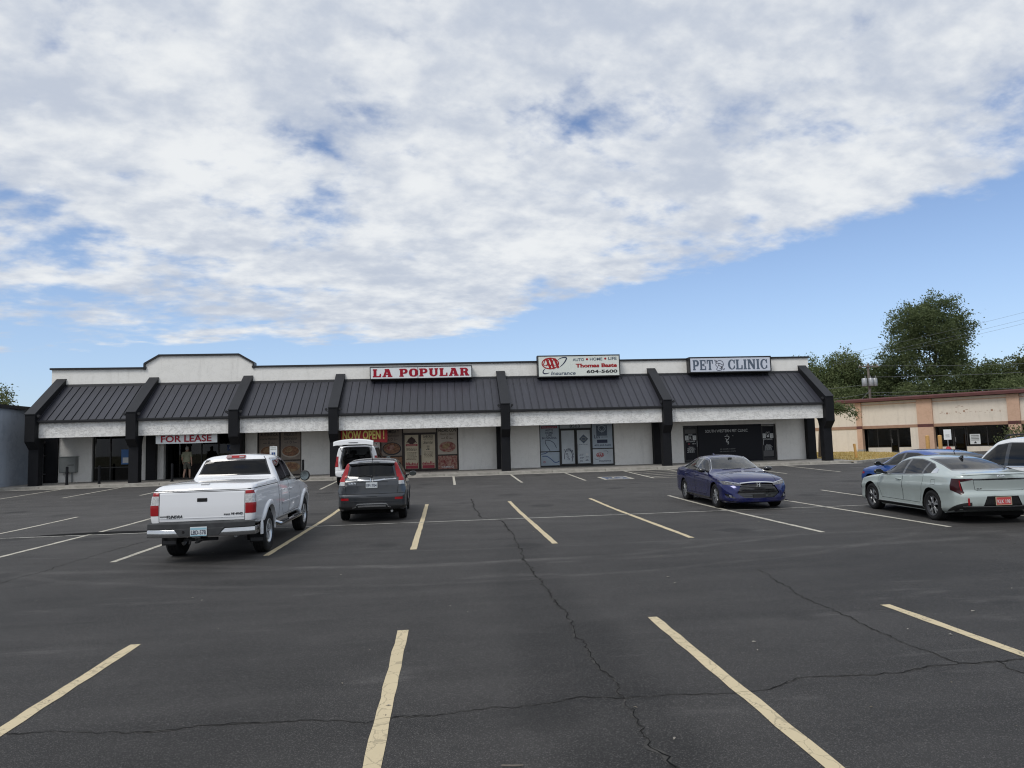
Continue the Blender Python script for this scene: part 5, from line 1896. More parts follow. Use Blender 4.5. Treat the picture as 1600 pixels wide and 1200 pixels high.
paint('paint_white', (0.80, 0.81, 0.83), 0.0, 0.35)
paint('paint_white_suv', (0.78, 0.79, 0.80), 0.0, 0.35)
paint('paint_grey', (0.036, 0.040, 0.046), 0.55, 0.30)
paint('paint_blue', (0.002, 0.007, 0.088), 0.4, 0.20, 0.7)
paint('paint_mint', (0.45, 0.51, 0.49), 0.25, 0.33)
paint('paint_azure', (0.012, 0.075, 0.33), 0.35, 0.30)
mat('tyre_rubber', (0.018, 0.018, 0.019), 0.85, var=0.3, vscale=14, spec=0.2)
mat('alloy', (0.56, 0.57, 0.58), 0.30, metal=0.8)
mat('alloy_dark', (0.035, 0.036, 0.04), 0.35, metal=0.4)
mat('mirror_silver', (0.22, 0.25, 0.25), 0.08, metal=1.0)
mat('chrome', (0.78, 0.79, 0.80), 0.10, metal=1.0)
mat('bumper_chrome', (0.62, 0.63, 0.64), 0.16, metal=1.0, var=0.12, vscale=3)
mat('plastic_black', (0.016, 0.016, 0.017), 0.55, var=0.2, vscale=5)
mat('gloss_black', (0.008, 0.008, 0.009), 0.12, coat=1.0)
mat('lens_red', (0.30, 0.004, 0.008), 0.35, coat=0.35, spec=0.3)
mat('lens_red_dark', (0.030, 0.002, 0.004), 0.3, coat=0.3, spec=0.3)
mat('lens_white', (0.60, 0.60, 0.60), 0.15, coat=1.0, var=0.4, vscale=30)
mat('lens_smoke', (0.10, 0.10, 0.105), 0.12, coat=1.0, var=0.5, vscale=25)
mat('reflector', (0.55, 0.56, 0.58), 0.2, metal=0.9)
mat('seat_black', (0.028, 0.028, 0.030), 0.8)
mat('seat_beige', (0.28, 0.23, 0.18), 0.8)
mat('cabin_grey', (0.12, 0.12, 0.125), 0.85)
mat('underbody', (0.010, 0.010, 0.010), 0.9, spec=0.1)
mat('plate_white', (0.62, 0.66, 0.68), 0.4)
mat('plate_red', (0.50, 0.06, 0.06), 0.4)
mat('plate_blue', (0.30, 0.52, 0.62), 0.4)


def pchip(tab):
    tab = sorted(tab)
    X = np.array([p[0] for p in tab], float)
    Y = np.array([p[1] for p in tab], float)
    if len(X) == 1:
        return lambda x: Y[0]
    h = np.diff(X)
    d = np.diff(Y) / h
    m = np.zeros(len(X))
    m[0], m[-1] = d[0], d[-1]
    for i in range(1, len(X) - 1):
        if d[i - 1] * d[i] > 0:
            w1, w2 = 2 * h[i] + h[i - 1], h[i] + 2 * h[i - 1]
            m[i] = (w1 + w2) / (w1 / d[i - 1] + w2 / d[i])

    def f(x):
        x = min(max(x, X[0]), X[-1])
        i = min(max(int(np.searchsorted(X, x) - 1), 0), len(h) - 1)
        t = (x - X[i]) / h[i]
        t2, t3 = t * t, t * t * t
        return float((2 * t3 - 3 * t2 + 1) * Y[i] + (t3 - 2 * t2 + t) * h[i] * m[i] + (-2 * t3 + 3 * t2) * Y[i + 1] + (t3 - t2) * h[i] * m[i + 1])
    return f


def planes_of(poly, axis, grow=0.0):
    """half-spaces of a convex outline in 'xz', 'yz' or 'xy'"""
    n = len(poly)
    A = sum(poly[i][0] * poly[(i + 1) % n][1] - poly[(i + 1) % n][0] * poly[i][1] for i in range(n))
    out = []
    for i in range(n):
        p, q = poly[i], poly[(i + 1) % n]
        d = Vector((q[0] - p[0], q[1] - p[1]))
        if d.length < 1e-6:
            continue
        d.normalize()
        nn = Vector((d.y, -d.x)) * (1 if A > 0 else -1)
        p = Vector(p) + nn * grow
        if axis == 'xz':
            out.append((Vector((p.x, 0, p.y)), Vector((nn.x, 0, nn.y))))
        elif axis == 'yz':
            out.append((Vector((0, p.x, p.y)), Vector((0, nn.x, nn.y))))
        else:
            out.append((Vector((p.x, p.y, 0)), Vector((nn.x, nn.y, 0))))
    return out


class Car:
    def __init__(self, sp, root):
        self.sp = sp
        self.root = root
        self.F = {k: pchip(sp[k]) for k in ('top', 'belt', 'wid', 'wtop', 'zb', 'rad', 'crown')}
        self.side = pchip(sp['side'])
        self.L0, self.L1 = sp['L']
        self.build_shell()

    # -- cross-section (right half as y >= 0), bottom centre to top centre
    def section(self, x):
        F = self.F
        sp = self.sp
        zb, zt, zl = F['zb'](x), F['top'](x), F['belt'](x)
        zl = min(zl, zt - .02)
        zl = max(zl, zb + .05)
        w, wt, r, cr = F['wid'](x), F['wtop'](x), F['rad'](x), F['crown'](x)
        dws = self.side(1.0)
        pts = [(0, zb), ((w - .09) * .5, zb), (w - .10, zb)]
        ts = sp.get('ts', (0, .03, .07, .13, .2, .28, .36, .44, .52, .58, .64, .70, .76, .82, .88, .94, 1))
        pts += [(w + self.side(t), zb + .015 + t * (zl - zb - .015)) for t in ts]
        ws = w + dws
        wt = min(wt, ws - .004)
        ze = max(zt - cr, zl + .008)
        cr = zt - ze
        A, K = Vector((ws, zl)), Vector((wt, ze))
        AK = K - A
        rr = min(r, AK.length * .5)
        P0 = K - AK.normalized() * rr
        r1 = min(r * 1.3, wt * .45)
        y1 = wt - r1
        P1 = Vector((y1, ze + cr * (1 - (y1 / wt) ** 2)))
        bul = sp.get('bulge', .015)
        nrm = Vector((AK.y, -AK.x)).normalized()
        for i in range(1, 7):
            t = i / 6
            q = A.lerp(P0, t) + nrm * (bul * 4 * t * (1 - t) * min(1, AK.length / .4))
            pts.append((q.x, q.y))
        for i in range(1, 5):
            t = i / 4
            q = P0 * (1 - t) ** 2 + K * 2 * t * (1 - t) + P1 * t * t
            pts.append((q.x, q.y))
        for i in range(1, 8):
            y = y1 * (1 - i / 7)
            pts.append((y, ze + cr * (1 - (y / wt) ** 2)))
        # rounding of the plan at the two ends
        for (xe, s, key) in ((self.L1, 1, 'rf'), (self.L0, -1, 'rr')):
            rl, dw = sp[key]
            u = (xe - x) * s / rl
            if u < 1:
                k = sqrt(max(0, 1 - (1 - max(u, 0)) ** 2))
                f = (w - dw * (1 - k)) / w
                pts = [(p[0] * f, p[1]) for p in pts]
        return pts

    def deform(self, x, y, z):
        sp = self.sp
        for (xe, s, key) in ((self.L1, 1, 'ef'), (self.L0, -1, 'er')):
            d, lean, bow = sp[key]
            t = (d - (xe - x) * s) / d
            if t > 0:
                t = min(t, 1)
                k = t * t * (3 - 2 * t)
                w = self.F['wid'](x)
                x -= s * k * (lean(z) + bow * min(1.2, abs(y) / w) ** 2.2)
        g = sp.get('ghbow', 0)
        if g:
            zl = self.F['belt'](x)
            h = min(1, max(0, (z - zl - .02) / .12))
            xm = sp.get('ghmid', -.3)
            fx = min(1, max(-1, (x - xm) / 1.0))
            if fx < 0:
                fx *= sp.get('ghrear', .5)
            x -= g * h * fx * (abs(y) / .6) ** 2
        return x, y, z

    def build_shell(self):
        sp = self.sp
        for k in ('ef', 'er'):
            d, lean, bow = sp[k]
            sp[k] = (d, pchip(lean), bow)
        # stations evenly spaced along the top silhouette, closer at the rounded ends
        xs = np.linspace(self.L0, self.L1, 1200)
        zs = np.array([self.F['top'](x) for x in xs])
        s = np.concatenate([[0], np.cumsum(np.hypot(np.diff(xs), np.diff(zs)))])
        n = int(s[-1] / sp.get('ds', .05))
        st = list(np.interp(np.linspace(0, s[-1], n + 1), s, xs))
        for (xe, sg, key) in ((self.L1, 1, 'rf'), (self.L0, -1, 'rr')):
            rl = sp[key][0]
            st += [xe - sg * rl * (1 - cos(a)) for a in np.linspace(0, pi / 2, 9)]
        st = sorted(st)
        out = [st[0]]
        for x in st[1:]:
            if x - out[-1] > .008:
                out.append(x)
        out[-1] = self.L1
        secs = [self.section(x) for x in out]
        N = len(secs[0])
        V, Fc = [], []
        for x, se in zip(out, secs):
            V += [(x, p[0], p[1]) for p in se]
        for i in range(len(out) - 1):
            for k in range(N - 1):
                a = i * N + k
                Fc.append((a, a + 1, a + N + 1, a + N))
        # end caps: rows across from each side point to the middle
        for idx, fl in ((0, True), (len(out) - 1, False)):
            se = secs[idx]
            x = out[idx]
            rows = []
            Mx = 9
            for k in range(2, N):
                y, z = se[k]
                b = len(V)
                V += [(x, y * (1 - j / Mx), z) for j in range(1, Mx + 1)]
                rows.append([idx * N + k] + list(range(b, b + Mx)))
            for r0, r1 in zip(rows, rows[1:]):
                for j in range(Mx):
                    f = (r0[j], r0[j + 1], r1[j + 1], r1[j])
                    Fc.append(f if not fl else f[::-1])
        V = [self.deform(*p) for p in V]
        bm = bmesh.new()
        vs = [bm.verts.new(p) for p in V]
        vm = [bm.verts.new((p[0], -p[1], p[2])) for p in V]
        for f in Fc:
            for L, rev in ((vs, False), (vm, True)):
                try:
                    bm.faces.new([L[i] for i in (f[::-1] if rev else f)])
                except ValueError:
                    pass
        bmesh.ops.remove_doubles(bm, verts=bm.verts, dist=2e-4)
        bmesh.ops.dissolve_degenerate(bm, edges=bm.edges, dist=1e-5)
        bmesh.ops.recalc_face_normals(bm, faces=bm.faces)
        bm.normal_update()
        self.bm = bm
        self.bvh = BVHTree.FromBMesh(bm)

    # -- surface queries on the uncut shell
    def ys(self, x, z, side=1):
        h = self.bvh.ray_cast(Vector((x, 3 * side, z)), Vector((0, -side, 0)))
        return abs(h[0].y) if h[0] is not None else self.F['wid'](x)

    def xsurf(self, y, z, front=True):
        s = 1 if front else -1
        h = self.bvh.ray_cast(Vector((5 * s, y, z)), Vector((-s, 0, 0)))
        return h[0].x if h[0] is not None else (self.L1 if front else self.L0)

    def zsurf(self, x, y):
        h = self.bvh.ray_cast(Vector((x, y, 5)), Vector((0, 0, -1)))
        return h[0].z if h[0] is not None else self.F['top'](x)

    # -- cutting
    def carve(self, planes, pre):
        bm = self.bm
        act = [f for f in bm.faces if pre(f.calc_center_median(), f.normal)]
        for co, no in planes:
            if not act:
                return []
            geom = set(act)
            for f in act:
                geom.update(f.edges)
                geom.update(f.verts)
            r = bmesh.ops.bisect_plane(bm, geom=list(geom), dist=1e-5, plane_co=co, plane_no=no)
            act = [g for g in r['geom'] if isinstance(g, bmesh.types.BMFace) and (g.calc_center_median() - co).dot(no) < 0]
        return act

    def take(self, faces, name, m, off=0.0, parent=None, smooth=35, label=None, thick=0.0):
        if not faces:
            return None
        bm = self.bm
        nb = bmesh.new()
        mp = {}
        for f in faces:
            for v in f.verts:
                if v not in mp:
                    mp[v] = nb.verts.new(v.co)
        for f in faces:
            try:
                nb.faces.new([mp[v] for v in f.verts])
            except ValueError:
                pass
        nb.normal_update()
        if off:
            for v in nb.verts:
                pass
            mv = [(v, v.normal.copy()) for v in nb.verts]
            for v, nn in mv:
                v.co += nn * off
        if thick:
            # give the piece an edge: extrude its border inward
            be = [e for e in nb.edges if len(e.link_faces) == 1]
            mv = {v: v.normal.copy() for v in nb.verts}
            r = bmesh.ops.extrude_edge_only(nb, edges=be)
            for g in r['geom']:
                if isinstance(g, bmesh.types.BMVert):
                    nn = None
                    for e in g.link_edges:
                        o = e.other_vert(g)
                        if o in mv and (o.co - g.co).length < 1e-7:
                            nn = mv[o]
                    if nn is not None:
                        g.co -= nn * thick
        me = bpy.data.meshes.new(name)
        nb.to_mesh(me)
        nb.free()
        bmesh.ops.delete(bm, geom=faces, context='FACES')
        me.shade_smooth()
        me.set_sharp_from_angle(angle=radians(smooth))
        o = link(name, me, m, parent or self.root)
        if label:
            o['label'] = label
        return o

    def window(self, poly, axis, pre, name='window', m='car_glass_dark', trim=.022, trim_m='gloss_black', off=-.004, parent=None):
        g = self.take(self.carve(planes_of(poly, axis, -trim), pre), name, m, off, parent)
        self.take(self.carve(planes_of(poly, axis), pre), 'window_trim', trim_m, -.002, g or parent)
        return g

    def pillar(self, poly, m='gloss_black'):
        for s in (-1, 1):
            self.take(self.carve(planes_of(poly, 'xz'), lambda c, n: c.y * s > .25 and n.y * s > .3), 'pillar', m, -.001)

    def gap(self, pts, axis, pre, w=.009, name='panel_gap', off=-.007, m='underbody', parent=None):
        fs = []
        for (a, b) in zip(pts, pts[1:]):
            d = Vector((b[0] - a[0], b[1] - a[1]))
            d.normalize()
            n = Vector((-d.y, d.x)) * w / 2
            e = d * w / 2
            A, B = Vector(a) - e, Vector(b) + e
            poly = [A - n, B - n, B + n, A + n]
            fs.append(self.take(self.carve(planes_of([tuple(p) for p in poly], axis), pre), name, m, off, parent))
        return fs

    def door(self, poly, side, zmin=None, handle=None, parent=None, hm=None, name='door'):
        pre = lambda c, n: c.y * side > .3 and n.y * side > .3
        self.gap(list(poly) + [poly[0]], 'xz', pre)
        d = self.take(self.carve(planes_of(poly, 'xz'), pre), name, self.sp['paint'], 0)
        if d is not None and handle:
            hx, hz = handle
            y = self.ys(hx, hz, side)
            mb = MB()
            mb.tube([(hx - .10, (y + .004) * side, hz), (hx - .08, (y + .030) * side, hz + .004), (hx + .08, (y + .030) * side, hz + .004), (hx + .10, (y + .004) * side, hz)], [.010, .015, .015, .010], 8)
            mb.build('door_handle', hm or self.sp['paint'], d, smooth=50)
        return d

    def arches(self):
        sp = self.sp
        for xa in sp['axles']:
            for s in (-1, 1):
                R, zc = sp['arch'], sp['zc']
                n = 26
                poly = [(xa + R * cos(2 * pi * k / n), zc + .02 + R * sin(2 * pi * k / n)) for k in range(n)]
                w = self.F['wid'](xa)
                fs = self.carve(planes_of(poly, 'xz'), lambda c, nn: c.y * s > w - .30 and c.z < zc + R + .1 and abs(c.x - xa) < R + .15)
                bmesh.ops.delete(self.bm, geom=fs, context='FACES')
                mb = MB()
                K = 22
                for k in range(K + 1):
                    a = radians(-25 + 230 * k / K)
                    x, z = xa + R * cos(a), zc + .02 + R * sin(a)
                    yo = self.ys(x, max(z, self.F['zb'](x) + .03), s) - .002
                    mb.v += [(x, s * yo, z), (x, s * (w - .34), z)]
                    # inner ring towards the hub
                    mb.v += [(xa + .05 * cos(a), s * (w - .34), zc + .05 * sin(a))]
                for k in range(K):
                    a = 3 * k
                    mb.f += [(a, a + 1, a + 4, a + 3), (a + 1, a + 2, a + 5, a + 4)]
                mb.build('wheel_well', 'underbody', self.root, smooth=50)

    def flare(self, R0, R1, m, h=.02, name='wheel_flare', a0=-8, a1=188):
        """a raised lip round each wheel arch"""
        sp = self.sp
        for xa in sp['axles']:
            for s in (-1, 1):
                zc = sp['zc'] + .02
                K = 26
                mb = MB()
                prof = [(R0, -.06), (R0, h * .9), (R0 + .02, h), ((R0 + R1) / 2, h), (R1 - .01, h * .55), (R1, -.012)]
                for k in range(K + 1):
                    a = radians(a0 + (a1 - a0) * k / K)
                    for r, dy in prof:
                        x, z = xa + r * cos(a), zc + r * sin(a)
                        xm, zm = xa + max(r, R0 + .02) * cos(a), zc + max(r, R0 + .02) * sin(a)
                        yo = self.ys(xm, max(zm, self.F['zb'](xm) + .05), s)
                        mb.v.append((x, s * (yo + dy), z))
                P = len(prof)
                for k in range(K):
                    for j in range(P - 1):
                        a = k * P + j
                        mb.f.append((a, a + 1, a + P + 1, a + P))
                mb.build(name, m, self.root, smooth=55)

    def wheels(self, r, w, rim_r, style, rim_m='alloy', inset=.02):
        sp = self.sp
        for xa in sp['axles']:
            for s in (-1, 1):
                e = bpy.data.objects.new('wheel', None)
                COL.objects.link(e)
                e.parent = self.root
                y = s * (self.F['wid'](xa) - inset - w / 2)
                e.location = (xa, y, r - .004 - sp.get('lift', 0))
                if s < 0:
                    e.rotation_euler = (0, 0, pi)
                e.rotation_euler.y = random.uniform(0, 1.2)
                make_wheel(e, r, w, rim_r, style, rim_m)

    def underside(self):
        sp = self.sp
        a0, a1 = sp['axles'][1], sp['axles'][0]
        z0 = sp['zb'][len(sp['zb']) // 2][1]
        mb = MB().box(self.L0 + .35, self.L1 - .4, -.62, .62, z0 - .03, z0 + .12)
        for xa in sp['axles']:
            mb.tube([(xa, -.75, sp['zc']), (xa, .75, sp['zc'])], .045, 8)
        mb.build('underbody', 'underbody', self.root)

    def cabin(self, floor, xs, seat_m='seat_black', w=.46, backs=True, top=None, dash=None, dash_m='cabin_grey', rows=None):
        """floor, seats with headrests, dashboard, wheel"""
        r = self.root
        x0, x1 = xs
        MB().box(x0, x1, -.66, .66, floor, floor + .03).build('cabin_floor', 'cabin_grey', r)
        for (x, ys, h) in rows:
            for y in ys:
                mb = MB()
                ww = w if len(ys) == 2 else .6
                mb.prism([(x - .05, floor + .05), (x + .5, floor + .05), (x + .52, floor + .28), (x - .02, floor + .24)], 'y', y - ww / 2, y + ww / 2)
                mb.prism([(x - .06, floor + .22), (x + .10, floor + .24), (x - .10, floor + h), (x - .20, floor + h)], 'y', y - ww / 2, y + ww / 2)
                st = mb.build('seat', seat_m, r, smooth=40, bevel=.03)
                for hy in ([y] if len(ys) == 2 else [y - .3, y + .3]):
                    MB().prism([(x - .20, floor + h + .03), (x - .10, floor + h + .03), (x - .12, floor + h + .20), (x - .20, floor + h + .20)], 'y', hy - .13, hy + .13).build('headrest', seat_m, st, bevel=.03, smooth=40)
        if dash:
            dx, dz = dash
            MB().prism([(dx, floor), (dx + .55, floor), (dx + .62, dz), (dx + .15, dz + .04), (dx, dz - .08)], 'y', -.68, .68).build('dashboard', dash_m, r, bevel=.02)
            mb = MB()
            n = 20
            pts = [(dx - .10 + .06 * sin(2 * pi * k / n), .36 + .18 * cos(2 * pi * k / n), dz - .06 + .17 * sin(2 * pi * k / n)) for k in range(n + 1)]
            mb.tube(pts, .015, 6, cap=False)
            mb.tube([(dx - .10, .36, dz - .06), (dx + .1, .36, dz - .1)], .03, 6)
            mb.box(dx - .11, dx - .09, .20, .52, dz - .075, dz - .045)
            mb.build('steering_wheel', 'seat_black', r, smooth=40)

    def mirror(self, x, z, s, m, size=(.10, .12, .075), arm=.10, glass_back=True, top=None):
        y = self.ys(x, z, s)
        b = MB()
        c = (x, s * (y + arm + size[1]), z + size[2] * .5)
        b.ball(c, 1.0, 14, 10, size)
        # flatten the face that carries the mirror glass
        for i, p in enumerate(b.v):
            if p[0] < c[0] - size[0] * .35:
                b.v[i] = (c[0] - size[0] * .35, p[1], p[2])
        o = b.build('mirror', m, self.root, smooth=40)
        MB().tube([(x + .02, s * (y - .02), z - .01), (x + .01, s * (y + arm), z + .01)], [.035, .028], 8).build('mirror_arm', 'plastic_black', o, smooth=50)
        g = MB()
        n = 16
        g.v = [(c[0] - size[0] * .35 - .003, c[1] + size[1] * .80 * cos(2 * pi * k / n), c[2] + size[2] * .80 * sin(2 * pi * k / n)) for k in range(n)]
        g.f = [tuple(range(n))]
        g.build('mirror_glass', 'mirror_silver', o)
        return o

    def text(self, body, m, centre, w, h, front, parent=None, **kw):
        """lettering on the nose (facing +x) or the tail (facing -x); centre is (y, z)"""
        y, z = centre
        x = self.xsurf(y, z, front)
        me = text_mesh(body, kw.get('bold', 0.0))
        fit(me, w, h, (0, 0, 0), .006, kw.get('shear', 0))
        o = link(kw.get('name', 'lettering'), me, m, parent or self.root)
        s = 1 if front else -1
        o.location = (x + s * kw.get('gap', .006), y, z)
        # slope of the surface under it
        xa, xb = self.xsurf(y, z + .04, front), self.xsurf(y, z - .04, front)
        tilt = atan2((xb - xa) * s, .08)
        o.rotation_euler = (-tilt, 0, radians(90) * s)
        return o

    def plate(self, y, z, front, body, face='plate_white', ink='ink_navy', rim='chrome', gap=.012, w=.305, h=.152, stripe=None):
        x = self.xsurf(y, z, front)
        for dz in (-h / 2, h / 2):
            q = self.xsurf(y, z + dz, front)
            x = max(x, q) if front else min(x, q)
        s = 1 if front else -1
        x += s * gap
        p = MB().box(x - .004, x + .004, y - w / 2, y + w / 2, z - h / 2, z + h / 2).build('license_plate', face, self.root, bevel=.003)
        f = MB()
        t = .010
        f.box(x - .006, x + .006, y - w / 2 - t, y + w / 2 + t, z + h / 2, z + h / 2 + t).box(x - .006, x + .006, y - w / 2 - t, y + w / 2 + t, z - h / 2 - t, z - h / 2)
        f.box(x - .006, x + .006, y - w / 2 - t, y - w / 2, z - h / 2, z + h / 2).box(x - .006, x + .006, y + w / 2, y + w / 2 + t, z - h / 2, z + h / 2)
        f.build('plate_frame', rim, p)
        if stripe:
            MB().box(x + s * .0045 - .0005, x + s * .0045 + .0005, y - w / 2 + .004, y + w / 2 - .004, z + stripe[1], z + stripe[2]).build('plate_band', stripe[0], p)
        me = text_mesh(body, .012)
        fit(me, w * .86, h * .52, (0, 0, 0), .002)
        o = link('plate_lettering', me, ink, p, (x + s * .0062, y, z - .01), (0, 0, radians(90) * s))
        return p

    def finish(self, smooth=38):
        me = bpy.data.meshes.new('body')
        bmesh.ops.dissolve_degenerate(self.bm, edges=self.bm.edges, dist=1e-5)
        self.bm.to_mesh(me)
        self.bm.free()
        me.shade_smooth()
        me.set_sharp_from_angle(angle=radians(smooth))
        return link('body', me, self.sp['paint'], self.root)


_wheel_cache = {}


def make_wheel(e, r, w, rim_r, style, rim_m):
    """local: axle along y, outside face at +y"""
    key = (r, w, rim_r, style, rim_m)
    if key not in _wheel_cache:
        h = w / 2
        sw = r - rim_r
        # tyre with shoulder grooves
        prof = [(rim_r - .012, -h * .80), (rim_r + .012, -h * .92), (rim_r + sw * .45, -h), (r - .035, -h * .96), (r - .008, -h * .80)]
        for g in (-.45, 0, .45):
            prof += [(r, h * (g - .14)), (r - .008, h * (g - .12)), (r - .008, h * (g + .12)), (r, h * (g + .14))]
        prof += [(r - .008, h * .80), (r - .035, h * .96), (rim_r + sw * .45, h), (rim_r + .012, h * .92), (rim_r - .012, h * .80)]
        ty = MB().lathe(prof, 'y', 40, closed=True)
        tyre = ty.mesh('tyre', smooth=50)
        # rim: barrel, lip, spokes, hub
        rb = MB().lathe([(rim_r - .012, -h * .8), (rim_r - .03, -h * .7), (rim_r - .04, h * .55), (rim_r - .018, h * .80), (rim_r - .002, h * .86), (rim_r - .006, h * .92), (rim_r - .024, h * .86), (rim_r - .052, h * .60), (rim_r - .055, -h * .7)], 'y', 40, closed=True)
        y1, y0 = h * .72, h * .48
        sp = MB()
        def spoke(a, r0, r1, w0, w1, twist=0.0, dy=0.0):
            P = []
            for (rr, ww, ta, dd) in ((r0, w0, 0, 0.010), (r1, w1, twist, 0)):
                ca, sa = cos(a + ta), sin(a + ta)
                for sg in (-1, 1):
                    P.append((rr * ca - sg * ww * sa, rr * sa + sg * ww * ca, dd))
            v = []
            for yy, k in ((y0 + dy, 1.25), (y1 + dy, 1.0)):
                for i, (px, pz, dd) in enumerate(P):
                    v.append((px, yy + dd, pz))
            sp.add(v, [(0, 1, 3, 2), (4, 6, 7, 5), (0, 4, 5, 1), (2, 3, 7, 6), (0, 2, 6, 4), (1, 5, 7, 3)])
        R1 = rim_r - .02
        if style == 'five':           # plain five-spoke truck wheel
            for k in range(5):
                spoke(2 * pi * k / 5, .05, R1, .030, .036)
        elif style == 'twin5':        # five pairs, swept
            for k in range(5):
                a = 2 * pi * k / 5
                spoke(a - .10, .05, R1, .016, .018, -.10)
                spoke(a + .10, .05, R1, .016, .018, .16)
        elif style == 'blade':        # five swept V-spokes
            for k in range(5):
                a = 2 * pi * k / 5
                spoke(a - .06, .04, R1, .024, .017, -.06)
                spoke(a + .10, .04, R1, .017, .012, .24)
        elif style == 'star':         # angular split spokes
            for k in range(5):
                a = 2 * pi * k / 5
                spoke(a, .04, R1 * .48, .032, .024, 0)
                spoke(a, R1 * .42, R1, .020, .013, -.26)
                spoke(a, R1 * .42, R1, .020, .013, .26)
        else:                         # seven-spoke
            for k in range(7):
                spoke(2 * pi * k / 7, .05, R1, .020, .030)
        spm = sp
        hb = MB().lathe([(.062, y0 - .02), (.062, y1 - .002), (.048, y1 + .012), (.030, y1 + .014), (.001, y1 + .014)], 'y', 20)
        cap = hb
        dk = MB().lathe([(.001, -h * .15), (rim_r - .06, -h * .15), (rim_r - .06, -h * .25), (.001, -h * .25)], 'y', 28)
        nuts = MB()
        for k in range(5):
            a = 2 * pi * (k + .5) / 5
            nuts.tube([(.050 * cos(a), y1 - .004, .050 * sin(a)), (.050 * cos(a), y1 + .018, .050 * sin(a))], .008, 6)
        _wheel_cache[key] = (tyre, rb.mesh('rim', smooth=40), spm.mesh('spokes', bevel=.003), cap.mesh('hub', smooth=40), dk.mesh('brake_disc', smooth=40), nuts.mesh('wheel_nuts'))
    t, rbm, spk, hub, dsk, nts = _wheel_cache[key]
    link('tyre', t, 'tyre_rubber', e)
    barrel = 'alloy_dark' if style in ('blade', 'star') else rim_m
    rim = link('rim', rbm, barrel, e)
    link('spokes', spk, rim_m, e)
    link('hub', hub, rim_m if style != 'star' else 'alloy_dark', e)
    link('brake_disc', dsk, 'underbody', e)
    link('wheel_nuts', nts, 'alloy_dark', e)
    return rim
def on_lot(name, label, cat, x, y, heading, pitch_span=None, group=None):
    """heading: direction of the nose, degrees anticlockwise from +x"""
    z = gz(x, y)
    o = thing(name, label, cat, (x, y, z), radians(heading), group)
    return o


def hp(axis, val, sgn):
    """half-space: keep coordinate below (sgn=1) or above (sgn=-1) val"""
    v = Vector((0, 0, 0))
    v['xyz'.index(axis)] = 1
    return (v * val, v * sgn)


def box_region(x=None, y=None, z=None):
    out = []
    for ax, r in (('x', x), ('y', y), ('z', z)):
        if r:
            if r[0] is not None:
                out.append(hp(ax, r[0], -1))
            if r[1] is not None:
                out.append(hp(ax, r[1], 1))
    return out


def mir(poly, s):
    return [(p[0] * s, p[1]) for p in poly]


ANY = lambda c, n: True
def left(s):
    return lambda c, n: c.y * s > .25 and n.y * s > .30
def frontish(x0, nx=.15):
    return lambda c, n: c.x > x0 and n.x > nx
def rearish(x0, nx=.15):
    return lambda c, n: c.x < x0 and n.x < -nx


def strip_on(car, pts, m, name, t=.012, h=.02, front=False, parent=None, n=24):
    """a raised moulding across the nose or tail: pts are (y, z) centres, h its height"""
    q = curve_pts(pts, n // max(1, len(pts) - 1) + 1)
    s = 1 if front else -1
    mb = MB()
    for p in q:
        x0, x1 = car.xsurf(p.x, p.y - h / 2, front), car.xsurf(p.x, p.y + h / 2, front)
        mb.v += [(x0 - s * .004, p.x, p.y - h / 2), (x0 + s * t, p.x, p.y - h / 2 * .8), (x1 + s * t, p.x, p.y + h / 2 * .8), (x1 - s * .004, p.x, p.y + h / 2)]
    for i in range(len(q) - 1):
        a = 4 * i
        mb.f += [(a + j, a + j + 1, a + j + 5, a + j + 4) for j in range(3)]
    mb.f += [(0, 1, 2, 3), (len(mb.v) - 4, len(mb.v) - 3, len(mb.v) - 2, len(mb.v) - 1)]
    return mb.build(name, m, parent or car.root, smooth=40)


def side_strip(car, pts, m, name, s, t=.012, h=.02, parent=None):
    q = curve_pts(pts, 8)
    mb = MB()
    for p in q:
        y0, y1 = car.ys(p.x, p.y - h / 2, s), car.ys(p.x, p.y + h / 2, s)
        mb.v += [(p.x, s * (y0 - .004), p.y - h / 2), (p.x, s * (y0 + t), p.y - h / 2 * .7), (p.x, s * (y1 + t), p.y + h / 2 * .7), (p.x, s * (y1 - .004), p.y + h / 2)]
    for i in range(len(q) - 1):
        a = 4 * i
        mb.f += [(a + j, a + j + 1, a + j + 5, a + j + 4) for j in range(3)]
    return mb.build(name, m, parent or car.root, smooth=40)


def side_tube(car, pts, m, name, s, r=.008):
    q = curve_pts(pts, 8)
    return MB().tube([(p.x, s * (car.ys(p.x, p.y, s) + r * .3), p.y) for p in q], r, 6).build(name, m, car.root, smooth=60)


def emblem_h(car, y, z, front, sz=.10, m='chrome'):
    """chrome letter H in a rounded frame"""
    x = car.xsurf(y, z, front) + (.012 if front else -.012)
    mb = MB()
    fr = [(-.50, .42), (.50, .42), (.40, -.42), (-.40, -.42), (-.50, .42)]
    mb.tube([(x, y + a * sz, z + b * sz) for a, b in fr], sz * .055, 6)
    for s in (-1, 1):
        mb.tube([(x, y + s * .30 * sz, z + .40 * sz), (x, y + s * .21 * sz, z - .40 * sz)], sz * .075, 6)
    mb.tube([(x, y - .25 * sz, z), (x, y + .25 * sz, z)], sz * .07, 6)
    return mb.build('emblem', m, car.root, smooth=50)


def antenna_fin(car, x, m):
    z = car.zsurf(x, 0)
    MB().prism([(x - .09, z - .01), (x + .09, z - .01), (x - .05, z + .055), (x - .09, z + .06)], 'y', -.018, .018).build('antenna', m, car.root, bevel=.006)


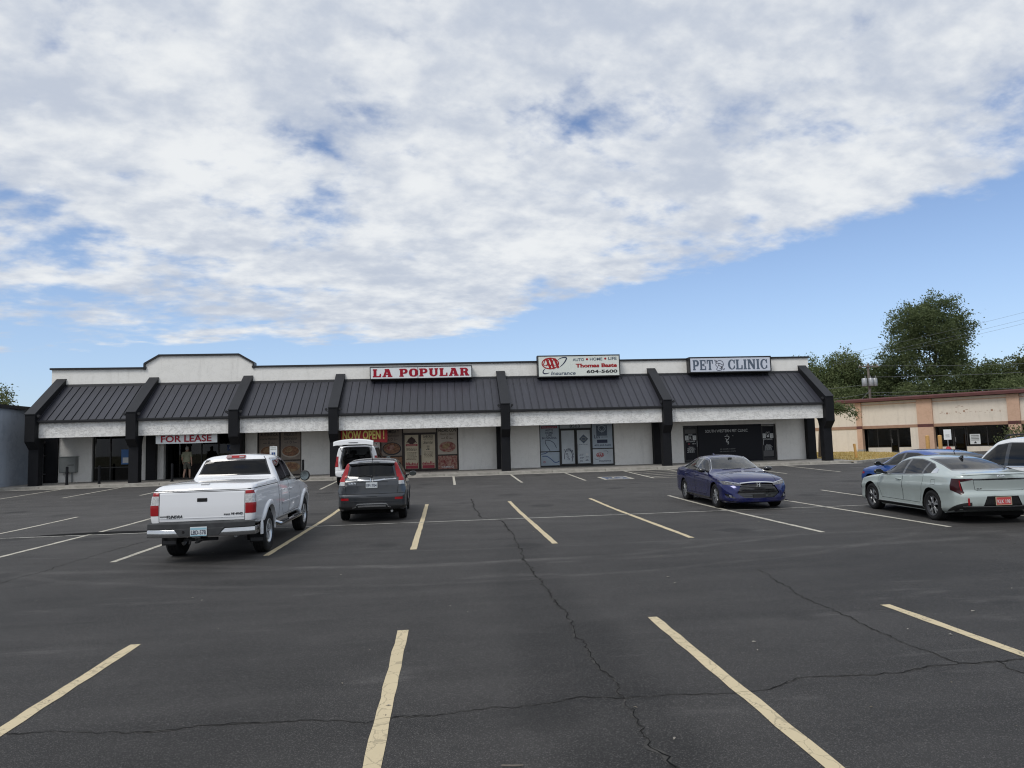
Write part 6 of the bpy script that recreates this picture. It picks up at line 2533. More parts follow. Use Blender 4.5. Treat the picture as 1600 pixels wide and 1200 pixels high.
# ------------------------------------------------------------------ white pickup
def build_pickup():
    R = on_lot('pickup_truck', 'white double cab pickup with closed bed cover, seen from behind', 'pickup truck', -4.39, 16.12, 90.5)
    R.scale = (1, .94, 1)
    R.location.z += .05
    sp = dict(lift=.05, L=(-2.93, 2.78), axles=(1.785, -1.785), arch=.455, zc=.40, paint='paint_white',
              top=[(-2.93, 1.225), (-2.905, 1.275), (-2.80, 1.315), (-2.4, 1.350), (-1.2, 1.375), (-1.0, 1.385), (-.945, 1.44), (-.84, 1.735), (-.78, 1.805), (-.55, 1.845), (-.1, 1.855), (.25, 1.84), (.5, 1.78), (.9, 1.53), (1.27, 1.27), (1.34, 1.245), (1.7, 1.21), (2.3, 1.14), (2.6, 1.07), (2.72, .98), (2.78, .86)],
              belt=[(-2.93, 1.15), (-2.6, 1.225), (-1, 1.235), (0, 1.225), (1.2, 1.19), (1.8, 1.10), (2.4, 1.0), (2.78, .75)],
              wid=[(-2.93, .965), (-2, .975), (0, .985), (1.7, .985), (2.4, .96), (2.78, .93)],
              wtop=[(-2.93, .90), (-1.05, .90), (-.945, .84), (-.82, .70), (-.5, .675), (.2, .68), (.6, .73), (1.27, .86), (1.4, .88), (2.3, .84), (2.78, .72)],
              zb=[(-2.93, .62), (-2.3, .56), (-1.2, .47), (1.2, .47), (2.2, .52), (2.78, .5)],
              rad=[(-2.93, .06), (-1.05, .06), (-.8, .10), (.5, .10), (1.4, .08), (2.78, .08)],
              crown=[(-2.93, .02), (-1.05, .025), (-.8, .045), (.5, .05), (1.4, .05), (2.78, .05)],
              side=[(0, -.075), (.06, -.03), (.22, -.008), (.5, 0), (.62, .004), (.70, -.006), (.86, -.014), (.95, -.024), (1, -.04)],
              rf=(.30, .20), rr=(.08, .05), ef=(.5, [(.4, .06), (.6, 0), (.9, .03), (1.1, .12)], .12), er=(.25, [(.5, .03), (.8, .0), (1.3, .02)], .015), bulge=.012, ghbow=.05, ghmid=-.2, ghrear=.5)
    c = Car(sp, R)
    c.arches()
    # glass
    rp = lambda cc, n: -1.1 < cc.x < -.6 and n.x < -.35
    rear = c.window([(-.78, 1.415), (.78, 1.415), (.645, 1.74), (-.645, 1.74)], 'yz', rp, 'rear_window', 'car_glass_dark', .03)
    c.window([(-.78, 1.30), (.78, 1.30), (.635, 1.745), (-.635, 1.745)], 'yz', lambda cc, n: .3 < cc.x < 1.4 and n.x > .25, 'windshield', 'car_glass_mid', .03)
    for s in (-1, 1):
        fd = [(.02, 1.26), (1.02, 1.245), (.66, 1.54), (.42, 1.71), (.02, 1.73)]
        rd = [(-.72, 1.27), (-.06, 1.26), (-.06, 1.73), (-.56, 1.72), (-.66, 1.65)]
        c.window(fd, 'xz', left(s), 'window', 'car_glass_mid', .024)
        c.window(rd, 'xz', left(s), 'window', 'car_glass_dark', .024)
        c.door([(.02 - .04, .56), (.98, .56), (1.16, .75), (1.16, 1.19), (1.08, 1.24), (-.02, 1.255)], s, handle=(.13, 1.07))
        c.door([(-.80, 1.0), (-.74, .72), (-.55, .56), (-.035, .56), (-.035, 1.255), (-.80, 1.262)], s, handle=(-.66, 1.08))
        # cab to bed joint and the lid's edge
        c.gap([(-.985, .55), (-.985, 1.36)], 'xz', left(s), .022)
        c.gap([(-2.86, 1.235), (-1.02, 1.246)], 'xz', lambda cc, n: cc.y * s > .6, .012)
        c.gap([(1.22, .56), (1.22, 1.17)], 'xz', left(s), .010)
        c.gap([(-2.05, .0), (-2.05, .0001)], 'xz', lambda cc, n: False)
        # tail lamp in three bands
        tl = None
        for (z0, z1, m, nm) in ((.80, .985, 'lens_red', 'taillight'), (.985, 1.145, 'lens_white', 'reverse_lens'), (1.145, 1.205, 'lens_red', 'top_lens')):
            q = c.take(c.carve(box_region(x=(None, -2.80), y=((.795, None) if s > 0 else (None, -.795)), z=(z0, z1)), lambda cc, n: cc.x < -2.6), nm, m, .004, tl)
            tl = tl or q
    c.gap([(-.94, 1.228), (.94, 1.228)], 'yz', lambda cc, n: cc.x < -2.86 and n.x < -.2, .012)
    # tailgate
    tp = lambda cc, n: cc.x < -2.85 and n.x < -.4
    poly = [(-.785, .685), (.785, .685), (.785, 1.205), (-.785, 1.205)]
    c.gap(poly + poly[:1], 'yz', tp, .011)
    tg = c.take(c.carve(planes_of(poly, 'yz'), tp), 'tailgate', 'paint_white', 0)
    x = c.xsurf(0, 1.06, False)
    MB().box(x - .010, x + .03, -.095, .095, 1.025, 1.095).build('tailgate_handle', 'plastic_black', tg, bevel=.012)
    MB().box(x - .016, x - .008, -.075, .075, 1.055, 1.082).build('handle_lever', 'gloss_black', tg, bevel=.004)
    c.text('TUNDRA', 'alloy_dark', (.50, .775), .30, .055, False, tg, shear=.25, bold=.02)
    c.text('TOYOTA', 'alloy_dark', (.705, .782), .13, .022, False, tg, bold=.01)
    c.text('V8 4WD', 'alloy_dark', (-.64, .80), .22, .04, False, tg, shear=.25, bold=.02)
    c.text('iFORCE', 'alloy_dark', (-.46, .792), .11, .026, False, tg, bold=.01)
    # crease near the foot of the tailgate
    strip_on(c, [(-.77, .745), (.77, .745)], 'paint_white', 'tailgate_crease', .006, .012, False, tg)
    # lid latch, high brake lamp
    z = c.zsurf(-2.72, 0)
    MB().box(-2.78, -2.70, -.075, .075, z - .008, z + .014).build('cover_latch', 'alloy', R, bevel=.006)
    b = MB().prism([(-.86, 1.775), (-.80, 1.775), (-.74, 1.825), (-.80, 1.83)], 'y', -.20, .20).build('high_brake_light', 'lens_red', R, bevel=.006)
    for s in (-1, 1):
        MB().box(-.852, -.82, s * .135 - .05, s * .135 + .05, 1.786, 1.812).build('cargo_lens', 'lens_white', b)
        # roof to cab-corner seam
        MB().tube([(-.80, s * .60, 1.80), (-.845, s * .645, 1.74)], .007, 6).build('roof_seam', 'underbody', R)
    # bumper
    def xb(y):
        return -3.075 + .13 * abs(y / .99) ** 3.5
    ys = [-.985 + 1.97 * i / 40 for i in range(41)]
    mb = MB()
    prof = [(-.00, .425), (.012, .44), (.0, .55), (-.012, .565), (-.05, .57)]
    for y in ys:
        for dx, z in prof:
            zz = z
            mb.v.append((xb(y) - dx + .0, y, zz))
    P = len(prof)
    for i in range(len(ys) - 1):
        for j in range(P - 1):
            a = i * P + j
            mb.f.append((a, a + 1, a + P + 1, a + P))
    bp = mb.build('bumper', 'bumper_chrome', R, smooth=50)
    for s in (-1, 1):       # wrapped ends
        mb = MB()
        for k in range(6):
            t = k / 5
            px, py = -2.945 + .33 * t, s * (.985 + .012 * sin(pi * t))
            for z in (.425, .44, .55, .568):
                mb.v.append((px, py + s * (.004 if z in (.42, .55) else -.006), z))
        for k in range(5):
            for j in range(3):
                a = 4 * k + j
                mb.f.append((a, a + 1, a + 5, a + 4))
        mb.build('bumper_end', 'bumper_chrome', bp, smooth=50)
    mb = MB()
    for y in ys:
        for dx, z in ((-.02, .566), (-.005, .575), (-.005, .655), (-.03, .672), (-.17, .68)):
            mb.v.append((xb(y) - dx, y, z))
    for i in range(len(ys) - 1):
        for j in range(4):
            a = i * 5 + j
            mb.f.append((a, a + 1, a + 6, a + 5))
    mb.build('step_pad', 'mudgrey', bp, smooth=40)
    tr = [(-.46, .575), (.46, .575), (.36, .445), (-.36, .445)]
    MB().prism(tr, 'x', -3.094, -3.05).build('bumper_recess', 'mudgrey', bp, bevel=.008)
    MB().box(-2.93, -2.55, -.80, .80, .50, .63).build('bumper_beam', 'underbody', bp)
    # plate
    p = MB().box(-3.108, -3.100, -.152, .152, .452, .604).build('license_plate', 'plate_white', R, bevel=.003)
    MB().box(-3.110, -3.107, -.145, .145, .555, .587).build('plate_band', 'plate_blue', p)
    MB().box(-3.110, -3.107, -.145, .145, .444, .462).build('plate_band', 'plate_blue', p)
    me = text_mesh('LBD-578', .012)
    fit(me, .265, .075, (0, 0, 0), .002)
    link('plate_lettering', me, 'ink_navy', p, (-3.1105, 0, .507), (0, 0, -pi / 2))
    MB().lathe([(.001, -3.10), (.022, -3.10), (.026, -3.09), (.026, -3.08)], 'x', 12, (0, .28, .52)).build('bumper_lock', 'gloss_black', bp, smooth=40)
    # tow hitch
    mb = MB().box(-3.10, -2.7, -.035, .035, .34, .40).box(-3.0, -2.9, -.30, .30, .345, .395)
    mb.box(-3.22, -3.08, -.025, .025, .33, .36).tube([(-3.19, 0, .36), (-3.19, 0, .39)], .012, 8).ball((-3.19, 0, .41), .026, 10, 8)
    mb.tube([(-3.08, -.07, .37), (-3.08, .07, .37)], .010, 6).tube([(-3.05, .16, .36), (-3.10, .16, .30)], .02, 8)
    mb.build('tow_hitch', 'tyre_rubber', R)
    MB().tube([(-2.2, -.55, .42), (-2.85, -.60, .40)], .035, 10).build('exhaust_pipe', 'galv', R, smooth=50)
    c.flare(.44, .545, 'paint_white', .035)
    for s in (-1, 1):
        mb = MB()
        mb.box(-2.27, -2.255, s * .985 if s < 0 else .70, -.70 if s < 0 else .985, .20, .60)
        mb.build('mud_flap', 'tyre_rubber', R)
        MB().box(-2.275, -2.27, min(s * .72, s * .965), max(s * .72, s * .965), .22, .28).build('flap_trim', 'alloy_dark', R)
        mb = MB().tube([(-1.22, s * .90, .48), (-1.15, s * 1.02, .42), (-1.0, s * 1.04, .41), (1.0, s * 1.04, .41), (1.15, s * 1.02, .42), (1.22, s * .90, .48)], .045, 12)
        st = mb.build('side_step', 'bumper_chrome', R, smooth=50)
        for x in (-.75, .45):
            MB().box(x - .28, x + .28, s * 1.04 - .04, s * 1.04 + .04, .44, .462).build('step_tread', 'plastic_black', st)
        side_strip(c, [(-.70, .80), (1.1, .80)], 'paint_white', 'door_moulding', s, .014, .06)
        MB().prism([(.32, 1.80), (.98, 1.30), (1.02, 1.30), (.36, 1.825)], 'y', s * .735 - .012, s * .735 + .012)
        c.mirror(.93, 1.24, s, 'plastic_black', (.10, .125, .125), .10)
        side_strip(c, [(-.70, 1.735), (-.50, 1.755), (.02, 1.76), (.40, 1.735)], 'gloss_black', 'window_visor', s, .012, .03)
    # front end (mostly unseen)
    for s in (-1, 1):
        c.take(c.carve(box_region(x=(2.3, None), y=((.55, None) if s > 0 else (None, -.55)), z=(.80, .98)), frontish(2.2, .02)), 'headlight', 'lens_white', .004)
    c.take(c.carve(box_region(x=(2.4, None), y=(-.52, .52), z=(.66, .98)), frontish(2.3, .1)), 'grille', 'gloss_black', -.01)
    c.pillar([(-0.06, 1.26), (0.02, 1.26), (0.02, 1.73), (-0.06, 1.73)])
    c.wheels(.405, .27, .235, 'five', 'alloy', inset=.0)
    c.underside()
    c.cabin(.62, (-.95, 1.2), rows=((-.55, (.0,), .74), (.15, (.40, -.40), .80)), dash=(.75, 1.22))
    c.finish()


mat('mudgrey', (0.055, 0.057, 0.060), 0.7, var=0.3, vscale=4, spec=0.25)
build_pickup()


# ------------------------------------------------------------------ dark grey crossover
def build_crossover():
    R = on_lot('crossover_car', 'dark grey compact crossover with tall red tail lamps, seen from behind', 'car', -2.02, 21.17, 91.5)
    sp = dict(L=(-2.25, 2.28), axles=(1.31, -1.31), arch=.385, zc=.345, paint='paint_grey',
              top=[(-2.25, .96), (-2.24, 1.04), (-2.20, 1.13), (-2.10, 1.37), (-2.03, 1.52), (-1.97, 1.575), (-1.7, 1.615), (-.8, 1.655), (0, 1.65), (.4, 1.595), (.75, 1.42), (1.22, 1.12), (1.29, 1.09), (1.7, 1.04), (2.1, .95), (2.22, .82), (2.28, .66)],
              belt=[(-2.25, .86), (-2.1, 1.06), (-1.5, 1.10), (0, 1.05), (1.2, 1.0), (1.8, .90), (2.28, .58)],
              wid=[(-2.25, .885), (-1.9, .90), (-1, .91), (1.2, .91), (1.9, .90), (2.28, .85)],
              wtop=[(-2.25, .80), (-2.18, .78), (-2.03, .66), (-1.7, .625), (-.8, .61), (0, .61), (.5, .65), (1.2, .76), (1.35, .78), (2.1, .74), (2.28, .66)],
              zb=[(-2.25, .33), (-1.6, .25), (1.4, .23), (2.28, .28)],
              rad=[(-2.25, .07), (1.2, .08), (2.28, .08)], crown=[(-2.25, .02), (-1.9, .035), (0, .045), (1.4, .05), (2.28, .05)],
              side=[(0, -.08), (.06, -.03), (.18, -.012), (.45, -.018), (.60, 0), (.68, .0), (.76, -.018), (.9, -.035), (1, -.055)],
              rf=(.36, .24), rr=(.20, .13), ef=(.5, [(.25, .08), (.45, 0), (.75, .04), (1.0, .14)], .14), er=(.4, [(.3, .06), (.42, .0), (.66, .0), (.74, .03), (1.0, .045), (1.2, .05)], .10), bulge=.02, ghbow=.07, ghmid=-.4, ghrear=.7)
    c = Car(sp, R)
    c.arches()
    rp = lambda cc, n: cc.x < -1.85 and n.x < -.2
    # tail lamps before the glass so that they keep their full width
    for s in (-1, 1):
        up = mir([(.655, 1.155), (.80, 1.155), (.70, 1.42), (.645, 1.545), (.575, 1.545)], s)
        t = c.take(c.carve(planes_of(up, 'yz'), lambda cc, n: cc.x < -1.72 and cc.y * s > .3 and n.z < .8), 'taillight', 'lens_red', .008)
        lo = c.take(c.carve(box_region(x=(None, -1.98), y=((.70, None) if s > 0 else (None, -.70)), z=(1.06, 1.155)), lambda cc, n: cc.x < -1.8), 'taillight_lens', 'lens_red', .008, t)
        c.take(c.carve(box_region(x=(None, -2.02), y=((.70, None) if s > 0 else (None, -.70)), z=(.965, 1.06)), lambda cc, n: cc.x < -1.8), 'reverse_lens', 'lens_white', .008, t)
        # bumper reflectors and rear bumper joint
        c.take(c.carve(box_region(x=(None, -2.0), y=((.60, .80) if s > 0 else (-.80, -.60)), z=(.575, .635)), rearish(-1.9, .1)), 'reflector_red', 'lens_red', .006)
    w = c.window([(-.63, 1.165), (.63, 1.165), (.55, 1.49), (-.55, 1.49)], 'yz', rp, 'rear_window', 'car_glass_dark', .02)
    c.window([(-.66, 1.14), (.66, 1.14), (.56, 1.555), (-.56, 1.555)], 'yz', lambda cc, n: .3 < cc.x < 1.35 and n.x > .25, 'windshield', 'car_glass_mid', .03)
    for s in (-1, 1):
        c.window([(-.10, 1.09), (.93, 1.05), (.55, 1.34), (.25, 1.515), (-.10, 1.535)], 'xz', left(s), 'window', 'car_glass_dark', .024)
        c.window([(-1.02, 1.12), (-.18, 1.095), (-.18, 1.54), (-.95, 1.53)], 'xz', left(s), 'window', 'car_glass_dark', .024)
        c.window([(-1.72, 1.27), (-1.11, 1.125), (-1.05, 1.52), (-1.45, 1.49)], 'xz', left(s), 'window', 'car_glass_dark', .022)
        c.door([(-.14, .42), (.90, .42), (1.02, .70), (1.02, 1.0), (.95, 1.04), (-.14, 1.075)], s, handle=(.0, .93))
        c.door([(-1.16, .95), (-1.0, .66), (-.86, .42), (-.155, .42), (-.155, 1.08), (-1.16, 1.11)], s, handle=(-1.0, .96))
    # lower cladding all round
    c.take(c.carve(box_region(z=(None, .40)), lambda cc, n: cc.z < .45 and n.z > -.7), 'cladding', 'plastic_black', .006)
    tp = rearish(-1.85, .15)
    poly = [(-.66, .735), (.66, .735), (.70, .95), (.66, 1.15), (-.66, 1.15), (-.70, .95)]
    c.gap([(-.86, .735), (.86, .735)], 'yz', lambda cc, n: cc.x < -1.9, .010)
    c.gap([(-.665, .74), (-.692, .95)], 'yz', tp, .008)
    c.gap([(.665, .74), (.692, .95)], 'yz', tp, .008)
    c.gap([(-.13, .665), (.13, .665)], 'yz', tp, .010)
    strip_on(c, [(-.64, 1.115), (-.40, 1.112), (-.16, 1.088), (0, 1.085), (.16, 1.088), (.40, 1.112), (.64, 1.115)], 'bumper_chrome', 'chrome_bar', .010, .042, False)
    emblem_h(c, 0, 1.09, False, .12)
    c.text('CR-V', 'chrome', (.50, 1.015), .20, .042, False, shear=.1, bold=.02)
    # plate hollow and plate
    x = c.xsurf(0, .96, False)
    c.take(c.carve(planes_of([(-.36, .87), (.36, .87), (.42, 1.05), (-.42, 1.05)], 'yz'), tp), 'plate_recess', 'paint_grey', -.02)
    c.plate(0, .965, False, 'EFI-704', 'plate_white', 'ink_navy', 'plastic_black', gap=.004)
    strip_on(c, [(-.50, .375), (-.42, .40), (-.36, .47), (0, .478), (.36, .47), (.42, .40), (.50, .375)], 'reflector', 'bumper_garnish', .02, .028, False)
    strip_on(c, [(-.36, .415), (0, .42), (.36, .415)], 'reflector', 'bumper_garnish', .014, .05, False)
    strip_on(c, [(-.80, .535), (0, .545), (.80, .535)], 'paint_grey', 'bumper_crease', .014, .02, False)
    # spoiler lip, wiper, antenna, roof rails
    mb = MB()
    for i in range(25):
        y = -.60 + 1.2 * i / 24
        k = .05 * (y / .6) ** 2
        mb.v += [(-1.93 + k, y, 1.572 - k * .3), (-2.115 + k, y, 1.553 - k * .4), (-2.115 + k, y, 1.535 - k * .4), (-1.99 + k, y, 1.50 - k * .3)]
    for i in range(24):
        a = 4 * i
        mb.f += [(a + j, a + j + 1, a + j + 5, a + j + 4) for j in range(3)]
    spo = mb.build('spoiler', 'paint_grey', R, smooth=40)
    MB().box(-2.108, -2.095, -.17, .17, 1.536, 1.552).build('high_brake_light', 'lens_red', spo)
    xw = c.xsurf(0, 1.2, False)
    MB().tube([(xw - .02, .0, 1.19), (c.xsurf(.15, 1.23, False) - .022, .18, 1.225), (c.xsurf(.3, 1.215, False) - .015, .34, 1.21)], [.018, .010, .006], 6).build('rear_wiper', 'plastic_black', R)
    MB().ball((xw - .015, 0, 1.19), .03, 8, 6).build('wiper_hub', 'plastic_black', R, smooth=60)
    z = c.zsurf(-1.75, 0)
    MB().tube([(-1.75, 0, z - .01), (-1.86, 0, z + .17)], [.009, .004], 6).build('antenna', 'plastic_black', R)
    for s in (-1, 1):
        c.mirror(.80, 1.09, s, 'paint_grey', (.09, .11, .075), .08)
    for s in (-1, 1):
        c.take(c.carve(box_region(x=(1.85, None), y=((.50, None) if s > 0 else (None, -.50)), z=(.70, .84)), frontish(1.8, .0)), 'headlight', 'lens_white', .004)
    c.take(c.carve(box_region(x=(2.0, None), y=(-.48, .48), z=(.55, .80)), frontish(2.0, .1)), 'grille', 'gloss_black', -.01)
    c.flare(.375, .435, 'plastic_black', .016)
    c.pillar([(-0.18, 1.095), (-0.1, 1.09), (-0.1, 1.535), (-0.18, 1.54)])
    c.pillar([(-1.11, 1.125), (-1.02, 1.12), (-0.95, 1.53), (-1.05, 1.52)])
    c.wheels(.345, .225, .215, 'twin5', 'alloy')
    c.underside()
    MB().tube([(-1.9, -.5, .28), (-2.2, -.52, .27)], .03, 10).build('exhaust_pipe', 'galv', R, smooth=50)
    c.cabin(.40, (-1.9, 1.2), rows=((-.95, (.36, -.36), .78), (.0, (.36, -.36), .80)), dash=(.62, 1.06))
    c.finish()


build_crossover()


# ------------------------------------------------------------------ white large SUV with its rear door up
def build_suv():
    R = on_lot('suv_car', 'white large SUV with its rear door raised in front of the restaurant', 'car', -4.02, 34.85, 90.0)
    sp = dict(L=(-2.52, 2.55), axles=(1.48, -1.45), arch=.46, zc=.385, paint='paint_white_suv',
              top=[(-2.52, 1.02), (-2.51, 1.14), (-2.49, 1.25), (-2.42, 1.64), (-2.37, 1.76), (-2.28, 1.805), (-1.5, 1.845), (-.3, 1.85), (.3, 1.80), (.6, 1.65), (1.02, 1.28), (1.12, 1.21), (1.6, 1.17), (2.2, 1.10), (2.45, 1.0), (2.55, .82)],
              belt=[(-2.52, .98), (-2.3, 1.10), (0, 1.10), (1.1, 1.08), (1.8, 1.02), (2.55, .72)],
              wid=[(-2.52, .96), (-1.8, 1.0), (1.5, 1.0), (2.55, .94)],
              wtop=[(-2.52, .90), (-2.45, .85), (-2.30, .77), (-1, .74), (.2, .74), (.6, .77), (1.1, .86), (2.2, .82), (2.55, .74)],
              zb=[(-2.52, .42), (-1.5, .34), (1.5, .34), (2.55, .36)],
              rad=[(-2.52, .08), (2.55, .08)], crown=[(-2.52, .02), (-2, .04), (1.0, .05), (2.55, .05)],
              side=[(0, -.07), (.08, -.03), (.25, -.01), (.5, 0), (.75, -.01), (.9, -.025), (1, -.045)],
              rf=(.3, .2), rr=(.16, .10), ef=(.4, [(.4, .03), (.7, 0), (1.1, .06)], .10), er=(.4, [(.4, .0), (.62, .0), (.68, .06), (1.2, .08)], .05), bulge=.02, ghbow=.05, ghmid=-.4, ghrear=.3)
    c = Car(sp, R)
    c.arches()
    for s in (-1, 1):
        t = c.take(c.carve(box_region(x=(None, -2.22), y=((.80, None) if s > 0 else (None, -.80)), z=(.86, 1.33)), lambda cc, n: cc.x < -2.0), 'taillight', 'lens_red', .006)
    rp = lambda cc, n: cc.x < -2.1 and n.x < -.1 and n.z < .75
    # the open hatchway
    hole = [(-.70, .72), (.70, .72), (.76, 1.05), (.62, 1.70), (.52, 1.745), (-.52, 1.745), (-.62, 1.70), (-.76, 1.05)]
    fs = c.carve(planes_of(hole, 'yz'), rp)
    bmesh.ops.delete(c.bm, geom=fs, context='FACES')
    mb = MB()
    h0 = hole + hole[:1]
    for (a, b) in zip(h0, h0[1:]):
        n = len(mb.v)
        xa, xb_ = c.xsurf(a[0] * .98, min(a[1], 1.70), False) + .004, c.xsurf(b[0] * .98, min(b[1], 1.70), False) + .004
        k = .88
        mb.v += [(xa, a[0], a[1]), (xb_, b[0], b[1]), (xb_ + .16, b[0] * k, 1.2 + (b[1] - 1.2) * .93), (xa + .16, a[0] * k, 1.2 + (a[1] - 1.2) * .93)]
        mb.f.append((n, n + 1, n + 2, n + 3))
    mb.build('hatch_frame', 'paint_white_suv', R, smooth=30)
    mb = MB()
    t = [(p[0] * .90, 1.2 + (p[1] - 1.2) * .945) for p in h0]
    for a, b in zip(t, t[1:]):
        mb.tube([(-2.31, a[0], a[1]), (-2.31, b[0], b[1])], .018, 6)
    mb.build('hatch_seal', 'plastic_black', R)
    # load bay: floor, lining
    MB().box(-2.36, -.2, -.70, .70, .72, .76).build('cargo_floor', 'cabin_grey', R)
    for s in (-1, 1):
        MB().prism([(-2.34, .74), (-1.3, .74), (-1.3, 1.12), (-2.30, 1.12)], 'y', s * .74 - .05, s * .74 + .05).build('cargo_lining', 'seat_beige', R, bevel=.02)
    MB().box(-2.25, .4, -.62, .62, 1.765, 1.785).build('headliner', 'cabin_grey', R)
    for s in (-1, 1):
        c.window([(-.02, 1.14), (.90, 1.12), (.62, 1.40), (.36, 1.66), (-.02, 1.68)], 'xz', left(s), 'window', 'car_glass_mid', .025)
        c.window([(-.98, 1.15), (-.10, 1.14), (-.10, 1.69), (-.98, 1.69)], 'xz', left(s), 'window', 'car_glass_dark', .025)
        c.window([(-2.20, 1.17), (-1.07, 1.15), (-1.07, 1.69), (-2.02, 1.67)], 'xz', left(s), 'window', 'car_glass_dark', .025)
        c.door([(-.06, .48), (1.0, .48), (1.08, .8), (1.08, 1.06), (-.06, 1.12)], s, handle=(.08, .98), hm='chrome')
        c.door([(-1.1, .96), (-1.0, .7), (-.86, .48), (-.075, .48), (-.075, 1.12), (-1.1, 1.13)], s, handle=(-.9, .99), hm='chrome')
    c.window([(-.76, 1.27), (.76, 1.27), (.66, 1.75), (-.66, 1.75)], 'yz', lambda cc, n: .1 < cc.x < 1.3 and n.x > .25, 'windshield', 'car_glass_clear', .03)
    c.gap([(-.95, .685), (.95, .685)], 'yz', lambda cc, n: cc.x < -2.2, .012)
    # raised door: curved outer skin with glass, hinged at the roof
    H = Vector((-2.36, 0, 1.80))
    dirn = Vector((-.985, 0, .17)).normalized()
    up = Vector((.17, 0, .985)).normalized()
    L = 1.12
    def hp_(y, s, h):
        return tuple(H + dirn * s + up * h + Vector((0, y, 0)))
    mb = MB()
    ns, ny = 10, 12
    for lay, hh in ((0, .10), (1, .0)):
        for i in range(ns + 1):
            s = L * i / ns
            for j in range(ny + 1):
                q = -1 + 2 * j / ny
                w = .66 + .20 * min(1, i / ns * 1.3)
                edge = -.05 * abs(q) ** 4
                drop = -.10 * max(0, (i / ns - .75) / .25) ** 2 if lay == 0 else -.14 * max(0, (i / ns - .72) / .28) ** 2
                mb.v.append(hp_(w * q, s, hh + edge + drop + (.05 if lay == 0 else 0) * (1 - q * q)))
    W1 = ny + 1
    K = (ns + 1) * W1
    for i in range(ns):
        for j in range(ny):
            a = i * W1 + j
            mb.f += [(a, a + 1, a + W1 + 1, a + W1), (K + a, K + a + W1, K + a + W1 + 1, K + a + 1)]
    for i in range(ns):
        for j in (0, ny):
            a = i * W1 + j
            mb.f.append((a, a + W1, K + a + W1, K + a))
    for j in range(ny):
        for i in (0, ns):
            a = i * W1 + j
            mb.f.append((a, a + 1, K + a + 1, K + a))
    gate = mb.build('rear_door', 'paint_white_suv', R, smooth=40)
    q = MB()
    q.v = [hp_(-.55, .15, -.03), hp_(.55, .15, -.03), hp_(.62, .62, -.03), hp_(-.62, .62, -.03)]
    q.f = [(0, 1, 2, 3)]
    q.build('rear_glass', 'car_glass_dark', gate)
    mb = MB()
    mb.tube([hp_(-.14, L + .004, -.055), hp_(.14, L + .004, -.055)], .012, 6).box(-2.36 - L - .02, -2.36 - L + .03, -.20, .20, 1.93, 1.945)
    mb.build('door_lining', 'cabin_grey', gate)
    for s in (-1, 1):
        MB().tube([(-2.33, s * .66, 1.55), hp_(.72 * s, .50, -.03)], [.014, .009], 6).build('gas_strut', 'plastic_black', gate)
        c.mirror(.86, 1.12, s, 'plastic_black', (.10, .12, .10), .10)
        z = 1.90
        mb = MB().tube([(-2.0, s * .66, 1.84), (-1.9, s * .66, z), (.0, s * .66, z + .01), (.12, s * .66, 1.85)], .018, 8)
        mb.build('roof_rail', 'plastic_black', R)
        c.take(c.carve(box_region(x=(2.2, None), y=((.55, None) if s > 0 else (None, -.55)), z=(.82, 1.0)), frontish(2.1, .02)), 'headlight', 'lens_white', .004)
    c.take(c.carve(box_region(x=(2.3, None), y=(-.52, .52), z=(.62, 1.0)), frontish(2.2, .1)), 'grille', 'gloss_black', -.01)
    c.plate(0, .60, False, 'KDA-318', gap=.01)
    c.pillar([(-0.1, 1.14), (-0.02, 1.14), (-0.02, 1.68), (-0.1, 1.69)])
    c.pillar([(-1.07, 1.15), (-0.98, 1.15), (-0.98, 1.69), (-1.07, 1.69)])
    c.wheels(.39, .27, .23, 'seven', 'alloy')
    c.underside()
    c.cabin(.72, (-.2, 1.1), seat_m='seat_black', rows=((-1.35, (.40, -.40), .50), (-.55, (.40, -.40), .60), (.22, (.42, -.42), .66)), dash=(.72, 1.16))
    c.finish()


build_suv()


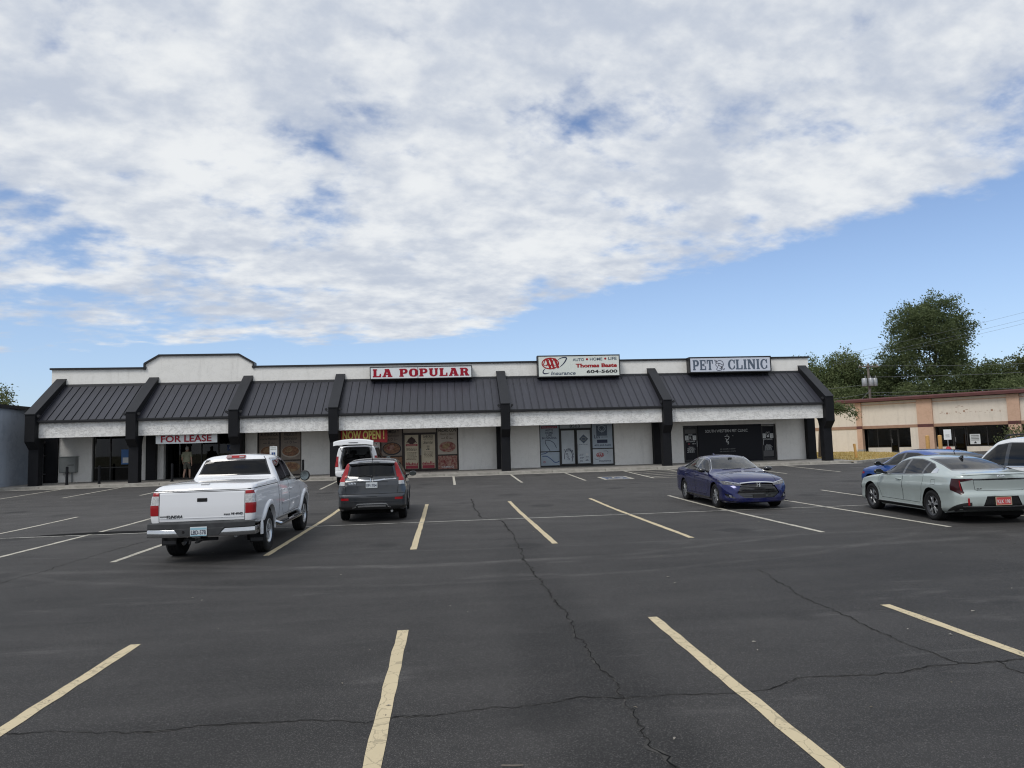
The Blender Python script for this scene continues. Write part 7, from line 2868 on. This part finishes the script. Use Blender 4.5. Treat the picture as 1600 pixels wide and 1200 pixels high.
# ------------------------------------------------------------------ blue saloon facing the camera
def build_saloon():
    R = on_lot('saloon_car', 'metallic dark blue saloon facing the camera near the pet clinic', 'car', 8.47, 20.80, -92.0)
    sp = dict(L=(-2.42, 2.44), axles=(1.50, -1.33), arch=.365, zc=.335, paint='paint_blue',
              top=[(-2.42, .96), (-2.41, 1.04), (-2.34, 1.075), (-2.0, 1.10), (-1.85, 1.125), (-1.2, 1.35), (-.8, 1.415), (-.4, 1.435), (0, 1.42), (.25, 1.375), (.6, 1.24), (1.06, 1.025), (1.13, 1.0), (1.6, .95), (2.05, .865), (2.28, .785), (2.40, .68), (2.44, .58)],
              belt=[(-2.42, .90), (-2.2, .99), (-1.5, .985), (0, .935), (1.0, .90), (1.5, .85), (2.1, .74), (2.44, .50)],
              wid=[(-2.42, .87), (-1.9, .915), (-1, .925), (1.2, .93), (1.8, .92), (2.44, .88)],
              wtop=[(-2.42, .74), (-2.0, .72), (-1.8, .68), (-1.2, .57), (-.5, .56), (.2, .58), (.6, .63), (1.05, .73), (1.2, .77), (2.0, .76), (2.44, .70)],
              zb=[(-2.42, .28), (-1.6, .19), (1.5, .18), (2.44, .20)],
              rad=[(-2.42, .07), (2.44, .07)], crown=[(-2.42, .03), (-1.9, .04), (0, .05), (1.2, .05), (2.44, .05)],
              side=[(0, -.09), (.06, -.035), (.18, -.012), (.42, -.018), (.62, -.006), (.74, .0), (.80, -.014), (.92, -.035), (1, -.055)],
              rf=(.42, .26), rr=(.28, .16), ef=(.5, [(.18, .02), (.30, .0), (.45, .015), (.62, .015), (.75, .08)], .17), er=(.45, [(.25, .08), (.5, .0), (.8, .02), (1.0, .06)], .10), bulge=.02, ghbow=.10, ghmid=-.4, ghrear=.8)
    c = Car(sp, R)
    c.arches()
    ws = c.window([(-.73, 1.045), (.73, 1.045), (.585, 1.375), (-.585, 1.375)], 'yz', lambda cc, n: .05 < cc.x < 1.15 and n.x > .22, 'windshield', 'car_glass_clear', .022)
    c.window([(-.60, 1.135), (.60, 1.135), (.50, 1.355), (-.50, 1.355)], 'yz', lambda cc, n: -1.95 < cc.x < -.9 and n.x < -.12, 'rear_window', 'car_glass_mid', .022)
    for s in (-1, 1):
        c.window([(-.14, .975), (.86, .945), (.55, 1.13), (.22, 1.30), (-.14, 1.345)], 'xz', left(s), 'window', 'car_glass_mid', .018)
        c.window([(-1.10, 1.01), (-.21, .975), (-.21, 1.345), (-.70, 1.325), (-1.02, 1.235)], 'xz', left(s), 'window', 'car_glass_mid', .018)
        c.window([(-1.52, 1.05), (-1.17, 1.02), (-1.10, 1.21), (-1.35, 1.14)], 'xz', left(s), 'window', 'car_glass_dark', .014)
        side_tube(c, [(.90, .955), (.57, 1.14), (.23, 1.315), (-.14, 1.362), (-.70, 1.342), (-1.05, 1.25), (-1.38, 1.15), (-1.54, 1.06)], 'chrome', 'chrome_trim', s, .009)
        c.door([(-.17, .34), (.88, .34), (1.02, .60), (1.02, .88), (.90, .935), (-.17, .96)], s, handle=(-.02, .845))
        c.door([(-1.12, .82), (-.95, .58), (-.86, .34), (-.185, .34), (-.185, .96), (-1.12, .985)], s, handle=(-1.0, .875))
        # long thin lamp: bright outer hook, dark inner part
        hl = mir([(.44, .635), (.86, .675), (.90, .765), (.80, .765), (.44, .70)], s)
        h = c.take(c.carve(planes_of(hl, 'yz'), lambda cc, n: cc.x > 1.75 and n.z < .8), 'headlight', 'lens_smoke', .004)
        strip_on(c, [(s * .47, .702), (s * .66, .735), (s * .80, .764)], 'reflector', 'running_light', .010, .018, True, h)
        for k, y in enumerate((.52, .60, .68, .76)):
            x = c.xsurf(s * y, .685, True)
            MB().box(x - .01, x + .008, s * y - .028, s * y + .028, .668, .70).build('lamp_cell', 'reflector', h, bevel=.006)
        # vent with fog lamp
        v = mir([(.60, .30), (.80, .33), (.86, .44), (.72, .40)], s)
        fv = c.take(c.carve(planes_of(v, 'yz'), frontish(1.8, .05)), 'air_vent', 'gloss_black', -.012)
        x = c.xsurf(s * .73, .365, True)
        MB().lathe([(.001, x + .004), (.035, x + .004), (.04, x - .02)], 'x', 12, (0, s * .73, .365)).build('fog_light', 'reflector', fv, smooth=40)
        c.take(c.carve(box_region(x=(None, -2.1), y=((.45, None) if s > 0 else (None, -.45)), z=(.80, .95)), rearish(-1.9, .0)), 'taillight', 'lens_red', .004)
        # bonnet shut lines
        c.gap([(1.20, .70 * s), (2.18, .58 * s)], 'xy', lambda cc, n: n.z > .45 and cc.z > .6, .009)
        c.gap([(1.06, .34), (1.06, .86)], 'xz', left(s), .009)
        side_strip(c, [(-1.0, .27), (1.1, .25)], 'plastic_black', 'side_skirt', s, .02, .05)
    gr = [(-.58, .44), (-.40, .315), (.40, .315), (.58, .44), (.44, .70), (-.44, .70)]
    g = c.take(c.carve(planes_of(gr, 'yz'), frontish(1.9, .1)), 'grille', 'gloss_black', -.025)
    for z, w in ((.655, .43), (.60, .45), (.55, .49), (.50, .52), (.45, .54), (.40, .50), (.355, .45)):
        strip_on(c, [(-w, z), (0, z + .004), (w, z)], 'plastic_black', 'grille_bar', -.004, .014, True, g)
    strip_on(c, [(-.46, .705), (-.2, .728), (0, .733), (.2, .728), (.46, .705)], 'chrome', 'chrome_bar', .012, .026, True)
    x = c.xsurf(0, .37, True)
    MB().box(x - .02, x + .004, -.17, .17, .325, .42).build('plate_mount', 'plastic_black', R, bevel=.006)
    emblem_h(c, 0, .655, True, .13)
    # chin spoiler
    strip_on(c, [(-.88, .215), (-.6, .235), (0, .225), (.6, .235), (.88, .215)], 'paint_blue', 'chin_spoiler', .035, .035, True)
    for s in (-1, 1):
        c.mirror(.76, .985, s, 'gloss_black', (.085, .115, .07), .07)
    # mirror and sensor behind the windscreen, wipers
    MB().box(.34, .37, -.11, .11, 1.245, 1.30).build('rearview_mirror', 'plastic_black', R, bevel=.01)
    MB().box(.36, .42, -.05, .05, 1.30, 1.36).build('sensor_box', 'plastic_black', R)
    MB().box(.40, .42, -.035, .035, 1.275, 1.325).build('sticker', 'ink_white', R)
    for (y0, y1) in ((-.45, .10), (.15, .60)):
        pts = []
        for k in range(5):
            y = y0 + (y1 - y0) * k / 4
            z = 1.03 + .03 * k / 4
            pts.append((c.xsurf(y, z, True) + .008, y, z))
        MB().tube(pts, .008, 6).build('wiper', 'plastic_black', R)
    antenna_fin(c, -.95, 'paint_blue')
    c.pillar([(-0.21, 0.975), (-0.14, 0.975), (-0.14, 1.345), (-0.21, 1.345)])
    c.pillar([(-1.17, 1.02), (-1.1, 1.01), (-1.02, 1.235), (-1.1, 1.21)])
    c.wheels(.335, .235, .235, 'blade', 'alloy')
    c.underside()
    c.cabin(.30, (-1.5, 1.1), rows=((-.95, (.36, -.36), .78), (-.10, (.37, -.37), .82)), dash=(.48, .90))
    MB().box(-1.85, -1.25, -.6, .6, 1.02, 1.04).build('parcel_shelf', 'cabin_grey', R)
    c.finish()


build_saloon()


# ------------------------------------------------------------------ pale green saloon, rear three-quarter
def build_green():
    R = on_lot('saloon_car', 'pale grey-green fastback saloon with angular dark red tail lamps', 'car', 11.80, 16.08, 83.5)
    sp = dict(L=(-2.36, 2.34), axles=(1.39, -1.33), arch=.372, zc=.335, paint='paint_mint',
              top=[(-2.36, .93), (-2.352, 1.01), (-2.31, 1.06), (-2.12, 1.08), (-1.98, 1.10), (-1.35, 1.275), (-.85, 1.375), (-.35, 1.415), (.1, 1.40), (.42, 1.32), (.72, 1.18), (1.10, 1.0), (1.18, .975), (1.7, .91), (2.08, .82), (2.25, .72), (2.34, .58)],
              belt=[(-2.36, .88), (-2.2, .99), (-1.5, .985), (0, .93), (1.0, .885), (1.5, .83), (2.05, .72), (2.34, .50)],
              wid=[(-2.36, .89), (-1.9, .92), (-1.4, .93), (-.6, .915), (.8, .915), (1.4, .925), (1.9, .91), (2.34, .85)],
              wtop=[(-2.36, .78), (-2.05, .74), (-1.9, .70), (-1.3, .60), (-.6, .56), (.2, .58), (.6, .64), (1.1, .74), (1.25, .77), (2.0, .74), (2.34, .66)],
              zb=[(-2.36, .30), (-1.6, .19), (1.5, .18), (2.34, .22)],
              rad=[(-2.36, .06), (2.34, .06)], crown=[(-2.36, .02), (-1.9, .03), (0, .045), (1.2, .05), (2.34, .05)],
              side=[(0, -.10), (.06, -.04), (.16, -.014), (.28, -.022), (.50, -.020), (.66, -.002), (.74, .0), (.80, -.014), (.92, -.035), (1, -.05)],
              rf=(.42, .26), rr=(.22, .12), ef=(.5, [(.2, .03), (.45, 0), (.65, .02), (.8, .1)], .16), er=(.4, [(.30, .05), (.42, .0), (.60, .0), (.70, .05), (.90, .03), (1.03, .0)], .10), bulge=.02, ghbow=.09, ghmid=-.4, ghrear=.6)
    c = Car(sp, R)
    c.arches()
    # tail lamps: upright blade at the corner with a thin inward arm
    for s in (-1, 1):
        bl = mir([(.735, .66), (.80, .62), (1.0, .80), (1.0, .955), (.80, .955)], s)
        t = c.take(c.carve(planes_of(bl, 'yz'), lambda cc, n: cc.x < -2.06 and n.z < .75), 'taillight', 'lens_red_dark', .006)
        arm = mir([(.56, .925), (.81, .885), (.81, .955), (.56, .955)], s)
        c.take(c.carve(planes_of(arm, 'yz'), rearish(-2.0, .1)), 'lamp_arm', 'lens_red_dark', .006, t)
        xx = c.xsurf(s * .80, .74, False)
        MB().tube([(xx - .012, s * .775, .69), (xx - .012, s * .80, .80), (c.xsurf(s * .80, .90, False) - .012, s * .80, .915)], .010, 6).build('lamp_line', 'lens_red', t)
    c.take(c.carve(box_region(x=(None, -2.0), y=(-.56, .56), z=(.915, .95)), rearish(-2.0, .1)), 'black_band', 'gloss_black', -.004)
    c.window([(-.66, 1.105), (.66, 1.105), (.545, 1.365), (-.545, 1.365)], 'yz', lambda cc, n: -2.05 < cc.x < -.75 and n.x < -.08 and n.z > .3, 'rear_window', 'car_glass_mid', .025)
    c.window([(-.70, 1.02), (.70, 1.02), (.56, 1.355), (-.56, 1.355)], 'yz', lambda cc, n: .1 < cc.x < 1.2 and n.x > .22, 'windshield', 'car_glass_mid', .024)
    for s in (-1, 1):
        c.window([(-.10, .965), (.86, .93), (.55, 1.12), (.26, 1.275), (-.10, 1.33)], 'xz', left(s), 'window', 'car_glass_dark', .018)
        c.window([(-.92, 1.0), (-.16, .965), (-.16, 1.335), (-.55, 1.335), (-.92, 1.28)], 'xz', left(s), 'window', 'car_glass_dark', .018)
        c.window([(-1.28, 1.03), (-.97, 1.005), (-.97, 1.265), (-1.12, 1.235), (-1.28, 1.165)], 'xz', left(s), 'window', 'car_glass_dark', .014)
        c.take(c.carve(planes_of([(-1.29, 1.03), (-1.50, 1.05), (-1.42, 1.13), (-1.31, 1.15)], 'xz'), left(s)), 'chrome_trim', 'chrome', .003)
        c.door([(-.13, .36), (.86, .36), (1.0, .60), (1.0, .86), (.90, .915), (-.13, .95)], s, handle=(.02, .85))
        c.door([(-1.02, .82), (-.93, .58), (-.86, .36), (-.145, .36), (-.145, .95), (-1.02, .985)], s)
        c.gap([(-1.36, .90), (-1.52, .90), (-1.52, .80), (-1.36, .80), (-1.36, .90)], 'xz', left(s), .006) if s > 0 else None
        side_strip(c, [(-.95, .235), (1.02, .225)], 'plastic_black', 'side_skirt', s, .025, .075)
        side_strip(c, [(-.95, .285), (1.02, .275)], 'alloy', 'skirt_trim', s, .030, .012)
        c.take(c.carve(box_region(x=(1.9, None), y=((.60, None) if s > 0 else (None, -.60)), z=(.52, .76)), frontish(1.8, .0)), 'headlight', 'lens_smoke', .004)
        xr = c.xsurf(s * .66, .47, False)
        MB().box(xr - .012, xr + .02, s * .68 - .016, s * .68 + .016, .40, .55).build('reflector_red', 'lens_red', R, bevel=.004)
    # lid shut lines, dark diffuser
    tp = rearish(-1.95, .1)
    for s in (-1, 1):
        c.gap([(.55 * s, .91), (.52 * s, .72), (.46 * s, .70)], 'yz', tp, .008)
    c.gap([(-.47, .70), (.47, .70)], 'yz', tp, .008)
    dif = [(-.90, .20), (.90, .20), (.90, .40), (.52, .40), (-.52, .40), (-.90, .40)]
    c.take(c.carve(box_region(x=(None, -1.72), y=(-.62, .62), z=(None, .385)), lambda cc, n: cc.x < -1.6 and n.z > -.8), 'diffuser', 'plastic_black', .004)
    for s in (-1, 1):
        c.take(c.carve([(Vector((-1.76, 0, .22)), Vector((.40, 0, .917))), hp('x', -1.72, 1), hp('y', .62 * s, -s)], lambda cc, n: cc.x < -1.6 and cc.y * s > .5 and n.z > -.8), 'corner_vent', 'plastic_black', .004)
    c.take(c.carve(planes_of([(-.40, .385), (.40, .385), (.32, .585), (-.32, .585)], 'yz'), tp), 'plate_recess', 'gloss_black', -.015)
    strip_on(c, [(-.78, .375), (0, .368), (.78, .375)], 'alloy', 'diffuser_trim', .016, .014, False)
    c.plate(0, .485, False, 'KLK 198', 'plate_red', 'ink_white', 'poster_cream', gap=.006)
    c.text('KIA', 'chrome', (0, 1.005), .17, .04, False, bold=.02)
    c.text('K4', 'chrome', (.44, .745), .10, .03, False, bold=.02)
    # ducktail lip
    strip_on(c, [(-.74, 1.035), (-.4, 1.05), (0, 1.052), (.4, 1.05), (.74, 1.035)], 'paint_mint', 'boot_lip', .020, .03, False)
    for s in (-1, 1):
        c.mirror(.74, .965, s, 'gloss_black', (.085, .115, .07), .075)
    c.take(c.carve(box_region(x=(2.0, None), y=(-.5, .5), z=(.30, .60)), frontish(2.0, .1)), 'grille', 'gloss_black', -.01)
    antenna_fin(c, -1.02, 'gloss_black')
    c.pillar([(-0.16, 0.965), (-0.1, 0.965), (-0.1, 1.33), (-0.16, 1.335)])
    c.pillar([(-0.97, 1.005), (-0.92, 1.0), (-0.92, 1.28), (-0.97, 1.265)])
    c.wheels(.335, .235, .235, 'star', 'alloy')
    c.underside()
    c.cabin(.30, (-1.5, 1.05), rows=((-.90, (.36, -.36), .74), (-.05, (.37, -.37), .80)), dash=(.52, .88))
    MB().box(-1.95, -1.2, -.6, .6, 1.0, 1.02).build('parcel_shelf', 'cabin_grey', R)
    c.finish()


build_green()


# ------------------------------------------------------------------ bright blue compact behind it
def build_compact():
    R = on_lot('compact_car', 'bright blue compact car, its nose past the pale green saloon', 'car', 14.38, 20.12, 91.0)
    sp = dict(L=(-2.12, 2.16), axles=(1.30, -1.28), arch=.35, zc=.32, paint='paint_azure',
              top=[(-2.12, .96), (-2.10, 1.06), (-2.02, 1.14), (-1.75, 1.27), (-1.3, 1.385), (-.6, 1.455), (0, 1.45), (.35, 1.38), (.7, 1.22), (1.08, 1.04), (1.16, 1.01), (1.6, .95), (1.95, .84), (2.10, .72), (2.16, .58)],
              belt=[(-2.12, .88), (-1.9, 1.02), (-1, 1.0), (0, .95), (1.0, .90), (1.5, .85), (1.95, .72), (2.16, .5)],
              wid=[(-2.12, .86), (-1.6, .89), (1.2, .895), (1.8, .88), (2.16, .82)],
              wtop=[(-2.12, .74), (-1.9, .70), (-1.3, .60), (-.5, .57), (.2, .58), (.6, .63), (1.1, .72), (1.3, .75), (1.9, .72), (2.16, .62)],
              zb=[(-2.12, .28), (0, .19), (2.16, .22)], rad=[(-2.12, .07), (2.16, .07)], crown=[(-2.12, .02), (0, .045), (2.16, .05)],
              side=[(0, -.09), (.06, -.035), (.18, -.012), (.45, -.016), (.66, 0), (.78, -.01), (.92, -.035), (1, -.055)],
              rf=(.42, .28), rr=(.25, .16), ef=(.5, [(.2, .04), (.45, 0), (.65, .02), (.8, .1)], .16), er=(.4, [(.3, .04), (.5, 0), (1.0, .05)], .10), bulge=.02, ghbow=.08, ghmid=-.3, ghrear=.6)
    c = Car(sp, R)
    c.arches()
    c.window([(-.68, 1.06), (.68, 1.06), (.56, 1.40), (-.56, 1.40)], 'yz', lambda cc, n: .05 < cc.x < 1.2 and n.x > .22, 'windshield', 'car_glass_mid', .024)
    c.window([(-.60, 1.17), (.60, 1.17), (.53, 1.37), (-.53, 1.37)], 'yz', lambda cc, n: -2.05 < cc.x < -1.2 and n.x < -.1, 'rear_window', 'car_glass_dark', .024)
    for s in (-1, 1):
        c.window([(-.10, .985), (.84, .95), (.55, 1.13), (.24, 1.31), (-.10, 1.36)], 'xz', left(s), 'window', 'car_glass_dark', .018)
        c.window([(-1.02, 1.02), (-.17, .985), (-.17, 1.365), (-.65, 1.36), (-1.02, 1.29)], 'xz', left(s), 'window', 'car_glass_dark', .018)
        c.door([(-.13, .36), (.84, .36), (.98, .60), (.98, .87), (.88, .93), (-.13, .965)], s, handle=(.0, .86))
        c.door([(-1.02, .82), (-.90, .58), (-.82, .36), (-.145, .36), (-.145, .965), (-1.02, 1.0)], s, handle=(-.88, .89))
        hl = c.take(c.carve(box_region(x=(1.72, None), y=((.50, None) if s > 0 else (None, -.50)), z=(.64, .78)), lambda cc, n: cc.x > 1.6 and n.z < .8), 'headlight', 'lens_smoke', .004)
        c.take(c.carve(box_region(x=(1.60, 1.72), y=((.60, None) if s > 0 else (None, -.60)), z=(.68, .74)), lambda cc, n: cc.x > 1.5), 'side_marker', 'lens_red', .004)
        c.take(c.carve(box_region(x=(None, -1.9), y=((.55, None) if s > 0 else (None, -.55)), z=(.80, 1.0)), rearish(-1.7, .0)), 'taillight', 'lens_red', .004)
        c.mirror(.74, .985, s, 'gloss_black', (.085, .11, .075), .07)
    c.take(c.carve(box_region(x=(1.85, None), y=(-.45, .45), z=(.35, .60)), frontish(1.8, .1)), 'grille', 'gloss_black', -.01)
    z = c.zsurf(-1.30, 0)
    MB().tube([(-1.30, 0, z - .01), (-1.44, 0, z + .15)], [.012, .005], 6).build('antenna', 'plastic_black', R)
    c.pillar([(-0.17, 0.985), (-0.1, 0.985), (-0.1, 1.36), (-0.17, 1.365)])
    c.wheels(.32, .215, .22, 'twin5', 'alloy')
    c.underside()
    c.cabin(.30, (-1.5, 1.05), rows=((-.85, (.34, -.34), .78), (-.02, (.35, -.35), .82)), dash=(.50, .92))
    c.finish()


build_compact()


# ------------------------------------------------------------------ white crossover at the right edge
def build_white():
    R = on_lot('crossover_car', 'white crossover with black roof rails cut off by the right edge', 'car', 14.10, 15.75, 90.0)
    sp = dict(L=(-2.40, 2.38), axles=(1.42, -1.38), arch=.395, zc=.36, paint='paint_white_suv',
              top=[(-2.40, 1.02), (-2.39, 1.12), (-2.33, 1.22), (-2.15, 1.48), (-2.06, 1.68), (-1.9, 1.735), (-1.0, 1.79), (-.2, 1.79), (.25, 1.73), (.58, 1.55), (1.04, 1.18), (1.12, 1.135), (1.6, 1.08), (2.1, .99), (2.28, .86), (2.38, .66)],
              belt=[(-2.40, .94), (-2.2, 1.09), (-1.2, 1.10), (0, 1.06), (1.0, 1.02), (1.6, .96), (2.1, .84), (2.38, .56)],
              wid=[(-2.40, .91), (-1.9, .94), (1.4, .945), (2.38, .87)],
              wtop=[(-2.40, .80), (-2.25, .78), (-2.05, .72), (-1, .68), (0, .68), (.5, .72), (1.05, .79), (1.3, .82), (2.1, .78), (2.38, .68)],
              zb=[(-2.40, .32), (0, .24), (2.38, .26)], rad=[(-2.40, .07), (2.38, .07)], crown=[(-2.40, .02), (0, .045), (2.38, .05)],
              side=[(0, -.08), (.06, -.03), (.2, -.01), (.45, -.014), (.66, 0), (.78, -.01), (.92, -.03), (1, -.05)],
              rf=(.40, .26), rr=(.22, .14), ef=(.5, [(.3, .04), (.5, 0), (.7, .02), (1.0, .1)], .14), er=(.4, [(.3, .04), (.5, 0), (1.1, .05)], .08), bulge=.02, ghbow=.07, ghmid=-.4, ghrear=.5)
    c = Car(sp, R)
    c.arches()
    c.window([(-.72, 1.19), (.72, 1.19), (.64, 1.70), (-.64, 1.70)], 'yz', lambda cc, n: .0 < cc.x < 1.2 and n.x > .22, 'windshield', 'car_glass_mid', .024)
    c.window([(-.66, 1.24), (.66, 1.24), (.58, 1.56), (-.58, 1.56)], 'yz', lambda cc, n: cc.x < -1.95 and n.x < -.2, 'rear_window', 'car_glass_dark', .024)
    for s in (-1, 1):
        c.window([(-.14, 1.10), (.84, 1.065), (.54, 1.36), (.20, 1.60), (-.14, 1.65)], 'xz', left(s), 'window', 'car_glass_dark', .020)
        c.window([(-1.10, 1.12), (-.21, 1.10), (-.21, 1.655), (-1.02, 1.65)], 'xz', left(s), 'window', 'car_glass_dark', .020)
        c.window([(-1.80, 1.25), (-1.18, 1.135), (-1.10, 1.64), (-1.55, 1.60)], 'xz', left(s), 'window', 'car_glass_dark', .020)
        side_strip(c, [(.92, 1.045), (-.2, 1.085), (-1.2, 1.115)], 'chrome', 'chrome_trim', s, .006, .014)
        c.door([(-.17, .40), (.84, .40), (1.0, .66), (1.0, .98), (.88, 1.04), (-.17, 1.075)], s, handle=(-.02, .96))
        c.door([(-1.12, .92), (-1.02, .64), (-.90, .40), (-.185, .40), (-.185, 1.075), (-1.12, 1.10)], s, handle=(-1.0, .98))
        c.take(c.carve(box_region(x=(1.95, None), y=((.55, None) if s > 0 else (None, -.55)), z=(.72, .88)), lambda cc, n: cc.x > 1.8 and n.z < .8), 'headlight', 'lens_smoke', .004)
        c.take(c.carve(box_region(x=(None, -2.15), y=((.55, None) if s > 0 else (None, -.55)), z=(.88, 1.06)), rearish(-1.9, .0)), 'taillight', 'lens_red', .004)
        c.mirror(.76, 1.10, s, 'gloss_black', (.09, .115, .08), .075)
        MB().tube([(-1.85, s * .65, 1.70), (-1.75, s * .65, 1.79), (-.3, s * .64, 1.84), (-.0, s * .635, 1.82), (.10, s * .63, 1.74)], .020, 8).build('roof_rail', 'plastic_black', R, smooth=50)
    c.take(c.carve(box_region(z=(None, .40)), lambda cc, n: cc.z < .45 and n.z > -.7), 'cladding', 'plastic_black', .006)
    c.take(c.carve(box_region(x=(2.0, None), y=(-.5, .5), z=(.48, .72)), frontish(2.0, .1)), 'grille', 'gloss_black', -.01)
    c.plate(0, .86, False, 'JXT-442')
    c.pillar([(-0.21, 1.1), (-0.14, 1.1), (-0.14, 1.65), (-0.21, 1.655)])
    c.pillar([(-1.18, 1.135), (-1.1, 1.12), (-1.02, 1.65), (-1.1, 1.64)])
    c.wheels(.36, .235, .235, 'twin5', 'alloy')
    c.underside()
    c.cabin(.42, (-1.9, 1.1), rows=((-.95, (.36, -.36), .80), (-.05, (.37, -.37), .84)), dash=(.52, 1.06))
    c.finish()


build_white()
